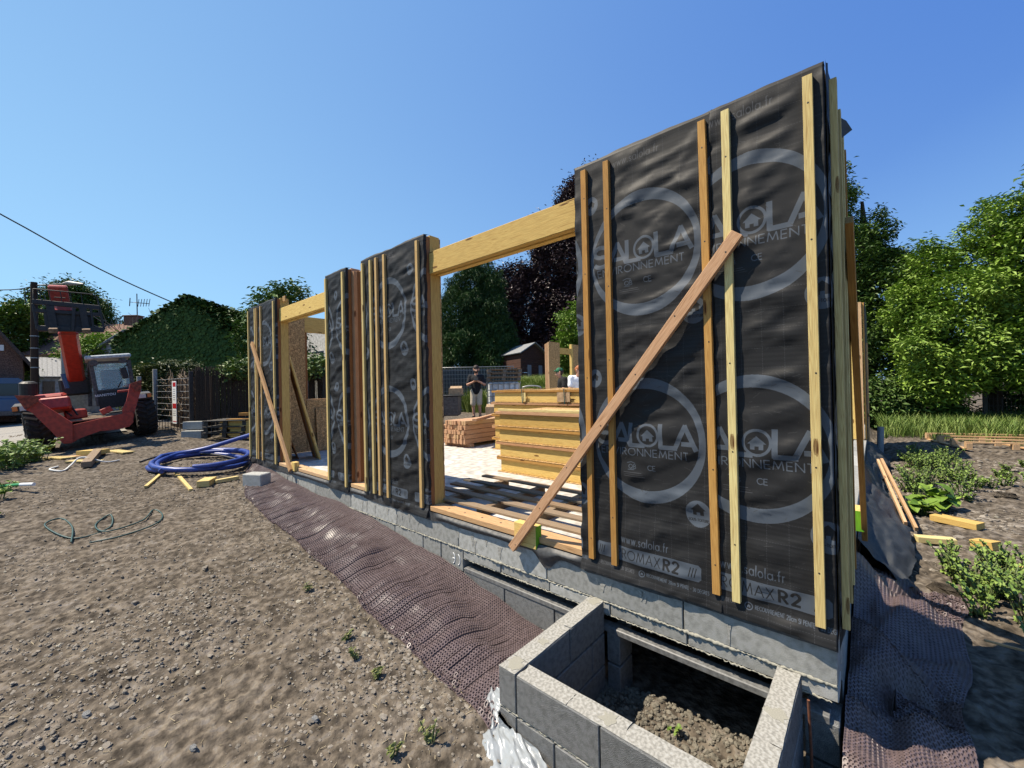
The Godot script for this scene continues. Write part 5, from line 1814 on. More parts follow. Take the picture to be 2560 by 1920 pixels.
func weed(called: String, label: String, at: Vector3, h: float, stems: int, lf: Array, ca: Color, cb: Color, seed_: int, group := "") -> void:
	# stalks with leaves: lf = [leaf length, leaf width, leaves per stem]
	rng.seed = seed_
	var o := thing(called, label, "plant", at, group)
	var m := MB.new()
	var xs := []
	var cs := []
	for i in stems:
		var an := rng.randf() * TAU
		var lean := rng.randf_range(0.15, 0.75)
		var hh := h * rng.randf_range(0.5, 1.0)
		var b0 := Vector3(cos(an), 0, sin(an)) * rng.randf() * h * 0.25
		var tip := b0 + Vector3(cos(an) * lean * hh, hh, sin(an) * lean * hh)
		var pts := curve([b0 - Vector3(0, 0.03, 0), b0.lerp(tip, 0.5) + Vector3(0, hh * 0.12, 0), tip], 3)
		m.tube(pts, 0.003 + h * 0.006, 5)
		for k in int(lf[2]):
			var t := rng.randf_range(0.15, 1.0)
			var p: Vector3 = pts[int(t * (pts.size() - 1))]
			var s: float = lf[0] * rng.randf_range(0.6, 1.15)
			xs.append(Transform3D(Basis.from_euler(Vector3(rng.randf_range(-0.7, 0.3), rng.randf() * TAU, rng.randf_range(-0.3, 0.3))).scaled(Vector3(lf[1] / lf[0] * s, s, s)), p))
			cs.append(ca.lerp(cb, rng.randf()))
	part(o, "stems", m.mesh(), M["stalk"])
	copies(o, "leaves", T["leaf_mesh"], M["leaf"], xs, cs)


func leaf_shape() -> ArrayMesh:
	# one pointed leaf, folded along its rib, one unit long towards +z
	var b := MB.new()
	var rib := [Vector3(0, 0, 0), Vector3(0, 0.05, 0.3), Vector3(0, 0.03, 0.65), Vector3(0, -0.1, 1.0)]
	var w := [0.04, 0.42, 0.36, 0.0]
	for i in 3:
		for s in [-1.0, 1.0]:
			var a: Vector3 = rib[i]
			var c: Vector3 = rib[i + 1]
			var ea: Vector3 = a + Vector3(s * w[i], 0.1 * w[i] * 2, 0.02)
			var ec: Vector3 = c + Vector3(s * w[i + 1], 0.1 * w[i + 1] * 2, 0.02)
			if s > 0:
				b.quad(a, c, ec, ea)
			else:
				b.quad(a, ea, ec, c)
	return b.mesh()


func grass_tuft(seed_: int, blades: int, h: float) -> ArrayMesh:
	rng.seed = seed_
	var b := MB.new()
	for i in blades:
		var an := rng.randf() * TAU
		var d := Vector3(cos(an), 0, sin(an))
		var p := d * rng.randf() * 0.07 + Vector3(rng.randf_range(-0.06, 0.06), 0, rng.randf_range(-0.06, 0.06))
		var hh := h * rng.randf_range(0.5, 1.1)
		var s := Vector3(-d.z, 0, d.x) * 0.005
		var m := p + d * hh * 0.18 + Vector3(0, hh * 0.6, 0)
		var e := p + d * hh * 0.5 + Vector3(0, hh * 0.95, 0)
		b.quad(p - s, p + s, m + s * 0.8, m - s * 0.8)
		b.tri(m - s * 0.8, m + s * 0.8, e)
	return b.mesh()


func plants() -> void:
	var lf := mat("stalk", lin(0.09, 0.12, 0.04), 0.7)
	T["leaf_mesh"] = leaf_shape()
	var broad := leaf_clump(13, 0.3, 0.2, 0.085, 1001)
	var fine := leaf_clump(16, 0.32, 0.13, 0.07, 1002)
	var spray := leaf_clump(16, 0.3, 0.26, 0.045, 1003, 0.4)
	var g0 := Color(0.075, 0.14, 0.016)
	var g1 := Color(0.21, 0.31, 0.045)
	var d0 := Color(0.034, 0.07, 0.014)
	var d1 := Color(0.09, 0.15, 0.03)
	var w0 := Color(0.08, 0.14, 0.024)
	var w1 := Color(0.21, 0.29, 0.065)
	# beyond the house
	tree("conifer", "dark green bushy conifer beyond the wide opening", Vector3(-18.7, 0.1, -15.6), [[Vector3(-1.2, 2.6, 0.6), Vector3(1.9, 2.6, 1.6)], [Vector3(0.9, 2.7, -0.6), Vector3(1.6, 2.5, 1.6)], [Vector3(-0.9, 5.6, 0.4), Vector3(1.6, 2.0, 1.4)], [Vector3(0.5, 5.3, -0.3), Vector3(1.5, 2.2, 1.4)], [Vector3(-0.2, 7.6, 0.0), Vector3(1.0, 1.7, 1.0)], [Vector3(0.75, 7.2, -0.6), Vector3(0.7, 1.5, 0.7)], [Vector3(-0.6, 1.0, 1.9), Vector3(0.7, 1.3, 0.7)]], 6500, spray, "leaf", Color(0.014, 0.036, 0.01), Color(0.05, 0.1, 0.022), 1101, 1.0)
	var dk := Color(0.02, 0.009, 0.012)
	var dl := Color(0.06, 0.032, 0.036)
	tree("copper_beech", "tall dark purple copper beech behind the wide opening", Vector3(-19.0, 0.1, -25.9), [[Vector3(-2.6, 7.2, 1.6), Vector3(2.4, 3.2, 2.2)], [Vector3(0.6, 6.2, 0.0), Vector3(3.2, 3.8, 2.6)], [Vector3(0.2, 11.0, 0.0), Vector3(2.7, 3.4, 2.4)], [Vector3(2.8, 8.0, -2.0), Vector3(2.8, 4.5, 2.5)], [Vector3(1.0, 14.6, -0.6), Vector3(1.9, 3.0, 1.9)], [Vector3(1.9, 16.8, -1.4), Vector3(1.4, 2.2, 1.4)], [Vector3(-1.0, 13.4, 0.6), Vector3(1.2, 1.8, 1.2)], [Vector3(-3.9, 7.4, 3.2), Vector3(1.7, 2.4, 1.6)], [Vector3(-3.2, 9.6, 2.4), Vector3(1.3, 1.6, 1.3)], [Vector3(-4.2, 4.9, 3.3), Vector3(1.8, 2.4, 1.6)], [Vector3(-1.2, 3.6, 0.8), Vector3(2.4, 1.8, 1.6)]], 12000, fine, "dark_leaf", dk, dl, 1102, 1.8, 0.05)
	tree("lime_tree", "bright green tree behind the far boarded wall", Vector3(-13.0, 0.1, -19.3), [[Vector3(-0.3, 4.4, 0.2), Vector3(1.2, 1.5, 1.2)], [Vector3(0.5, 2.9, -0.4), Vector3(1.6, 1.6, 1.4)], [Vector3(-0.9, 2.6, 0.6), Vector3(1.0, 1.2, 1.0)], [Vector3(0.6, 5.4, -0.5), Vector3(0.9, 1.0, 0.9)]], 1500, broad, "leaf", g0, g1, 1103, 1.1)
	# the row of trees goes on behind the house
	for q in [[Vector3(-9.2, 0.1, -22.0), 2.3, "first leafy tree of the row behind the far boarded wall"], [Vector3(-6.0, 0.1, -21.4), 2.0, "second leafy tree of the row behind the house"], [Vector3(-3.0, 0.1, -21.6), 2.1, "third leafy tree of the row behind the house, next to the slender one"]]:
		var h: float = q[1]
		tree("garden_tree", q[2], q[0], [[Vector3(0, h, 0), Vector3(1.7, h * 0.8, 1.6)], [Vector3(0.8, h * 1.6, -0.3), Vector3(1.2, 1.3, 1.2)], [Vector3(-0.9, h * 1.4, 0.4), Vector3(1.2, 1.4, 1.1)]], 1300, broad, "leaf", d0, d1, 1170 + int(h * 10), 0.9, 0.06)
	# right of the house
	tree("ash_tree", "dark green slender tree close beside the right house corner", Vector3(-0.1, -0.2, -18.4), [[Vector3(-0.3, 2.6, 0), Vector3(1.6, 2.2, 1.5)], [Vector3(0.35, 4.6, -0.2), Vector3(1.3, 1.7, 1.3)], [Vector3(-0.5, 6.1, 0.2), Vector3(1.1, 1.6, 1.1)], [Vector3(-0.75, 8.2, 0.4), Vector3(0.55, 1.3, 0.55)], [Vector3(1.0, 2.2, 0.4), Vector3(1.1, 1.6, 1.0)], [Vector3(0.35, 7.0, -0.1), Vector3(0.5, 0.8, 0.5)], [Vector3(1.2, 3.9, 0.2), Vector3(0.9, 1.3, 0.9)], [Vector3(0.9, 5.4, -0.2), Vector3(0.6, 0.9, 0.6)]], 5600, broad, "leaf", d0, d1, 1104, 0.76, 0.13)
	tree("plum_tree", "large spreading light green tree at the right edge of the lot", Vector3(2.9, -0.3, -16.8), [[Vector3(-0.4, 3.4, 0.4), Vector3(1.7, 1.5, 1.5)], [Vector3(1.3, 4.4, 0.0), Vector3(1.8, 1.7, 1.6)], [Vector3(-0.9, 2.2, 1.3), Vector3(1.3, 1.1, 1.2)], [Vector3(0.8, 2.4, 0.9), Vector3(1.6, 1.3, 1.3)], [Vector3(0.4, 6.0, -0.3), Vector3(1.0, 0.9, 1.0)], [Vector3(1.7, 6.2, -0.6), Vector3(1.1, 0.9, 1.0)], [Vector3(-1.2, 5.0, -0.2), Vector3(0.75, 0.8, 0.7)], [Vector3(2.4, 3.0, 0.4), Vector3(1.6, 1.8, 1.4)], [Vector3(-1.7, 3.6, 0.3), Vector3(0.8, 0.9, 0.8)], [Vector3(-1.3, 1.4, 1.6), Vector3(0.9, 0.7, 0.8)], [Vector3(0.9, 1.5, 1.9), Vector3(0.9, 0.6, 0.8)]], 10500, broad, "leaf", g0, g1, 1105, 0.72, 0.17)
	tree("overhanging_tree", "twig of a near tree reaching in at the upper right edge", Vector3(4.4, -0.4, -9.6), [[Vector3(-1.55, 5.12, 0.95), Vector3(0.55, 0.28, 0.4)], [Vector3(-0.6, 5.3, 0.4), Vector3(0.9, 0.7, 0.8)], [Vector3(0.2, 4.6, 0.0), Vector3(1.0, 1.0, 1.0)]], 420, broad, "leaf", d0, d1, 1106, 0.6)
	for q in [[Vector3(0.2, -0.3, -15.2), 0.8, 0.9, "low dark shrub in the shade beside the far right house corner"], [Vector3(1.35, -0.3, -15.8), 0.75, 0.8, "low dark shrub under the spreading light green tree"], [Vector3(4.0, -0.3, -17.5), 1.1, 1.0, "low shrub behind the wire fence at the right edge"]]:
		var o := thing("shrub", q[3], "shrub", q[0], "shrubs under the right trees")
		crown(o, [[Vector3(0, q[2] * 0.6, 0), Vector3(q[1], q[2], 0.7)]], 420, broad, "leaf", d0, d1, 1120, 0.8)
	# left
	tree("round_tree", "round green tree behind the telehandler's raised carriage", Vector3(-40.6, 0.2, 1.2), [[Vector3(0.2, 6.4, 0.2), Vector3(1.9, 2.0, 1.8)], [Vector3(0.9, 4.6, -0.8), Vector3(2.2, 2.2, 2.0)], [Vector3(-1.1, 4.6, 1.0), Vector3(1.9, 2.0, 1.8)], [Vector3(0.6, 7.4, 0.0), Vector3(1.1, 1.0, 1.1)]], 3200, fine, "leaf", d0, d1, 1107, 1.5)
	tree("roadside_tree", "loose green tree left of the lamp pole", Vector3(-37.6, 0.2, 4.0), [[Vector3(0, 3.9, 0), Vector3(1.6, 1.9, 1.6)], [Vector3(0.6, 5.6, -0.6), Vector3(0.9, 0.9, 0.9)], [Vector3(-0.6, 5.6, 0.8), Vector3(0.8, 0.7, 0.8)], [Vector3(0.5, 2.4, -0.6), Vector3(1.4, 1.4, 1.2)]], 1900, fine, "leaf", d0, g1 * 0.7, 1108, 1.5, 0.1)
	tree("hazel_bush", "bright yellow green bush behind the telehandler's boom", Vector3(-33.6, 0.2, 0.4), [[Vector3(0, 3.0, 0), Vector3(1.5, 1.4, 1.4)], [Vector3(0.9, 2.2, -0.7), Vector3(1.2, 1.3, 1.1)], [Vector3(-0.9, 2.4, 0.8), Vector3(1.0, 1.2, 1.0)]], 1500, fine, "leaf", g0, g1, 1109, 1.4)
	tree("laurel_tree", "glossy leaved tree standing behind the far left wall panel", Vector3(-15.2, 0.1, -2.6), [[Vector3(0.15, 3.9, 0.0), Vector3(0.7, 0.6, 0.6)], [Vector3(-0.5, 3.1, 0.4), Vector3(0.5, 0.9, 0.5)], [Vector3(0.55, 4.35, -0.4), Vector3(0.5, 0.35, 0.4)], [Vector3(0.2, 2.5, -0.1), Vector3(0.9, 1.0, 0.7)], [Vector3(-0.15, 1.2, 0.1), Vector3(0.8, 1.0, 0.7)]], 700, broad, "leaf", Color(0.04, 0.085, 0.018), Color(0.1, 0.17, 0.04), 1110, 0.85)
	for q in [[Vector3(-21.6, 0.1, -0.9), 1.0, 1.15, "leafy rose bush in front of the ivy covered gable"], [Vector3(-20.5, 0.1, -0.1), 0.8, 1.1, "brownish bush behind the black gate"], [Vector3(-18.3, 0.1, -2.0), 0.8, 1.0, "dark bush behind the twig covered fence"]]:
		var o := thing("garden_bush", q[3], "shrub", q[0], "garden bushes")
		crown(o, [[Vector3(0, q[2], 0), Vector3(q[1], q[2], q[1])], [Vector3(0.5, q[2] * 1.6, -0.4), Vector3(q[1] * 0.5, q[2] * 0.55, q[1] * 0.5)]], 520, broad, "leaf", Color(0.035, 0.06, 0.02), Color(0.11, 0.12, 0.04), 1130, 0.8, 0.06)
	var hd := thing("hedge", "clipped bright hedge at the left edge behind the van", "hedge", Vector3(-30.4, 0.4, 3.7))
	crown(hd, [[Vector3(0, 1.6, 0), Vector3(0.75, 0.75, 0.8)], [Vector3(0.6, 1.5, -0.4), Vector3(0.5, 0.55, 0.5)], [Vector3(-0.6, 1.7, 0.8), Vector3(0.7, 0.7, 0.7)]], 700, fine, "leaf", g0, g1, 1131, 0.8)
	# bare twiggy tree
	var bt := thing("bare_tree", "leafless twiggy tree beside the aerial", "tree", Vector3(-36.6, 0.2, -1.2))
	rng.seed = 1140
	var m := MB.new()
	m.tube([Vector3(0, 0, 0), Vector3(0, 4.6, 0)], [0.14, 0.08], 6)
	for i in 46:
		var an := rng.randf() * TAU
		var l := rng.randf_range(0.6, 2.0)
		var a := Vector3(0, rng.randf_range(3.6, 5.0), 0)
		var b := a + Vector3(cos(an) * l, rng.randf_range(0.4, 1.5), sin(an) * l)
		m.tube([a, a.lerp(b, 0.5) + Vector3(0, -0.1, 0), b, b + Vector3(rng.randf_range(-0.2, 0.2), 0.5, rng.randf_range(-0.2, 0.2))], [0.04, 0.028, 0.02, 0.008], 5)
	part(bt, "branches", m.mesh(), M["greywood"])
	# weeds
	rng.seed = 1150
	for i in 16:
		var x := rng.randf_range(-13.6, -10.9)
		var z := rng.randf_range(2.6, 3.1)
		weed("nettle", "green leafy weed in the clump at the left edge", on_ground(x, z), rng.randf_range(0.35, 0.55), 10, [0.1, 0.055, 10], w0, w1, 1160 + i, "weeds at the left edge")
		rng.seed = 1190 + i
	for q in [[-8.4, 2.9, 0.22], [-7.6, 2.95, 0.16], [-8.9, 2.85, 0.2]]:
		weed("nettle", "small green weed at the left edge below the clump", on_ground(q[0], q[1]), q[2], 5, [0.08, 0.05, 6], g0, g1, 1200 + int(q[0] * 10), "weeds at the left edge")
	var k := 0
	for q in [[-2.15, 1.15, 0.05], [-2.4, 1.16, 0.06], [-2.6, 1.12, 0.05], [-3.4, 1.05, 0.05], [-1.55, 1.22, 0.1], [-1.62, 1.38, 0.05]]:
		weed("seedling", "small wilting weed sprouting along the membrane's outer edge", on_ground(q[0], q[1]), q[2], 6, [0.035, 0.014, 6], Color(0.1, 0.13, 0.03), Color(0.24, 0.24, 0.09), 1210 + k, "weeds along the membrane")
		k += 1
	for q in [[-0.55, 0.5], [-0.75, 0.1], [-0.42, 0.35]]:
		weed("seedling", "bright little plant growing on the gravel in the light well", Vector3(q[0], yg(q[0], q[1]), q[1]), 0.06, 4, [0.04, 0.028, 4], w0, w1, 1230 + k, "plants in the light well")
		k += 1
	weed("burdock", "large leaved green plant beside the flank cloth on the right", on_ground(0.75, -5.4), 0.3, 14, [0.26, 0.2, 3], g0, g1, 1240)
	weed("burdock", "second large leaved plant behind the rocks on the right", on_ground(0.55, -4.9), 0.22, 10, [0.22, 0.18, 3], g0, g1, 1241)
	rng.seed = 1250
	var spots := []
	for i in 70:
		spots.append([rng.randf_range(0.6, 1.45), rng.randf_range(-3.4, -0.5), rng.randf_range(0.16, 0.34)])
	for i in 40:
		spots.append([rng.randf_range(0.5, 1.2), rng.randf_range(-9.5, -5.8), rng.randf_range(0.2, 0.36)])
	for i in 30:
		spots.append([rng.randf_range(1.0, 2.8), rng.randf_range(-9.5, -2.8), rng.randf_range(0.12, 0.24)])
	for i in spots.size():
		var q: Array = spots[i]
		if q[1] > -2.0 and q[0] < 0.86:
			continue
		var where: String = "leafy green weed crowding the ground just beyond the bunched dimpled membrane" if q[1] > -3.6 and q[0] < 1.5 else ("leafy green weed in the row along the outer side of the flank cloth" if q[0] < 1.25 else "leafy green weed scattered on the rubble before the pallet frame")
		weed("green_weed", where, on_ground(q[0], q[1]), q[2], 11, [0.055, 0.028, 14], w0, w1, 1260 + i, "weeds right of the house")
	# grass
	var tuft := grass_tuft(1300, 16, 0.32)
	var xs := []
	var cs := []
	rng.seed = 1301
	for i in 3000:
		var x := rng.randf_range(0.3, 5.5)
		var z := rng.randf_range(-18.0, -11.5)
		if rng.randf() > smoothstep(-11.3, -14.0, z):
			continue
		xs.append(Transform3D(Basis(Vector3.UP, rng.randf() * TAU).scaled(Vector3.ONE * rng.randf_range(0.8, 1.7)), on_ground(x, z)))
		cs.append(Color(0.07, 0.13, 0.02).lerp(Color(0.2, 0.25, 0.06), rng.randf()))
	var gr := copies(self, "grass", tuft, M["leaf"], xs, cs)
	gr.set_meta("kind", "stuff")
	tag(gr, "tall green grass under the trees right of the house", "grass")
	xs = []
	cs = []
	for i in 2600:
		var x := rng.randf_range(-14.5, -8.8)
		var z := rng.randf_range(-16.0, -9.6)
		xs.append(Transform3D(Basis(Vector3.UP, rng.randf() * TAU).scaled(Vector3.ONE * rng.randf_range(1.6, 3.4)), on_ground(x, z)))
		cs.append(Color(0.08, 0.13, 0.02).lerp(Color(0.26, 0.3, 0.08), rng.randf()))
	gr = copies(self, "grass", tuft, M["leaf"], xs, cs)
	gr.set_meta("kind", "stuff")
	tag(gr, "tall meadow grass in front of the brown garden shed", "grass")


# ---------------------------------------------------------------- left background
func ivy_patch(seed_: int) -> ArrayMesh:
	# overlapping leaves hanging flat against a wall, facing +z
	rng.seed = seed_
	var b := MB.new()
	for i in 14:
		var c := Vector3(rng.randfn(0, 0.13), rng.randfn(0, 0.13), rng.randf_range(0.0, 0.1))
		var an := -PI / 2 + rng.randf_range(-0.7, 0.7)
		var d := Vector3(cos(an), sin(an), rng.randf_range(-0.1, 0.35)).normalized()
		var s := d.cross(Vector3(0, 0, 1)).normalized()
		var l := rng.randf_range(0.1, 0.17)
		b.tri(c, c + d * l * 0.4 + s * l * 0.5, c + d * l)
		b.tri(c, c + d * l, c + d * l * 0.4 - s * l * 0.5)
	return b.mesh()


func lane_side() -> void:
	rng.seed = 1400
	# lane
	var P := PackedVector3Array()
	for j in 10:
		for i in 20:
			var x := -60.0 + 43.5 * i / 19.0
			var z := 0.9 + 5.5 * j / 9.0
			P.append(Vector3(x, base_y(x, z) + 0.035, z))
	struct("lane", sheet(20, 10, P, PackedVector2Array(), true), M["road"])
	# lamp pole
	var o := thing("lamp_pole", "dark wooden utility pole with a street lamp on a long arm", "lamp pole", Vector3(-25.9, 0.15, 2.8))
	var m := MB.new()
	m.tube([Vector3(0, -0.2, 0), Vector3(0.05, 5.75, -0.03)], [0.13, 0.1], 12)
	part(o, "pole", m.mesh(), M["darkwood"])
	m = MB.new()
	m.tube([Vector3(0.05, 5.62, -0.03), Vector3(1.05, 5.64, -0.87)], 0.025, 6)
	part(o, "arm", m.mesh(), M["grey_steel"])
	m = MB.new()
	m.tube([Vector3(1.02, 5.66, -0.84), Vector3(1.2, 5.67, -1.0), Vector3(1.65, 5.62, -1.38)], [0.05, 0.1, 0.03], 8)
	part(o, "lantern", m.mesh(), M["galvanised"])
	for y in [3.5, 3.0, 2.6, 2.2]:
		m = MB.new()
		m.lathe(Vector3(0.02, y, -0.02), Vector3.UP, [[0.0, 0.13], [0.04, 0.13]], 12)
		part(o, "band", m.mesh(), M["galvanised"])
	m = MB.new()
	m.tube(curve([Vector3(0, 5.5, 0), Vector3(-0.25, 5.3, 0.2), Vector3(-0.2, 4.9, 0.2)], 4), 0.02, 5)
	m.tube(curve([Vector3(0.1, 5.5, 0), Vector3(0.4, 5.2, -0.3), Vector3(0.45, 4.7, -0.35)], 4), 0.015, 5)
	part(o, "cable_tail", m.mesh(), M["black_steel"])
	m = MB.new()
	m.tube(curve([Vector3(-26.0, 5.7, 2.9), Vector3(-27.0, 5.62, 3.75), Vector3(-31.0, 5.9, 7.0)], 5), 0.02, 5)
	solo("overhead_wire", "thin dark wire running left from the lamp pole", "wire", m.mesh(), M["black_steel"], Transform3D(), "overhead wires")
	m = MB.new()
	m.tube(curve([Vector3(-26.0, 11.2, 8.6), Vector3(-26.82, 8.75, 3.67), Vector3(-27.3, 7.15, 0.75), Vector3(-27.79, 5.96, -2.16), Vector3(-28.6, 5.5, -4.0), Vector3(-29.49, 5.16, -6.0)], 5), 0.028, 6)
	solo("overhead_wire", "dark wire slanting down across the sky to the ivy covered house", "wire", m.mesh(), M["black_steel"], Transform3D(), "overhead wires")
	m = MB.new()
	m.tube([Vector3(-27.6, 0.1, 1.95), Vector3(-27.6, 3.3, 1.95)], 0.08, 8)
	solo("concrete_post", "grey concrete post behind the telehandler's boom", "post", m.mesh(), M["concrete1"])
	# house under ivy: gable towards us
	var R := Vector3(0.748, 0, -0.663)
	var F := Vector3(-0.663, 0, -0.748)
	o = thing("ivy_house", "small gabled house entirely covered in dark ivy", "house", Vector3(-25.06, 0.1, -1.92))
	m = MB.new()
	var prof := [Vector2(-3.0, 0), Vector2(3.0, 0), Vector2(3.0, 3.45), Vector2(0.35, 5.5), Vector2(-3.0, 3.6)]
	m.plate(prof, F * 3.6, R, Vector3.UP, 7.0)
	part(o, "wall", m.mesh(), M["roof_tile"])
	m = MB.new()
	m.bar(Vector3(0.35, 0, 0) + R * 0.0 + Vector3(-0.35, 5.62, 0) + F * 0.0 + R * 0.35, R * 0.35 + Vector3(0, 5.62, 0) + F * 7.2, 0.25, 0.1, 0.02)
	part(o, "ridge", m.mesh(), M["roof_tile"])
	var wn := MB.new()
	wn.cube(R * 0.6 + Vector3(0, 3.9, 0) - F * -0.02, Vector3(0.45, 0.75, 0.06), Basis(R, Vector3.UP, -F), 0.01)
	part(o, "window", wn.mesh(), M["dark_glass"], Transform3D(Basis(), -F * 0.1))
	var ivy := ivy_patch(1410)
	var xs := []
	var cs := []
	var poly := PackedVector2Array(prof)
	for i in 9000:
		var p := Vector2(rng.randf_range(-3.1, 3.1), rng.randf_range(0.6, 5.75))
		var near := Geometry2D.is_point_in_polygon(p, poly)
		if not near or (absf(p.x - 0.6) < 0.24 and absf(p.y - 3.9) < 0.4):
			continue
		xs.append(Transform3D(Basis(R, Vector3.UP, -F).rotated(R, rng.randf_range(-0.2, 0.1)).scaled(Vector3.ONE * rng.randf_range(0.7, 1.2)), R * p.x + Vector3(0, p.y, 0) - F * (0.02 + 0.16 * rng.randf())))
		cs.append(Color(0.022, 0.05, 0.012).lerp(Color(0.06, 0.1, 0.02), rng.randf()))
	for i in 3600:
		# over both roof slopes and the left wall
		var t := rng.randf()
		var dz := rng.randf() * rng.randf() * 6.5
		var q := Vector2(-3.0, 3.6).lerp(Vector2(0.35, 5.5), t) if i % 3 == 0 else (Vector2(0.35, 5.5).lerp(Vector2(3.0, 3.45), t) if i % 3 == 1 else Vector2(-3.0, 0.8).lerp(Vector2(-3.0, 3.6), t))
		xs.append(Transform3D(Basis.from_euler(Vector3(-1.2 + rng.randf_range(-0.4, 0.4), rng.randf() * TAU, 0)).scaled(Vector3.ONE * rng.randf_range(0.8, 1.4)), R * q.x + Vector3(0, q.y + 0.1 + 0.12 * rng.randf(), 0) + F * dz))
		cs.append(Color(0.022, 0.05, 0.012).lerp(Color(0.06, 0.1, 0.02), rng.randf()))
	for i in 900:
		var t := rng.randf()
		var q := Vector2(-3.05, 3.5).lerp(Vector2(0.35, 5.5), t) if i % 2 == 0 else Vector2(0.35, 5.5).lerp(Vector2(3.05, 3.35), t)
		var lump := 0.22 * absf(n1.get_noise_2d(t * 6.0, i % 2)) + 0.12 * rng.randf()
		xs.append(Transform3D(Basis.from_euler(Vector3(rng.randf_range(-1.5, 0.2), rng.randf() * TAU, 0)).scaled(Vector3.ONE * rng.randf_range(0.8, 1.5)), R * q.x + Vector3(0, q.y + lump, 0) - F * rng.randf_range(-0.5, 0.15)))
		cs.append(Color(0.022, 0.05, 0.012).lerp(Color(0.06, 0.1, 0.02), rng.randf()))
	copies(o, "ivy", ivy, M["ivy_leaf"], xs, cs)
	# house behind with chimney and aerial
	o = thing("far_house", "tiled roof with a brick chimney behind the ivy covered house", "house", Vector3(-37.5, 0.1, -0.6))
	m = MB.new()
	m.plate([Vector2(-4.0, 0), Vector2(4.0, 0), Vector2(4.0, 3.4), Vector2(0, 5.6), Vector2(-4.0, 3.4)], Vector3.ZERO, F, Vector3.UP, 5.0)
	part(o, "wall", m.mesh(), M["stucco"])
	m = MB.new()
	for s in [-1.0, 1.0]:
		m.quad(F * 0.0 + Vector3(0, 5.75, 0) - R * 2.7 * s, F * 4.3 * s + Vector3(0, 3.4, 0) - R * 2.7 * s, F * 4.3 * s + Vector3(0, 3.4, 0) + R * 2.7 * s, Vector3(0, 5.75, 0) + R * 2.7 * s)
	part(o, "roof", m.mesh(), M["brick"])
	m = MB.new()
	m.cube(R * 1.2 + Vector3(0, 5.7, 0), Vector3(0.9, 1.0, 0.5), Basis(R, Vector3.UP, -F), 0.02)
	m.cube(R * 1.2 + Vector3(0, 6.24, 0), Vector3(1.0, 0.08, 0.6), Basis(R, Vector3.UP, -F), 0.02)
	part(o, "chimney", m.mesh(), M["brick"])
	o = thing("aerial", "television aerial on a thin mast against the sky", "aerial", Vector3(-40.08, 5.0, -1.96))
	m = MB.new()
	m.tube([Vector3(0, 0, 0), Vector3(0, 3.5, 0)], 0.03, 6)
	part(o, "mast", m.mesh(), M["grey_steel"])
	m = MB.new()
	m.tube([R * -0.1 + Vector3(0, 2.85, 0), R * 0.9 + Vector3(0, 2.75, 0)], 0.025, 5)
	for k in 5:
		m.tube([R * (0.05 + 0.2 * k) + Vector3(0, 2.55, 0), R * (0.15 + 0.2 * k) + Vector3(0, 3.1, 0)], 0.02, 5)
	m.tube([R * -0.55 + Vector3(0, 2.6, 0), R * -0.5 + Vector3(0, 3.2, 0)], 0.03, 5)
	m.tube([R * -0.55 + Vector3(0, 2.9, 0), Vector3(0, 2.85, 0)], 0.018, 5)
	m.tube([R * -0.4 + Vector3(0, 1.6, 0), R * 0.1 + Vector3(0, 1.65, 0)], 0.03, 5)
	m.tube([Vector3(0, 1.5, 0), Vector3(0, 2.95, 0)], 0.034, 5)
	part(o, "antenna_rods", m.mesh(), M["grey_steel"])
	# brick house at the left edge
	var W := Vector3(0, 0, -1)
	var D := Vector3(-1, 0, 0)
	o = thing("brick_house", "brick house with a dark tiled roof at the left edge", "house", Vector3(-28.0, 0.1, 3.9))
	m = MB.new()
	m.plate([Vector2(-4.0, 0), Vector2(0.75, 0), Vector2(0.75, 2.75), Vector2(-1.0, 5.6), Vector2(-4.0, 2.8)], D * 3.0, W, Vector3.UP, 6.0)
	part(o, "wall", m.mesh(), M["brick"])
	m = MB.new()
	m.bar(W * -1.05 + Vector3(0, 5.75, 0) + D * 2.9, W * 1.05 + Vector3(0, 2.35, 0) + D * 2.9, 6.5, 0.12, 0.02, Vector3(0, 0.5, -0.85))
	m.bar(W * -0.95 + Vector3(0, 5.75, 0) + D * 2.9, W * -4.3 + Vector3(0, 2.55, 0) + D * 2.9, 6.5, 0.12, 0.02, Vector3(0, 0.5, 0.85))
	part(o, "roof", m.mesh(), M["roof_tile"])
	block(o, "window", W * 0.15 + Vector3(0, 3.2, 0) - D * 0.02, Vector3(0.16, 0.25, 0.04), M["white_paint"], 0.005, Basis(W, Vector3.UP, -D))
	# grey outbuilding with sheet roof
	o = thing("outbuilding", "low outbuilding with grey corrugated roof behind the telehandler", "shed", Vector3(-30.2, 0.1, 2.5))
	m = MB.new()
	m.cube(Vector3(0, 1.0, 0) + D * 1.0, Vector3(1.2, 2.0, 2.6), Basis(W, Vector3.UP, -D), 0.02)
	part(o, "wall", m.mesh(), M["stucco"])
	block(o, "door", W * 0.1 + Vector3(0, 0.9, 0) - D * 0.32, Vector3(0.4, 1.8, 0.05), M["weathered"], 0.005, Basis(W, Vector3.UP, -D))
	m = MB.new()
	for k in 9:
		m.bar(W * (-0.7 + 0.17 * k) + Vector3(0, 2.0, 0) - D * 0.5, W * (-0.7 + 0.17 * k) + Vector3(0, 3.1, 0) + D * 2.4, 0.175, 0.05, 0.02)
	part(o, "roof", m.mesh(), M["grey_sheet"])
	o = thing("white_gable", "white gable end between the outbuilding and the ivy covered house", "house", Vector3(-32.0, 0.1, -0.1))
	m = MB.new()
	m.plate([Vector2(-1.3, 0), Vector2(2.0, 0), Vector2(2.0, 4.4), Vector2(1.2, 4.5), Vector2(-1.3, 3.0)], F * 1.0, R, Vector3.UP, 3.0)
	part(o, "wall", m.mesh(), M["stucco"])
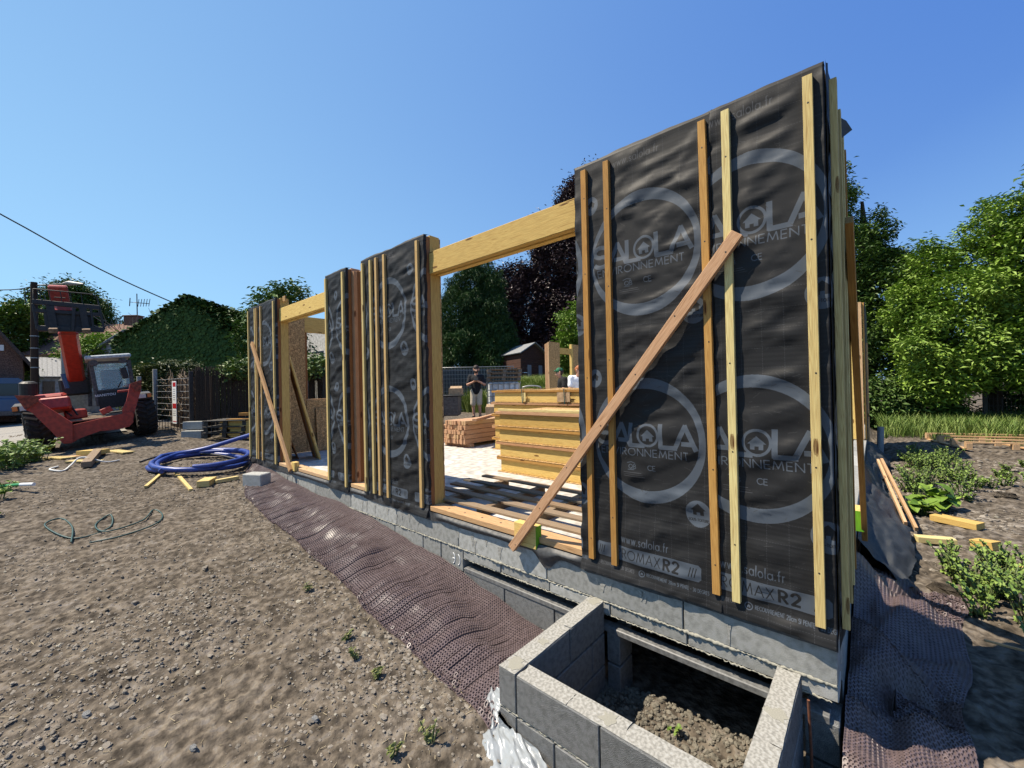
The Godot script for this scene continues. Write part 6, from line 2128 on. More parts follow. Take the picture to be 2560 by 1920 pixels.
	m = MB.new()
	m.bar(R * -1.5 + Vector3(0, 2.95, 0) - F * 0.6, R * 1.25 + Vector3(0, 4.62, 0) - F * 0.6, 0.3, 0.12, 0.02)
	part(o, "verge", m.mesh(), M["grey_sheet"])
	o = thing("white_cottage", "white wall seen through the window hole of the end wall", "house", Vector3(-22.3, 0.1, -7.4))
	m = MB.new()
	m.plate([Vector2(-2.5, 0), Vector2(2.2, 0), Vector2(2.2, 4.9), Vector2(-2.5, 4.9)], Vector3(0, 0, -1), Vector3.RIGHT, Vector3.UP, 2.0)
	part(o, "wall", m.mesh(), M["stucco"])
	m = MB.new()
	m.bar(R * -2.2 + Vector3(0, 2.9, 0) - F * 0.05, R * 0.4 + Vector3(0, 3.2, 0) - F * 0.05, 0.3, 0.1, 0.02)
	part(o, "ledge", m.mesh(), M["grey_sheet"])
	var cr := thing("climbing_plant", "climbing plant hanging before the white wall beyond the window hole", "plant", Vector3(-21.5, 0.1, -6.6))
	crown(cr, [[Vector3(-0.7, 3.0, 0.6), Vector3(0.45, 1.4, 0.3)], [Vector3(0.2, 2.2, -0.1), Vector3(0.9, 0.5, 0.3)]], 260, leaf_clump(10, 0.25, 0.16, 0.09, 1420), "leaf", Color(0.03, 0.06, 0.015), Color(0.08, 0.13, 0.03), 1421, 0.9)
	# van
	o = thing("parked_van", "dark blue van parked on the lane at the left edge", "van", Vector3(-26.4, 0.06, 3.95))
	o.basis = Basis(W, Vector3.UP, -D)
	m = MB.new()
	m.cube(Vector3(0, 0.72, -2.2), Vector3(1.85, 0.75, 4.4), Basis(), 0.08)
	m.plate([Vector2(-0.92, 1.05), Vector2(0.92, 1.05), Vector2(0.8, 1.82), Vector2(0.7, 1.9), Vector2(-0.7, 1.9), Vector2(-0.8, 1.82)], Vector3(0, 0, -1.9), Vector3.RIGHT, Vector3.UP, 3.7)
	part(o, "body", m.mesh(), M["blue_van"])
	block(o, "rear_window", Vector3(0, 1.42, -0.045), Vector3(1.4, 0.5, 0.03), M["dark_glass"], 0.01)
	block(o, "side_window", Vector3(0.86, 1.45, -1.2), Vector3(0.03, 0.5, 1.4), M["lamp_lens"], 0.01, Basis(Vector3(0, 0, 1), 0.15))
	for s in [-1.0, 1.0]:
		block(o, "tail_light", Vector3(0.86 * s, 1.0, 0.0), Vector3(0.12, 0.45, 0.05), M["red_lens"], 0.01)
		for z in [-0.75, -3.5]:
			m = MB.new()
			m.lathe(Vector3(0.72 * s - 0.1, 0.3, z), Vector3.RIGHT, [[0.0, 0.0], [0.0, 0.2], [0.0, 0.31], [0.2, 0.31], [0.2, 0.2], [0.2, 0.0]], 18)
			part(o, "wheel", m.mesh(), M["tyre"])
	block(o, "bumper", Vector3(0, 0.45, 0.03), Vector3(1.85, 0.2, 0.1), M["grey_steel"], 0.03)
	# site fence: thin bars at the left edge
	o = thing("site_fence", "thin steel site fence bars at the left edge", "fence", Vector3(-14.2, -0.1, 3.55))
	for k in 4:
		m = MB.new()
		m.tube([Vector3(-0.5 * k, 0, 0.14 * k), Vector3(-0.5 * k, 0.62, 0.14 * k)], 0.012, 6)
		part(o, "bar", m.mesh(), M["grey_steel"])
	m = MB.new()
	m.tube([Vector3(0.1, 0.6, 0), Vector3(-1.8, 0.6, 0.5)], 0.012, 6)
	part(o, "rail", m.mesh(), M["grey_steel"])
	# reed screen
	var A := Vector3(-13.6, 0.05, -0.15)
	var B := Vector3(-9.6, 0.05, -3.75)
	o = thing("reed_fence", "dark brown reed screen fence right of the wire gate", "fence", Vector3.ZERO)
	m = MB.new()
	for i in 420:
		var p := A.lerp(B, i / 419.0) + Vector3(0, 0, rng.randf_range(-0.015, 0.015))
		m.bar(p, p + Vector3(rng.randf_range(-0.02, 0.02), 1.8 + rng.randf_range(-0.12, 0.06), 0), 0.016, 0.014)
	var rd := part(o, "reed_screen", m.mesh(), M["reed"])
	rd.set_meta("kind", "stuff")
	for t in [0.0, 0.33, 0.66, 1.0]:
		var p := A.lerp(B, t) + Vector3(0.03, 0, 0.06)
		m = MB.new()
		m.bar(p - Vector3(0, 0.1, 0), p + Vector3(0, 1.72, 0), 0.09, 0.09, 0.006)
		part(o, "post", m.mesh(), M["black_steel"])
	var iv := thing("fence_creeper", "glossy creeper hanging over the top of the reed fence", "plant", Vector3.ZERO)
	crown(iv, [[A.lerp(B, 0.26) + Vector3(0, 1.75, 0), Vector3(0.6, 0.25, 0.5)], [A.lerp(B, 0.45) + Vector3(0, 1.65, 0), Vector3(0.7, 0.4, 0.5)], [A.lerp(B, 0.36) + Vector3(0.1, 1.3, 0.1), Vector3(0.2, 0.5, 0.2)], [A.lerp(B, 0.62) + Vector3(0, 1.75, 0), Vector3(0.8, 0.3, 0.6)]], 420, leaf_clump(9, 0.18, 0.11, 0.08, 1430), "leaf", Color(0.04, 0.08, 0.02), Color(0.12, 0.17, 0.04), 1431, 1.0)
	# wire mesh gate with a poster
	A = Vector3(-13.75, 0.0, -0.1)
	B = Vector3(-16.7, 0.02, 0.2)
	o = thing("wire_gate", "black wire mesh panel covered in dry twigs left of the reed fence", "fence", Vector3.ZERO)
	for i in 12:
		var p := A.lerp(B, i / 11.0)
		m = MB.new()
		m.tube([p + Vector3(0, 0.1, 0), p + Vector3(0, 1.6, 0)], 0.008, 5)
		part(o, "wire", m.mesh(), M["black_steel"])
	for j in 9:
		m = MB.new()
		m.tube([A + Vector3(0, 0.15 + 0.18 * j, 0), B + Vector3(0, 0.15 + 0.18 * j, 0)], 0.008, 5)
		part(o, "wire", m.mesh(), M["galvanised"])
	var tw := MB.new()
	for i in 240:
		var p := A.lerp(B, rng.randf()) + Vector3(rng.randf_range(-0.1, 0.1), rng.randf_range(0.6, 1.75), rng.randf_range(-0.3, -0.05))
		tw.tube([p, p + Vector3(rng.randf_range(-0.3, 0.3), rng.randf_range(-0.3, 0.25), rng.randf_range(-0.1, 0.1))], 0.008, 4)
	part(thing("dry_twigs", "tangle of dry brown twigs behind the wire gate", "twigs", Vector3.ZERO), "twigs", tw.mesh(), M["weathered"])
	o = thing("board_fence", "dark boards standing behind the wire gate", "fence", Vector3.ZERO)
	for i in 9:
		var p := (A + Vector3(0, 0, -0.45)).lerp(B + Vector3(-0.4, 0, -0.45), i / 8.0)
		timber(o, "board", p, p + Vector3(0, 1.65, 0), 0.33, 0.03, M["darkwood"], Vector3(0.1, 0, 0.99))
	for q in [[Vector3(-16.75, 0.0, 0.22), 1.95, "tall pale concrete gate post beside the wire gate"], [Vector3(-17.6, 0.0, 0.5), 1.75, "shorter pale gate post close to the telehandler"]]:
		block(thing("gate_post", q[2], "post", q[0], "pale gate posts"), "body", Vector3(0, q[1] / 2, 0), Vector3(0.1, q[1], 0.1), M["concrete3"], 0.006)
	var dr := A.direction_to(B)
	var sg := thing("building_notice", "tall white and red notice board tied to the wire gate", "sign", A.lerp(B, 0.36) + Vector3(0.03, 0, 0.06))
	sg.basis = Basis(-dr, Vector3.UP, Vector3(dr.z, 0, -dr.x) if Vector3(dr.z, 0, -dr.x).x > 0 else Vector3(-dr.z, 0, dr.x))
	block(sg, "board", Vector3(0, 0.92, 0), Vector3(0.34, 1.2, 0.012), M["white_paint"], 0.002)
	for q in [[1.43, 0.12, "red_lens", 0.24], [0.82, 0.14, "red_lens", 0.3], [0.38, 0.02, "red_lens", 0.3]]:
		block(sg, "print", Vector3(0.02, q[0], 0.0075), Vector3(q[3], q[1], 0.004), M[q[2]], 0.0)
	for k in 6:
		block(sg, "print", Vector3(0.0, 1.3 - 0.06 * k, 0.0075), Vector3(0.2 - 0.02 * (k % 3), 0.014, 0.004), M["galvanised"], 0.0)
	for k in 3:
		block(sg, "print", Vector3(0.0, 0.68 - 0.06 * k, 0.0075), Vector3(0.22, 0.014, 0.004), M["galvanised"], 0.0)
	# blocks, pallets and planks by the fence
	for q in [[-13.2, -0.1, 0.0, 0.42, "upper grey block of the pair beside the fence post"], [-12.95, -0.12, 0.0, 0.0, "front grey block lying beside the fence post"], [-13.3, -0.2, 0.0, 0.0, "lower back grey block beside the fence post"]]:
		var lift: float = 0.21 if q[4].begins_with("upper") else 0.0
		block(thing("grey_block", q[4], "block", Vector3(q[0], base_y(q[0], q[1]) + 0.1 + lift, q[1] + (0.1 if lift == 0 and q[0] > -13 else 0.0)), "loose grey blocks"), "body", Vector3.ZERO, Vector3(0.5, 0.2, 0.22), M["concrete1"], 0.006, Basis(Vector3.UP, 0.75))
	for i in 5:
		var x := -16.2 + 0.3 * (i % 3)
		block(thing("dark_block", "dark grey block in the small heap at the gate's foot", "block", Vector3(x, 0.12 + 0.2 * int(i / 3.0), 0.55), "dark blocks at the gate"), "body", Vector3.ZERO, Vector3(0.26, 0.19, 0.3), M["block0"], 0.008, Basis(Vector3.UP, 0.2 * i))
	for k in 3:
		var pl := thing("black_pallet", "black pallet in the stack beside the reed fence", "pallet", Vector3(-12.35, 0.05 + 0.15 * k, -0.75), "black pallets")
		pl.rotation.y = 0.75 + 0.04 * k
		for i in 5:
			timber(pl, "slat", Vector3(-0.5, 0.125, -0.4 + 0.2 * i), Vector3(0.5, 0.125, -0.4 + 0.2 * i), 0.13, 0.025, M["black_steel"])
		for x in [-0.45, 0.0, 0.45]:
			for z in [-0.35, 0.35]:
				block(pl, "foot", Vector3(x, 0.055, z), Vector3(0.1, 0.11, 0.12), M["black_steel"])
	for i in 9:
		var d := Vector3(0.75, 0, -0.66)
		var p := Vector3(-12.25, 0.07 + 0.052 * i, -0.5) + d * rng.randf_range(-0.12, 0.25)
		tag(timber(self, "stacked_plank", p, p + d * 1.6, 0.2, 0.045, M["yellow" if i < 8 else "amber"]), "yellow plank in the pile beside the black pallets", "plank", "yellow planks by the fence")
	tag(timber(self, "stacked_plank", Vector3(-12.0, 0.62, -0.8), Vector3(-10.8, 0.64, -1.85), 0.15, 0.07, M["amber"]), "thick amber plank on top of the pallets by the fence", "plank", "")


# ---------------------------------------------------------------- lot behind the house
func back_lot() -> void:
	rng.seed = 1500
	# brown shed
	var c0 := Vector3(-14.35, 0.1, -14.72)
	var cl_ := Vector3(-17.44, 0.1, -16.0)
	var cr := Vector3(-14.55, 0.1, -17.22)
	var o := thing("garden_shed", "dark brown wooden garden shed with a grey felt roof", "shed", c0)
	var u := (cl_ - c0)
	var w := (cr - c0)
	var bo := MB.new()
	for k in 11:
		var y := 0.13 + 0.26 * k
		bo = MB.new()
		bo.bar(Vector3(0, y, 0), u + Vector3(0, y, 0), 0.05, 0.25, 0.01)
		part(o, "board", bo.mesh(), M["shed_wood"])
		bo = MB.new()
		bo.bar(Vector3(0, y, 0), w + Vector3(0, y, 0), 0.05, 0.25, 0.01)
		part(o, "board", bo.mesh(), M["shed_wood"])
	var ux := w.normalized()
	bo = MB.new()
	bo.plate([Vector2(0, 2.85), Vector2(w.length(), 2.85), Vector2(w.length() * 0.5, 3.42)], Vector3.ZERO, ux, Vector3.UP, 0.05)
	part(o, "gable", bo.mesh(), M["shed_wood"])
	var rid := w * 0.5 + Vector3(0, 3.5, 0)
	var ov := -u.normalized() * 0.25
	for s in 2:
		var e: Vector3 = (Vector3(0, 2.85, 0) - ux * 0.2 if s == 0 else w + Vector3(0, 2.85, 0) + ux * 0.2)
		bo = MB.new()
		var nn := (e - rid).cross(u).normalized() * 0.05
		if nn.y < 0:
			nn = -nn
		bo.quad(rid + ov + nn, e + ov + nn, e + u + nn, rid + u + nn)
		bo.quad(rid + ov, rid + u, e + u, e + ov)
		bo.quad(e + ov, e + u, e + u + nn, e + ov + nn)
		bo.quad(rid + ov, e + ov, e + ov + nn, rid + ov + nn)
		part(o, "roof", bo.mesh(), M["grey_sheet"])
	for t in [0.3, 0.75]:
		block(o, "window", w * t + Vector3(0.04, 1.9, 0.0), Vector3(0.04, 0.7, 0.35), M["grey_pipe"], 0.01, Basis(Vector3.UP, 0.08))
	# low log pile before it
	for i in 12:
		var m := MB.new()
		var p := Vector3(-14.9 + 0.3 * (i % 4) - 0.6, 1.2 + 0.2 * int(i / 4.0), -13.6)
		m.tube([p, p + Vector3(0.25, 0, 0.5)], 0.1, 8)
		solo("log", "cut log in the pile before the brown shed", "log", m.mesh(), M["amber"], Transform3D(), "log pile")
	# bank of earth and grass carrying the logs
	var P := PackedVector3Array()
	for j in 14:
		for i in 20:
			var x := -17.0 + 8.0 * i / 19.0
			var z := -16.5 + 6.2 * j / 13.0
			P.append(Vector3(x, 0.05 + 1.05 * smoothstep(-10.4, -12.8, z) * smoothstep(-17.0, -15.5, x) * smoothstep(-9.0, -10.4, x), z))
	struct("grass_bank", sheet(20, 14, P, PackedVector2Array(), true), M["soil"])
	var xs := []
	var cs := []
	for i in 2400:
		var x := rng.randf_range(-15.5, -9.6)
		var z := rng.randf_range(-14.5, -10.6)
		var y := 0.05 + 1.05 * smoothstep(-10.4, -12.8, z) * smoothstep(-17.0, -15.5, x) * smoothstep(-9.0, -10.4, x)
		xs.append(Transform3D(Basis(Vector3.UP, rng.randf() * TAU).scaled(Vector3.ONE * rng.randf_range(1.2, 2.4)), Vector3(x, y, z)))
		cs.append(Color(0.09, 0.14, 0.02).lerp(Color(0.28, 0.32, 0.09), rng.randf()))
	var gr := copies(self, "grass", grass_tuft(1301, 14, 0.3), M["leaf"], xs, cs)
	gr.set_meta("kind", "stuff")
	tag(gr, "sunlit grass on the low bank beside the shed", "grass")
	# water tank in a cage, pallets on top
	o = thing("water_tank", "white plastic water tank in a steel cage behind the man", "tank", Vector3(-10.15, 0.12, -8.75))
	o.rotation.y = 0.72
	block(o, "tank", Vector3(0, 0.72, 0), Vector3(1.14, 1.0, 0.95), M["white_tank"], 0.06)
	block(o, "base", Vector3(0, 0.1, 0), Vector3(1.2, 0.2, 1.0), M["black_steel"], 0.01)
	for k in 5:
		var b := MB.new()
		var y := 0.28 + 0.22 * k
		b.tube([Vector3(-0.6, y, 0.5), Vector3(0.6, y, 0.5)], 0.014, 6)
		b.tube([Vector3(0.6, y, 0.5), Vector3(0.6, y, -0.5)], 0.014, 6)
		part(o, "cage_bar", b.mesh(), M["galvanised"])
	for k in 7:
		var b := MB.new()
		b.tube([Vector3(-0.6 + 0.2 * k, 0.2, 0.5), Vector3(-0.6 + 0.2 * k, 1.24, 0.5)], 0.014, 6)
		part(o, "cage_bar", b.mesh(), M["galvanised"])
	for k in 3:
		var pl := thing("wooden_pallet", "weathered pallet, %s of three on the white water tank" % ["lowest", "middle", "topmost"][k], "pallet", Vector3(-10.15, 1.37 + 0.145 * k, -8.75), "pallets on the tank")
		pl.rotation.y = 0.72 + 0.05 * k
		for i in 6:
			timber(pl, "slat", Vector3(-0.62, 0.13, -0.42 + 0.17 * i), Vector3(0.62, 0.13, -0.42 + 0.17 * i), 0.11, 0.022, M["weathered"])
		for z in [-0.42, 0.0, 0.43]:
			timber(pl, "bearer", Vector3(-0.6, 0.02, z), Vector3(0.6, 0.02, z), 0.1, 0.022, M["weathered"])
			for x in [-0.55, 0.0, 0.55]:
				block(pl, "spacer", Vector3(x, 0.075, z), Vector3(0.13, 0.085, 0.1), M["greywood"])
	# steel fence panels
	for k in 2:
		o = thing("site_fence", "grey steel site fence panel behind the man, %s one" % ["nearer", "farther"][k], "fence", Vector3(-14.2 - 0.25 * k, 0.1, -8.85 - 0.1 * k), "steel fence panels")
		var b := MB.new()
		var ln := Vector3(2.5, 0, -2.2)
		b.tube([Vector3(0, 0, 0), Vector3(0, 1.95, 0), ln + Vector3(0, 1.95, 0), ln], 0.022, 6)
		b.tube([Vector3(0, 0.1, 0), ln + Vector3(0, 0.1, 0)], 0.02, 6)
		part(o, "frame", b.mesh(), M["galvanised"])
		b = MB.new()
		for i in 26:
			b.bar(ln * (i / 26.0) + Vector3(0, 0.1, 0), ln * (i / 26.0) + Vector3(0, 1.95, 0), 0.008, 0.008)
		for i in 10:
			b.bar(Vector3(0, 0.2 + 0.18 * i, 0), ln + Vector3(0, 0.2 + 0.18 * i, 0), 0.008, 0.008)
		part(o, "mesh_wires", b.mesh(), M["galvanised"])
	block(thing("dark_screen", "dark tarpaulin sheet hanging behind the steel fence panels", "tarpaulin", Vector3(-13.6, 0.1, -10.3)), "sheet", Vector3(0, 0.95, 0), Vector3(4.2, 1.9, 0.03), M["mesh_cloth"], 0.005, Basis(Vector3.UP, 0.72))
	# trailer
	o = thing("small_trailer", "low dark site trailer with a rubber wheel beside the man", "trailer", Vector3(-9.75, 0.1, -5.72))
	o.rotation.y = 0.72
	block(o, "box", Vector3(0.05, 0.52, -0.1), Vector3(0.62, 0.6, 0.7), M["grey_steel"], 0.02)
	block(o, "lid", Vector3(0.05, 0.835, -0.1), Vector3(0.8, 0.03, 0.76), M["black_steel"], 0.008)
	var b2 := MB.new()
	b2.lathe(Vector3(-0.3, 0.22, 0.28), Vector3.BACK, [[0.0, 0.0], [0.0, 0.22], [0.02, 0.24], [0.1, 0.24], [0.12, 0.22], [0.12, 0.14], [0.1, 0.13], [0.1, 0.0]], 24)
	var wh := part(o, "wheel", b2.mesh(), M["tyre"])
	b2 = MB.new()
	b2.lathe(Vector3(-0.3, 0.22, 0.385), Vector3.BACK, [[0.0, 0.13], [0.004, 0.12], [0.0, 0.05], [0.02, 0.04], [0.021, 0.0]], 16)
	part(wh, "rim", b2.mesh(), M["fork"])
	b2 = MB.new()
	b2.tube([Vector3(-0.5, 0.6, 0.3), Vector3(-0.75, 0.85, 0.3), Vector3(-0.9, 0.86, 0.3)], 0.02, 6)
	part(o, "handle", b2.mesh(), M["rust"])
	for q in [[Vector3(-9.55, 1.06, -5.9), Vector3(0.4, 0.2, 0.3), "brown cardboard box on the lid of the dark trailer"], [Vector3(-8.05, 0.5, -5.9), Vector3(0.3, 0.24, 0.3), "pale cardboard box behind the lumber pile"], [Vector3(-7.9, 0.09, -4.85), Vector3(0.36, 0.2, 0.26), "open cardboard box on the slab behind the batten pile"]]:
		var bx := thing("cardboard_box", q[2], "box", q[0], "cardboard boxes")
		block(bx, "body", Vector3.ZERO, q[1], M["cardboard"], 0.004, Basis(Vector3.UP, 0.7))
		block(bx, "flap", Vector3(0, q[1].y / 2 + 0.03, 0), Vector3(q[1].x * 0.9, 0.006, 0.14), M["cardboard"], 0.001, Basis(Vector3.UP, 0.7) * Basis(Vector3.RIGHT, 0.5))
	for i in 7:
		var p := Vector3(-8.15, 0.0 + 0.055 * i, -6.35)
		tag(timber(self, "plank_bundle", p + Vector3(rng.randf_range(-0.1, 0.1), 0, 0), p + Vector3(1.3, 0, -1.1), 0.3, 0.05, M["pink" if i % 2 else "brown"]), "reddish plank in the low pile behind the standing man", "plank", "low plank pile")
	# chrome frame of a hand cart behind the rear stack
	b2 = MB.new()
	b2.tube(curve([Vector3(-6.95, -0.03, -6.0), Vector3(-6.95, 1.0, -6.0), Vector3(-6.9, 1.16, -6.0), Vector3(-6.6, 1.17, -6.2), Vector3(-6.5, 1.0, -6.25), Vector3(-6.45, -0.03, -6.3)], 5), 0.02, 8)
	solo("cart_handle", "shiny tube handle of a cart behind the rear cassette stack", "cart", b2.mesh(), M["galvanised"])
	# wire fence on the right
	o = thing("wire_fence", "dark green wire fence with a post at the right edge", "fence", Vector3(2.53, -0.32, -15.6))
	b2 = MB.new()
	b2.bar(Vector3(0, -0.1, 0), Vector3(0, 2.1, 0), 0.1, 0.1, 0.01)
	part(o, "post", b2.mesh(), M["black_steel"])
	b2 = MB.new()
	for i in 30:
		b2.bar(Vector3(0.08 + 0.08 * i, 0.0, 0.01 * i), Vector3(0.08 + 0.08 * i, 1.7, 0.01 * i), 0.007, 0.007)
	for i in 9:
		b2.bar(Vector3(0, 0.05 + 0.2 * i, 0), Vector3(2.5, 0.05 + 0.2 * i, 0.3), 0.008, 0.008)
	part(o, "mesh_wires", b2.mesh(), M["black_steel"])
	block(o, "concrete_base", Vector3(1.4, 0.06, 0.2), Vector3(2.6, 0.18, 0.06), M["concrete3"], 0.005, Basis(Vector3.UP, -0.12))


# ---------------------------------------------------------------- people
func flesh(bones: Array, cell: float, k: float, grow := 0.0) -> ArrayMesh:
	# tapered capsules joined by a smooth minimum, meshed as surface nets
	var lo := Vector3.ONE * 1e9
	var hi := Vector3.ONE * -1e9
	for b in bones:
		var r: float = maxf(b[2], b[3]) + grow
		for e in 2:
			lo = lo.min(b[e] - Vector3.ONE * r)
			hi = hi.max(b[e] + Vector3.ONE * r)
	lo -= Vector3.ONE * cell * 3
	var dim := Vector3i(((hi - lo) / cell).ceil()) + Vector3i(4, 4, 4)
	var F := PackedFloat32Array()
	F.resize(dim.x * dim.y * dim.z)
	F.fill(1.0)
	for b in bones:
		var A: Vector3 = b[0]
		var B: Vector3 = b[1]
		var ra: float = b[2] + grow
		var rb: float = b[3] + grow
		var pad := Vector3.ONE * (maxf(ra, rb) + k + cell * 2)
		var i0 := Vector3i(((A.min(B) - pad - lo) / cell).floor()).max(Vector3i.ZERO)
		var i1 := Vector3i(((A.max(B) + pad - lo) / cell).ceil()).min(dim - Vector3i.ONE)
		var ab := B - A
		var L := maxf(ab.length_squared(), 1e-9)
		for z in range(i0.z, i1.z + 1):
			for y in range(i0.y, i1.y + 1):
				for x in range(i0.x, i1.x + 1):
					var p := lo + Vector3(x, y, z) * cell
					var t := clampf((p - A).dot(ab) / L, 0, 1)
					var d := p.distance_to(A + ab * t) - lerpf(ra, rb, t)
					var at := x + dim.x * (y + dim.y * z)
					var f := F[at]
					var h := maxf(k - absf(f - d), 0.0) / k
					F[at] = minf(f, d) - h * h * k * 0.25
	var V := PackedVector3Array()
	var N := PackedVector3Array()
	var I := PackedInt32Array()
	var id := {}
	var sx := 1
	var sy := dim.x
	var sz := dim.x * dim.y
	var cor := [0, sx, sy, sx + sy, sz, sx + sz, sy + sz, sx + sy + sz]
	var off := [Vector3(0, 0, 0), Vector3(1, 0, 0), Vector3(0, 1, 0), Vector3(1, 1, 0), Vector3(0, 0, 1), Vector3(1, 0, 1), Vector3(0, 1, 1), Vector3(1, 1, 1)]
	var edges := [[0, 1], [2, 3], [4, 5], [6, 7], [0, 2], [1, 3], [4, 6], [5, 7], [0, 4], [1, 5], [2, 6], [3, 7]]
	for z in dim.z - 1:
		for y in dim.y - 1:
			for x in dim.x - 1:
				var at := x + sy * y + sz * z
				var neg := 0
				for c in cor:
					if F[at + c] < 0:
						neg += 1
				if neg == 0 or neg == 8:
					continue
				var s := Vector3.ZERO
				var m := 0
				for e in edges:
					var fa := F[at + cor[e[0]]]
					var fb := F[at + cor[e[1]]]
					if (fa < 0) != (fb < 0):
						s += (off[e[0]] as Vector3).lerp(off[e[1]], fa / (fa - fb))
						m += 1
				id[at] = V.size()
				V.append(lo + (Vector3(x, y, z) + s / m) * cell)
				N.append(Vector3(F[at + sx] - F[at] + F[at + sx + sy + sz] - F[at + sy + sz], F[at + sy] - F[at] + F[at + sx + sy + sz] - F[at + sx + sz], F[at + sz] - F[at] + F[at + sx + sy + sz] - F[at + sx + sy]).normalized())
	for at in id:
		for ax in 3:
			var st: int = [sx, sy, sz][ax]
			var u: int = [sy, sz, sx][ax]
			var w: int = [sz, sx, sy][ax]
			var a := F[at] < 0
			if a == (F[at + st] < 0):
				continue
			if not (id.has(at - u) and id.has(at - w) and id.has(at - u - w)):
				continue
			var q := [id[at], id[at - u], id[at - u - w], id[at - w]]
			if not a:
				q.reverse()
			I.append_array(PackedInt32Array([q[0], q[1], q[2], q[0], q[2], q[3]]))
	# face order: check the first triangle against its normal
	if I.size() >= 3:
		var fn := (V[I[1]] - V[I[0]]).cross(V[I[2]] - V[I[0]])
		if fn.dot(N[I[0]]) > 0:
			for i in range(0, I.size(), 3):
				var t := I[i + 1]
				I[i + 1] = I[i + 2]
				I[i + 2] = t
	var arr := []
	arr.resize(Mesh.ARRAY_MAX)
	arr[Mesh.ARRAY_VERTEX] = V
	arr[Mesh.ARRAY_NORMAL] = N
	arr[Mesh.ARRAY_INDEX] = I
	var me := ArrayMesh.new()
	me.add_surface_from_arrays(Mesh.PRIMITIVE_TRIANGLES, arr)
	return me


func hand(bones: Array, w: Vector3, fwd: Vector3, palm_up: Vector3, side: float) -> void:
	# palm, four bent fingers of unequal length and a thumb
	fwd = fwd.normalized()
	var across := fwd.cross(palm_up).normalized() * side
	var up := across.cross(fwd) * side
	bones.append([w, w + fwd * 0.08, 0.03, 0.034])
	for i in 4:
		var l: float = [0.07, 0.08, 0.075, 0.06][i]
		var a := w + fwd * 0.085 + across * (-0.027 + 0.018 * i)
		var b := a + fwd * l * 0.55 + up * 0.006
		bones.append([a, b, 0.0095, 0.009])
		bones.append([b, b + fwd * l * 0.25 + up * l * 0.4, 0.009, 0.0075])
	var ta := w + fwd * 0.03 - across * 0.03
	bones.append([ta, ta - across * 0.025 + fwd * 0.035 + up * 0.01, 0.012, 0.01])
	bones.append([ta - across * 0.025 + fwd * 0.035 + up * 0.01, ta - across * 0.012 + fwd * 0.065 + up * 0.02, 0.01, 0.008])


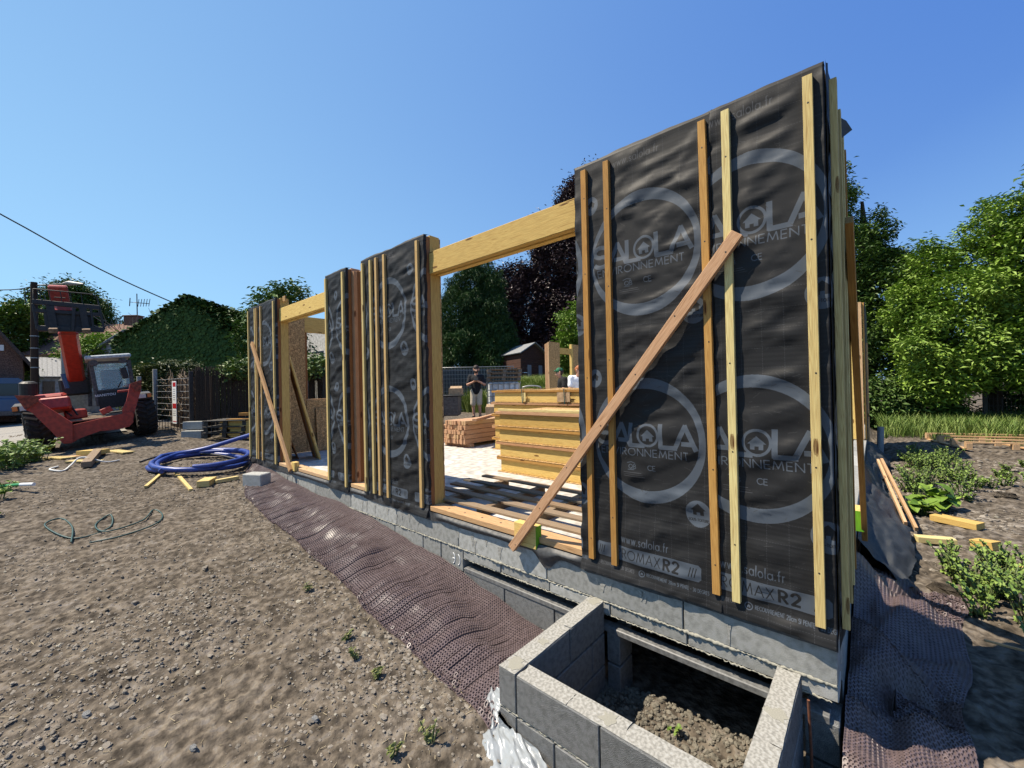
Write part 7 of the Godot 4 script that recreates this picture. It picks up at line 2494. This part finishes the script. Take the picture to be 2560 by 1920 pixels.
func person(label: String, at: Vector3, turn: float, J: Dictionary, shirt: String, bottom: String, hair: String, long_legs: bool) -> Node3D:
	var o := thing("person", label, "person", at)
	o.rotation.y = turn
	var b := []
	var head: Vector3 = J.head
	b.append([J.pelvis, J.chest, 0.145, 0.15])
	b.append([J.chest + Vector3(-0.07, 0.06, 0), J.chest + Vector3(0.07, 0.06, 0), 0.12, 0.12])
	b.append([J.sh[0], J.sh[1], 0.07, 0.07])
	b.append([J.chest + Vector3(0, 0.1, 0), head + Vector3(0, -0.1, -0.02), 0.06, 0.055])
	b.append([head + Vector3(0, -0.055, 0.015), head + Vector3(0, 0.04, -0.01), 0.07, 0.092])
	var fr: Vector3 = J.get("face", Vector3(0, 0, 1)).normalized()
	b.append([head + fr * 0.085 + Vector3(0, -0.01, 0), head + fr * 0.105 + Vector3(0, -0.035, 0), 0.012, 0.017])
	var sd := Vector3.UP.cross(fr).normalized()
	for s in [-1.0, 1.0]:
		b.append([head + sd * s * 0.09 + Vector3(0, -0.03, 0), head + sd * s * 0.097 + Vector3(0, 0.02, -0.0), 0.014, 0.018])
	var arms := []
	for s in 2:
		arms.append([J.sh[s], J.el[s], 0.056, 0.044])
		arms.append([J.el[s], J.wr[s], 0.044, 0.03])
	b.append_array(arms)
	var legs := []
	for s in 2:
		legs.append([J.hip[s], J.kn[s], 0.092, 0.064])
		legs.append([J.kn[s], J.an[s], 0.06, 0.042])
		legs.append([J.an[s] + Vector3(0, -0.03, -0.02), J.toe[s], 0.045, 0.035])
	b.append_array(legs)
	part(o, "body", flesh(b, 0.014, 0.03), M["skin"])
	for s in 2:
		var hb := []
		hand(hb, J.wr[s], J.hand[s], J.palm[s], 1.0 if s == 0 else -1.0)
		part(o, "hand", flesh(hb, 0.006, 0.006), M["skin"])
	part(o, "shirt", flesh([b[0], b[1], b[2], [J.sh[0], J.sh[0].lerp(J.el[0], 0.72), 0.062, 0.062], [J.sh[1], J.sh[1].lerp(J.el[1], 0.72), 0.062, 0.062], [J.pelvis + Vector3(0, -0.02, 0), J.pelvis + Vector3(0, -0.06, 0), 0.145, 0.14]], 0.014, 0.035, 0.014), M[shirt])
	var tr := [[J.pelvis + Vector3(0, -0.05, 0), J.pelvis + Vector3(0, -0.1, 0), 0.13, 0.12]]
	for s in 2:
		tr.append([J.hip[s], J.kn[s], 0.1, 0.085])
		if long_legs:
			tr.append([J.kn[s], J.an[s] + Vector3(0, 0.02, 0), 0.075, 0.06])
	part(o, "trousers" if long_legs else "shorts", flesh(tr, 0.014, 0.03, 0.012), M[bottom])
	for s in 2:
		part(o, "shoe", flesh([[J.an[s] + Vector3(0, -0.035, -0.03), J.toe[s] + Vector3(0, 0.005, 0.03), 0.05, 0.04]], 0.012, 0.02), M["black_cloth"])
		var e := MB.new()
		e.lathe(head + fr * 0.083 + sd * (0.034 if s == 0 else -0.034) + Vector3(0, 0.012, 0), fr, [[0.0, 0.013], [0.006, 0.009], [0.008, 0.0]], 8)
		part(o, "eye", e.mesh(), M["black"])
	var mo := MB.new()
	mo.bar(head + fr * 0.083 - sd * 0.025 + Vector3(0, -0.065, 0), head + fr * 0.083 + sd * 0.025 + Vector3(0, -0.065, 0), 0.008, 0.01, 0.002)
	part(o, "mouth", mo.mesh(), M["rust"])
	part(o, "hair", flesh([[head + Vector3(0, 0.06, 0) - fr * 0.012, head + Vector3(0, 0.035, 0) - fr * 0.035, 0.1, 0.102], [head + Vector3(0, 0.02, 0) - fr * 0.05, head + Vector3(0, -0.05, 0) - fr * 0.045, 0.075, 0.06]], 0.011, 0.03), M[hair])
	return o


func people() -> void:
	# man in the back filming with a phone
	var J := {"pelvis": Vector3(0, 0.98, 0), "chest": Vector3(0, 1.3, 0.02), "head": Vector3(0.01, 1.69, 0.05), "face": Vector3(0.1, -0.15, 1), "sh": [Vector3(-0.2, 1.44, 0.0), Vector3(0.2, 1.44, 0.0)], "el": [Vector3(-0.29, 1.17, 0.08), Vector3(0.29, 1.17, 0.08)], "wr": [Vector3(-0.08, 1.26, 0.27), Vector3(0.09, 1.27, 0.27)], "hand": [Vector3(0.5, 0.35, 0.6), Vector3(-0.5, 0.35, 0.6)], "palm": [Vector3(0.3, 1, -0.5), Vector3(-0.3, 1, -0.5)], "hip": [Vector3(-0.1, 0.93, 0), Vector3(0.1, 0.93, 0)], "kn": [Vector3(-0.12, 0.5, 0.02), Vector3(0.1, 0.51, 0.04)], "an": [Vector3(-0.1, 0.09, -0.02), Vector3(0.12, 0.09, -0.02)], "toe": [Vector3(-0.13, 0.035, 0.14), Vector3(0.16, 0.035, 0.14)]}
	var at := Vector3(-10.33, 0.1, -7.5)
	var o := person("bearded person in navy polo and beige shorts holding up a phone", at, atan2(10.5, 9.97) - 0.05, J, "navy_cloth", "khaki_cloth", "brown_hair", false)
	part(o, "beard", flesh([[Vector3(-0.04, 1.63, 0.1), Vector3(0.06, 1.63, 0.1), 0.035, 0.035], [Vector3(0.01, 1.605, 0.11), Vector3(0.01, 1.6, 0.1), 0.04, 0.04]], 0.01, 0.03), M["brown_hair"])
	block(thing("phone", "dark phone held up by the person in the navy polo", "phone", at + Basis(Vector3.UP, atan2(10.5, 9.97) - 0.05) * Vector3(0.01, 1.34, 0.37)), "body", Vector3.ZERO, Vector3(0.15, 0.075, 0.01), M["black"], 0.003, Basis(Vector3.UP, 0.76) * Basis(Vector3.RIGHT, -0.3))
	# worker with the green cap, stooping
	J = {"pelvis": Vector3(0, 0.95, -0.05), "chest": Vector3(0, 1.27, 0.05), "head": Vector3(0.0, 1.59, 0.16), "face": Vector3(0.0, -0.2, 1), "sh": [Vector3(-0.2, 1.38, 0.04), Vector3(0.2, 1.38, 0.04)], "el": [Vector3(-0.28, 1.11, 0.1), Vector3(0.28, 1.11, 0.1)], "wr": [Vector3(-0.2, 0.98, 0.3), Vector3(0.2, 0.98, 0.3)], "hand": [Vector3(0.2, -0.3, 1), Vector3(-0.2, -0.3, 1)], "palm": [Vector3(0, -1, 0), Vector3(0, -1, 0)], "hip": [Vector3(-0.1, 0.9, -0.05), Vector3(0.1, 0.9, -0.05)], "kn": [Vector3(-0.11, 0.48, 0.0), Vector3(0.11, 0.48, 0.0)], "an": [Vector3(-0.11, 0.09, -0.05), Vector3(0.11, 0.09, -0.05)], "toe": [Vector3(-0.13, 0.035, 0.12), Vector3(0.13, 0.035, 0.12)]}
	o = person("person in black shirt and green cap working behind the cassettes", Vector3(-6.93, -0.03, -7.95), -0.7, J, "black_cloth", "black_cloth", "brown_hair", true)
	part(o, "cap", flesh([[J.head + Vector3(0, 0.065, 0.0), J.head + Vector3(0, 0.06, -0.03), 0.098, 0.1], [J.head + Vector3(-0.04, 0.06, 0.13), J.head + Vector3(0.04, 0.06, 0.13), 0.022, 0.022]], 0.011, 0.04), M["green_cloth"])
	# ginger haired worker bending right
	J = {"pelvis": Vector3(0, 0.97, -0.06), "chest": Vector3(0, 1.29, 0.04), "head": Vector3(0.0, 1.62, 0.17), "face": Vector3(0.0, -0.35, 1), "sh": [Vector3(-0.2, 1.41, 0.03), Vector3(0.2, 1.41, 0.03)], "el": [Vector3(-0.26, 1.13, 0.06), Vector3(0.26, 1.13, 0.06)], "wr": [Vector3(-0.2, 1.0, 0.28), Vector3(0.2, 1.0, 0.28)], "hand": [Vector3(0.1, -0.3, 1), Vector3(-0.1, -0.3, 1)], "palm": [Vector3(0, -1, 0), Vector3(0, -1, 0)], "hip": [Vector3(-0.1, 0.92, -0.06), Vector3(0.1, 0.92, -0.06)], "kn": [Vector3(-0.11, 0.49, 0.0), Vector3(0.11, 0.49, 0.0)], "an": [Vector3(-0.11, 0.09, -0.05), Vector3(0.11, 0.09, -0.05)], "toe": [Vector3(-0.13, 0.035, 0.12), Vector3(0.13, 0.035, 0.12)]}
	person("person with ginger hair and white shirt beside the near felt panel", Vector3(-6.44, -0.03, -7.8), 1.3, J, "white_cloth", "khaki_cloth", "ginger_hair", true)


func _ready() -> void:
	# camera
	var yaw := -0.7238
	var pitch := 0.0048
	var roll := -0.0212
	var f := Vector3(sin(yaw) * cos(pitch), sin(pitch), -cos(yaw) * cos(pitch))
	var r := f.cross(Vector3.UP).normalized()
	var u := r.cross(f)
	var cam := Camera3D.new()
	cam.name = "camera"
	cam.transform = Transform3D(Basis(r * cos(roll) + u * sin(roll), u * cos(roll) - r * sin(roll), -f), Vector3(0.1557, 1.1912, 2.4709))
	cam.fov = 86.06
	cam.near = 0.05
	cam.far = 600.0
	add_child(cam)
	# sky
	var env := Environment.new()
	env.background_mode = Environment.BG_SKY
	# clear air: paler towards the horizon and towards the sun
	var to_sun := Vector3(-0.49, 1.0, 0.39).normalized()
	var im := Image.create(512, 256, false, Image.FORMAT_RGBF)
	for j in 256:
		var el := PI * (0.5 - (j + 0.5) / 256.0)
		for i in 512:
			var az := TAU * (i + 0.5) / 512.0
			var d := Vector3(sin(az) * cos(el), sin(el), -cos(az) * cos(el))
			var a := pow(1.0 - maxf(d.y, 0.0), 2.0)
			var s := maxf(d.dot(to_sun), 0.0)
			var c := Color(-0.006 + 0.205 * a + 0.128 * s, 0.038 + 0.33 * a + 0.2 * s, 0.287 + 0.272 * a + 0.146 * s)
			c.r = maxf(c.r, 0.025)
			if d.y < 0.0:
				c = c.lerp(Color(0.13, 0.11, 0.09), smoothstep(0.0, -0.12, d.y))
			im.set_pixel(i, j, c)
	var sm := PanoramaSkyMaterial.new()
	sm.panorama = ImageTexture.create_from_image(im)
	var sky := Sky.new()
	sky.sky_material = sm
	env.sky = sky
	env.tonemap_mode = Environment.TONE_MAPPER_LINEAR
	env.tonemap_exposure = 1.9
	env.sdfgi_enabled = true
	env.ssao_enabled = true
	env.ssil_enabled = true
	var we := WorldEnvironment.new()
	we.name = "sky_and_air"
	we.environment = env
	add_child(we)
	# sun: high on the left behind the viewer
	var sun := DirectionalLight3D.new()
	sun.name = "sun"
	sun.light_energy = 1.5
	sun.light_color = Color(1.0, 0.95, 0.87)
	sun.light_angular_distance = 0.5
	sun.shadow_enabled = true
	sun.basis = Basis.looking_at(Vector3(0.49, -1.0, -0.39).normalized(), Vector3.UP)
	add_child(sun)
	# textures and materials
	textures()
	materials()
	# large structure
	ground()
	foundation()
	house_walls()
	interior()
	sheets()
	lane_side()
	back_lot()
	# objects and small things
	telehandler()
	litter()
	people()
	plants()
	clods()
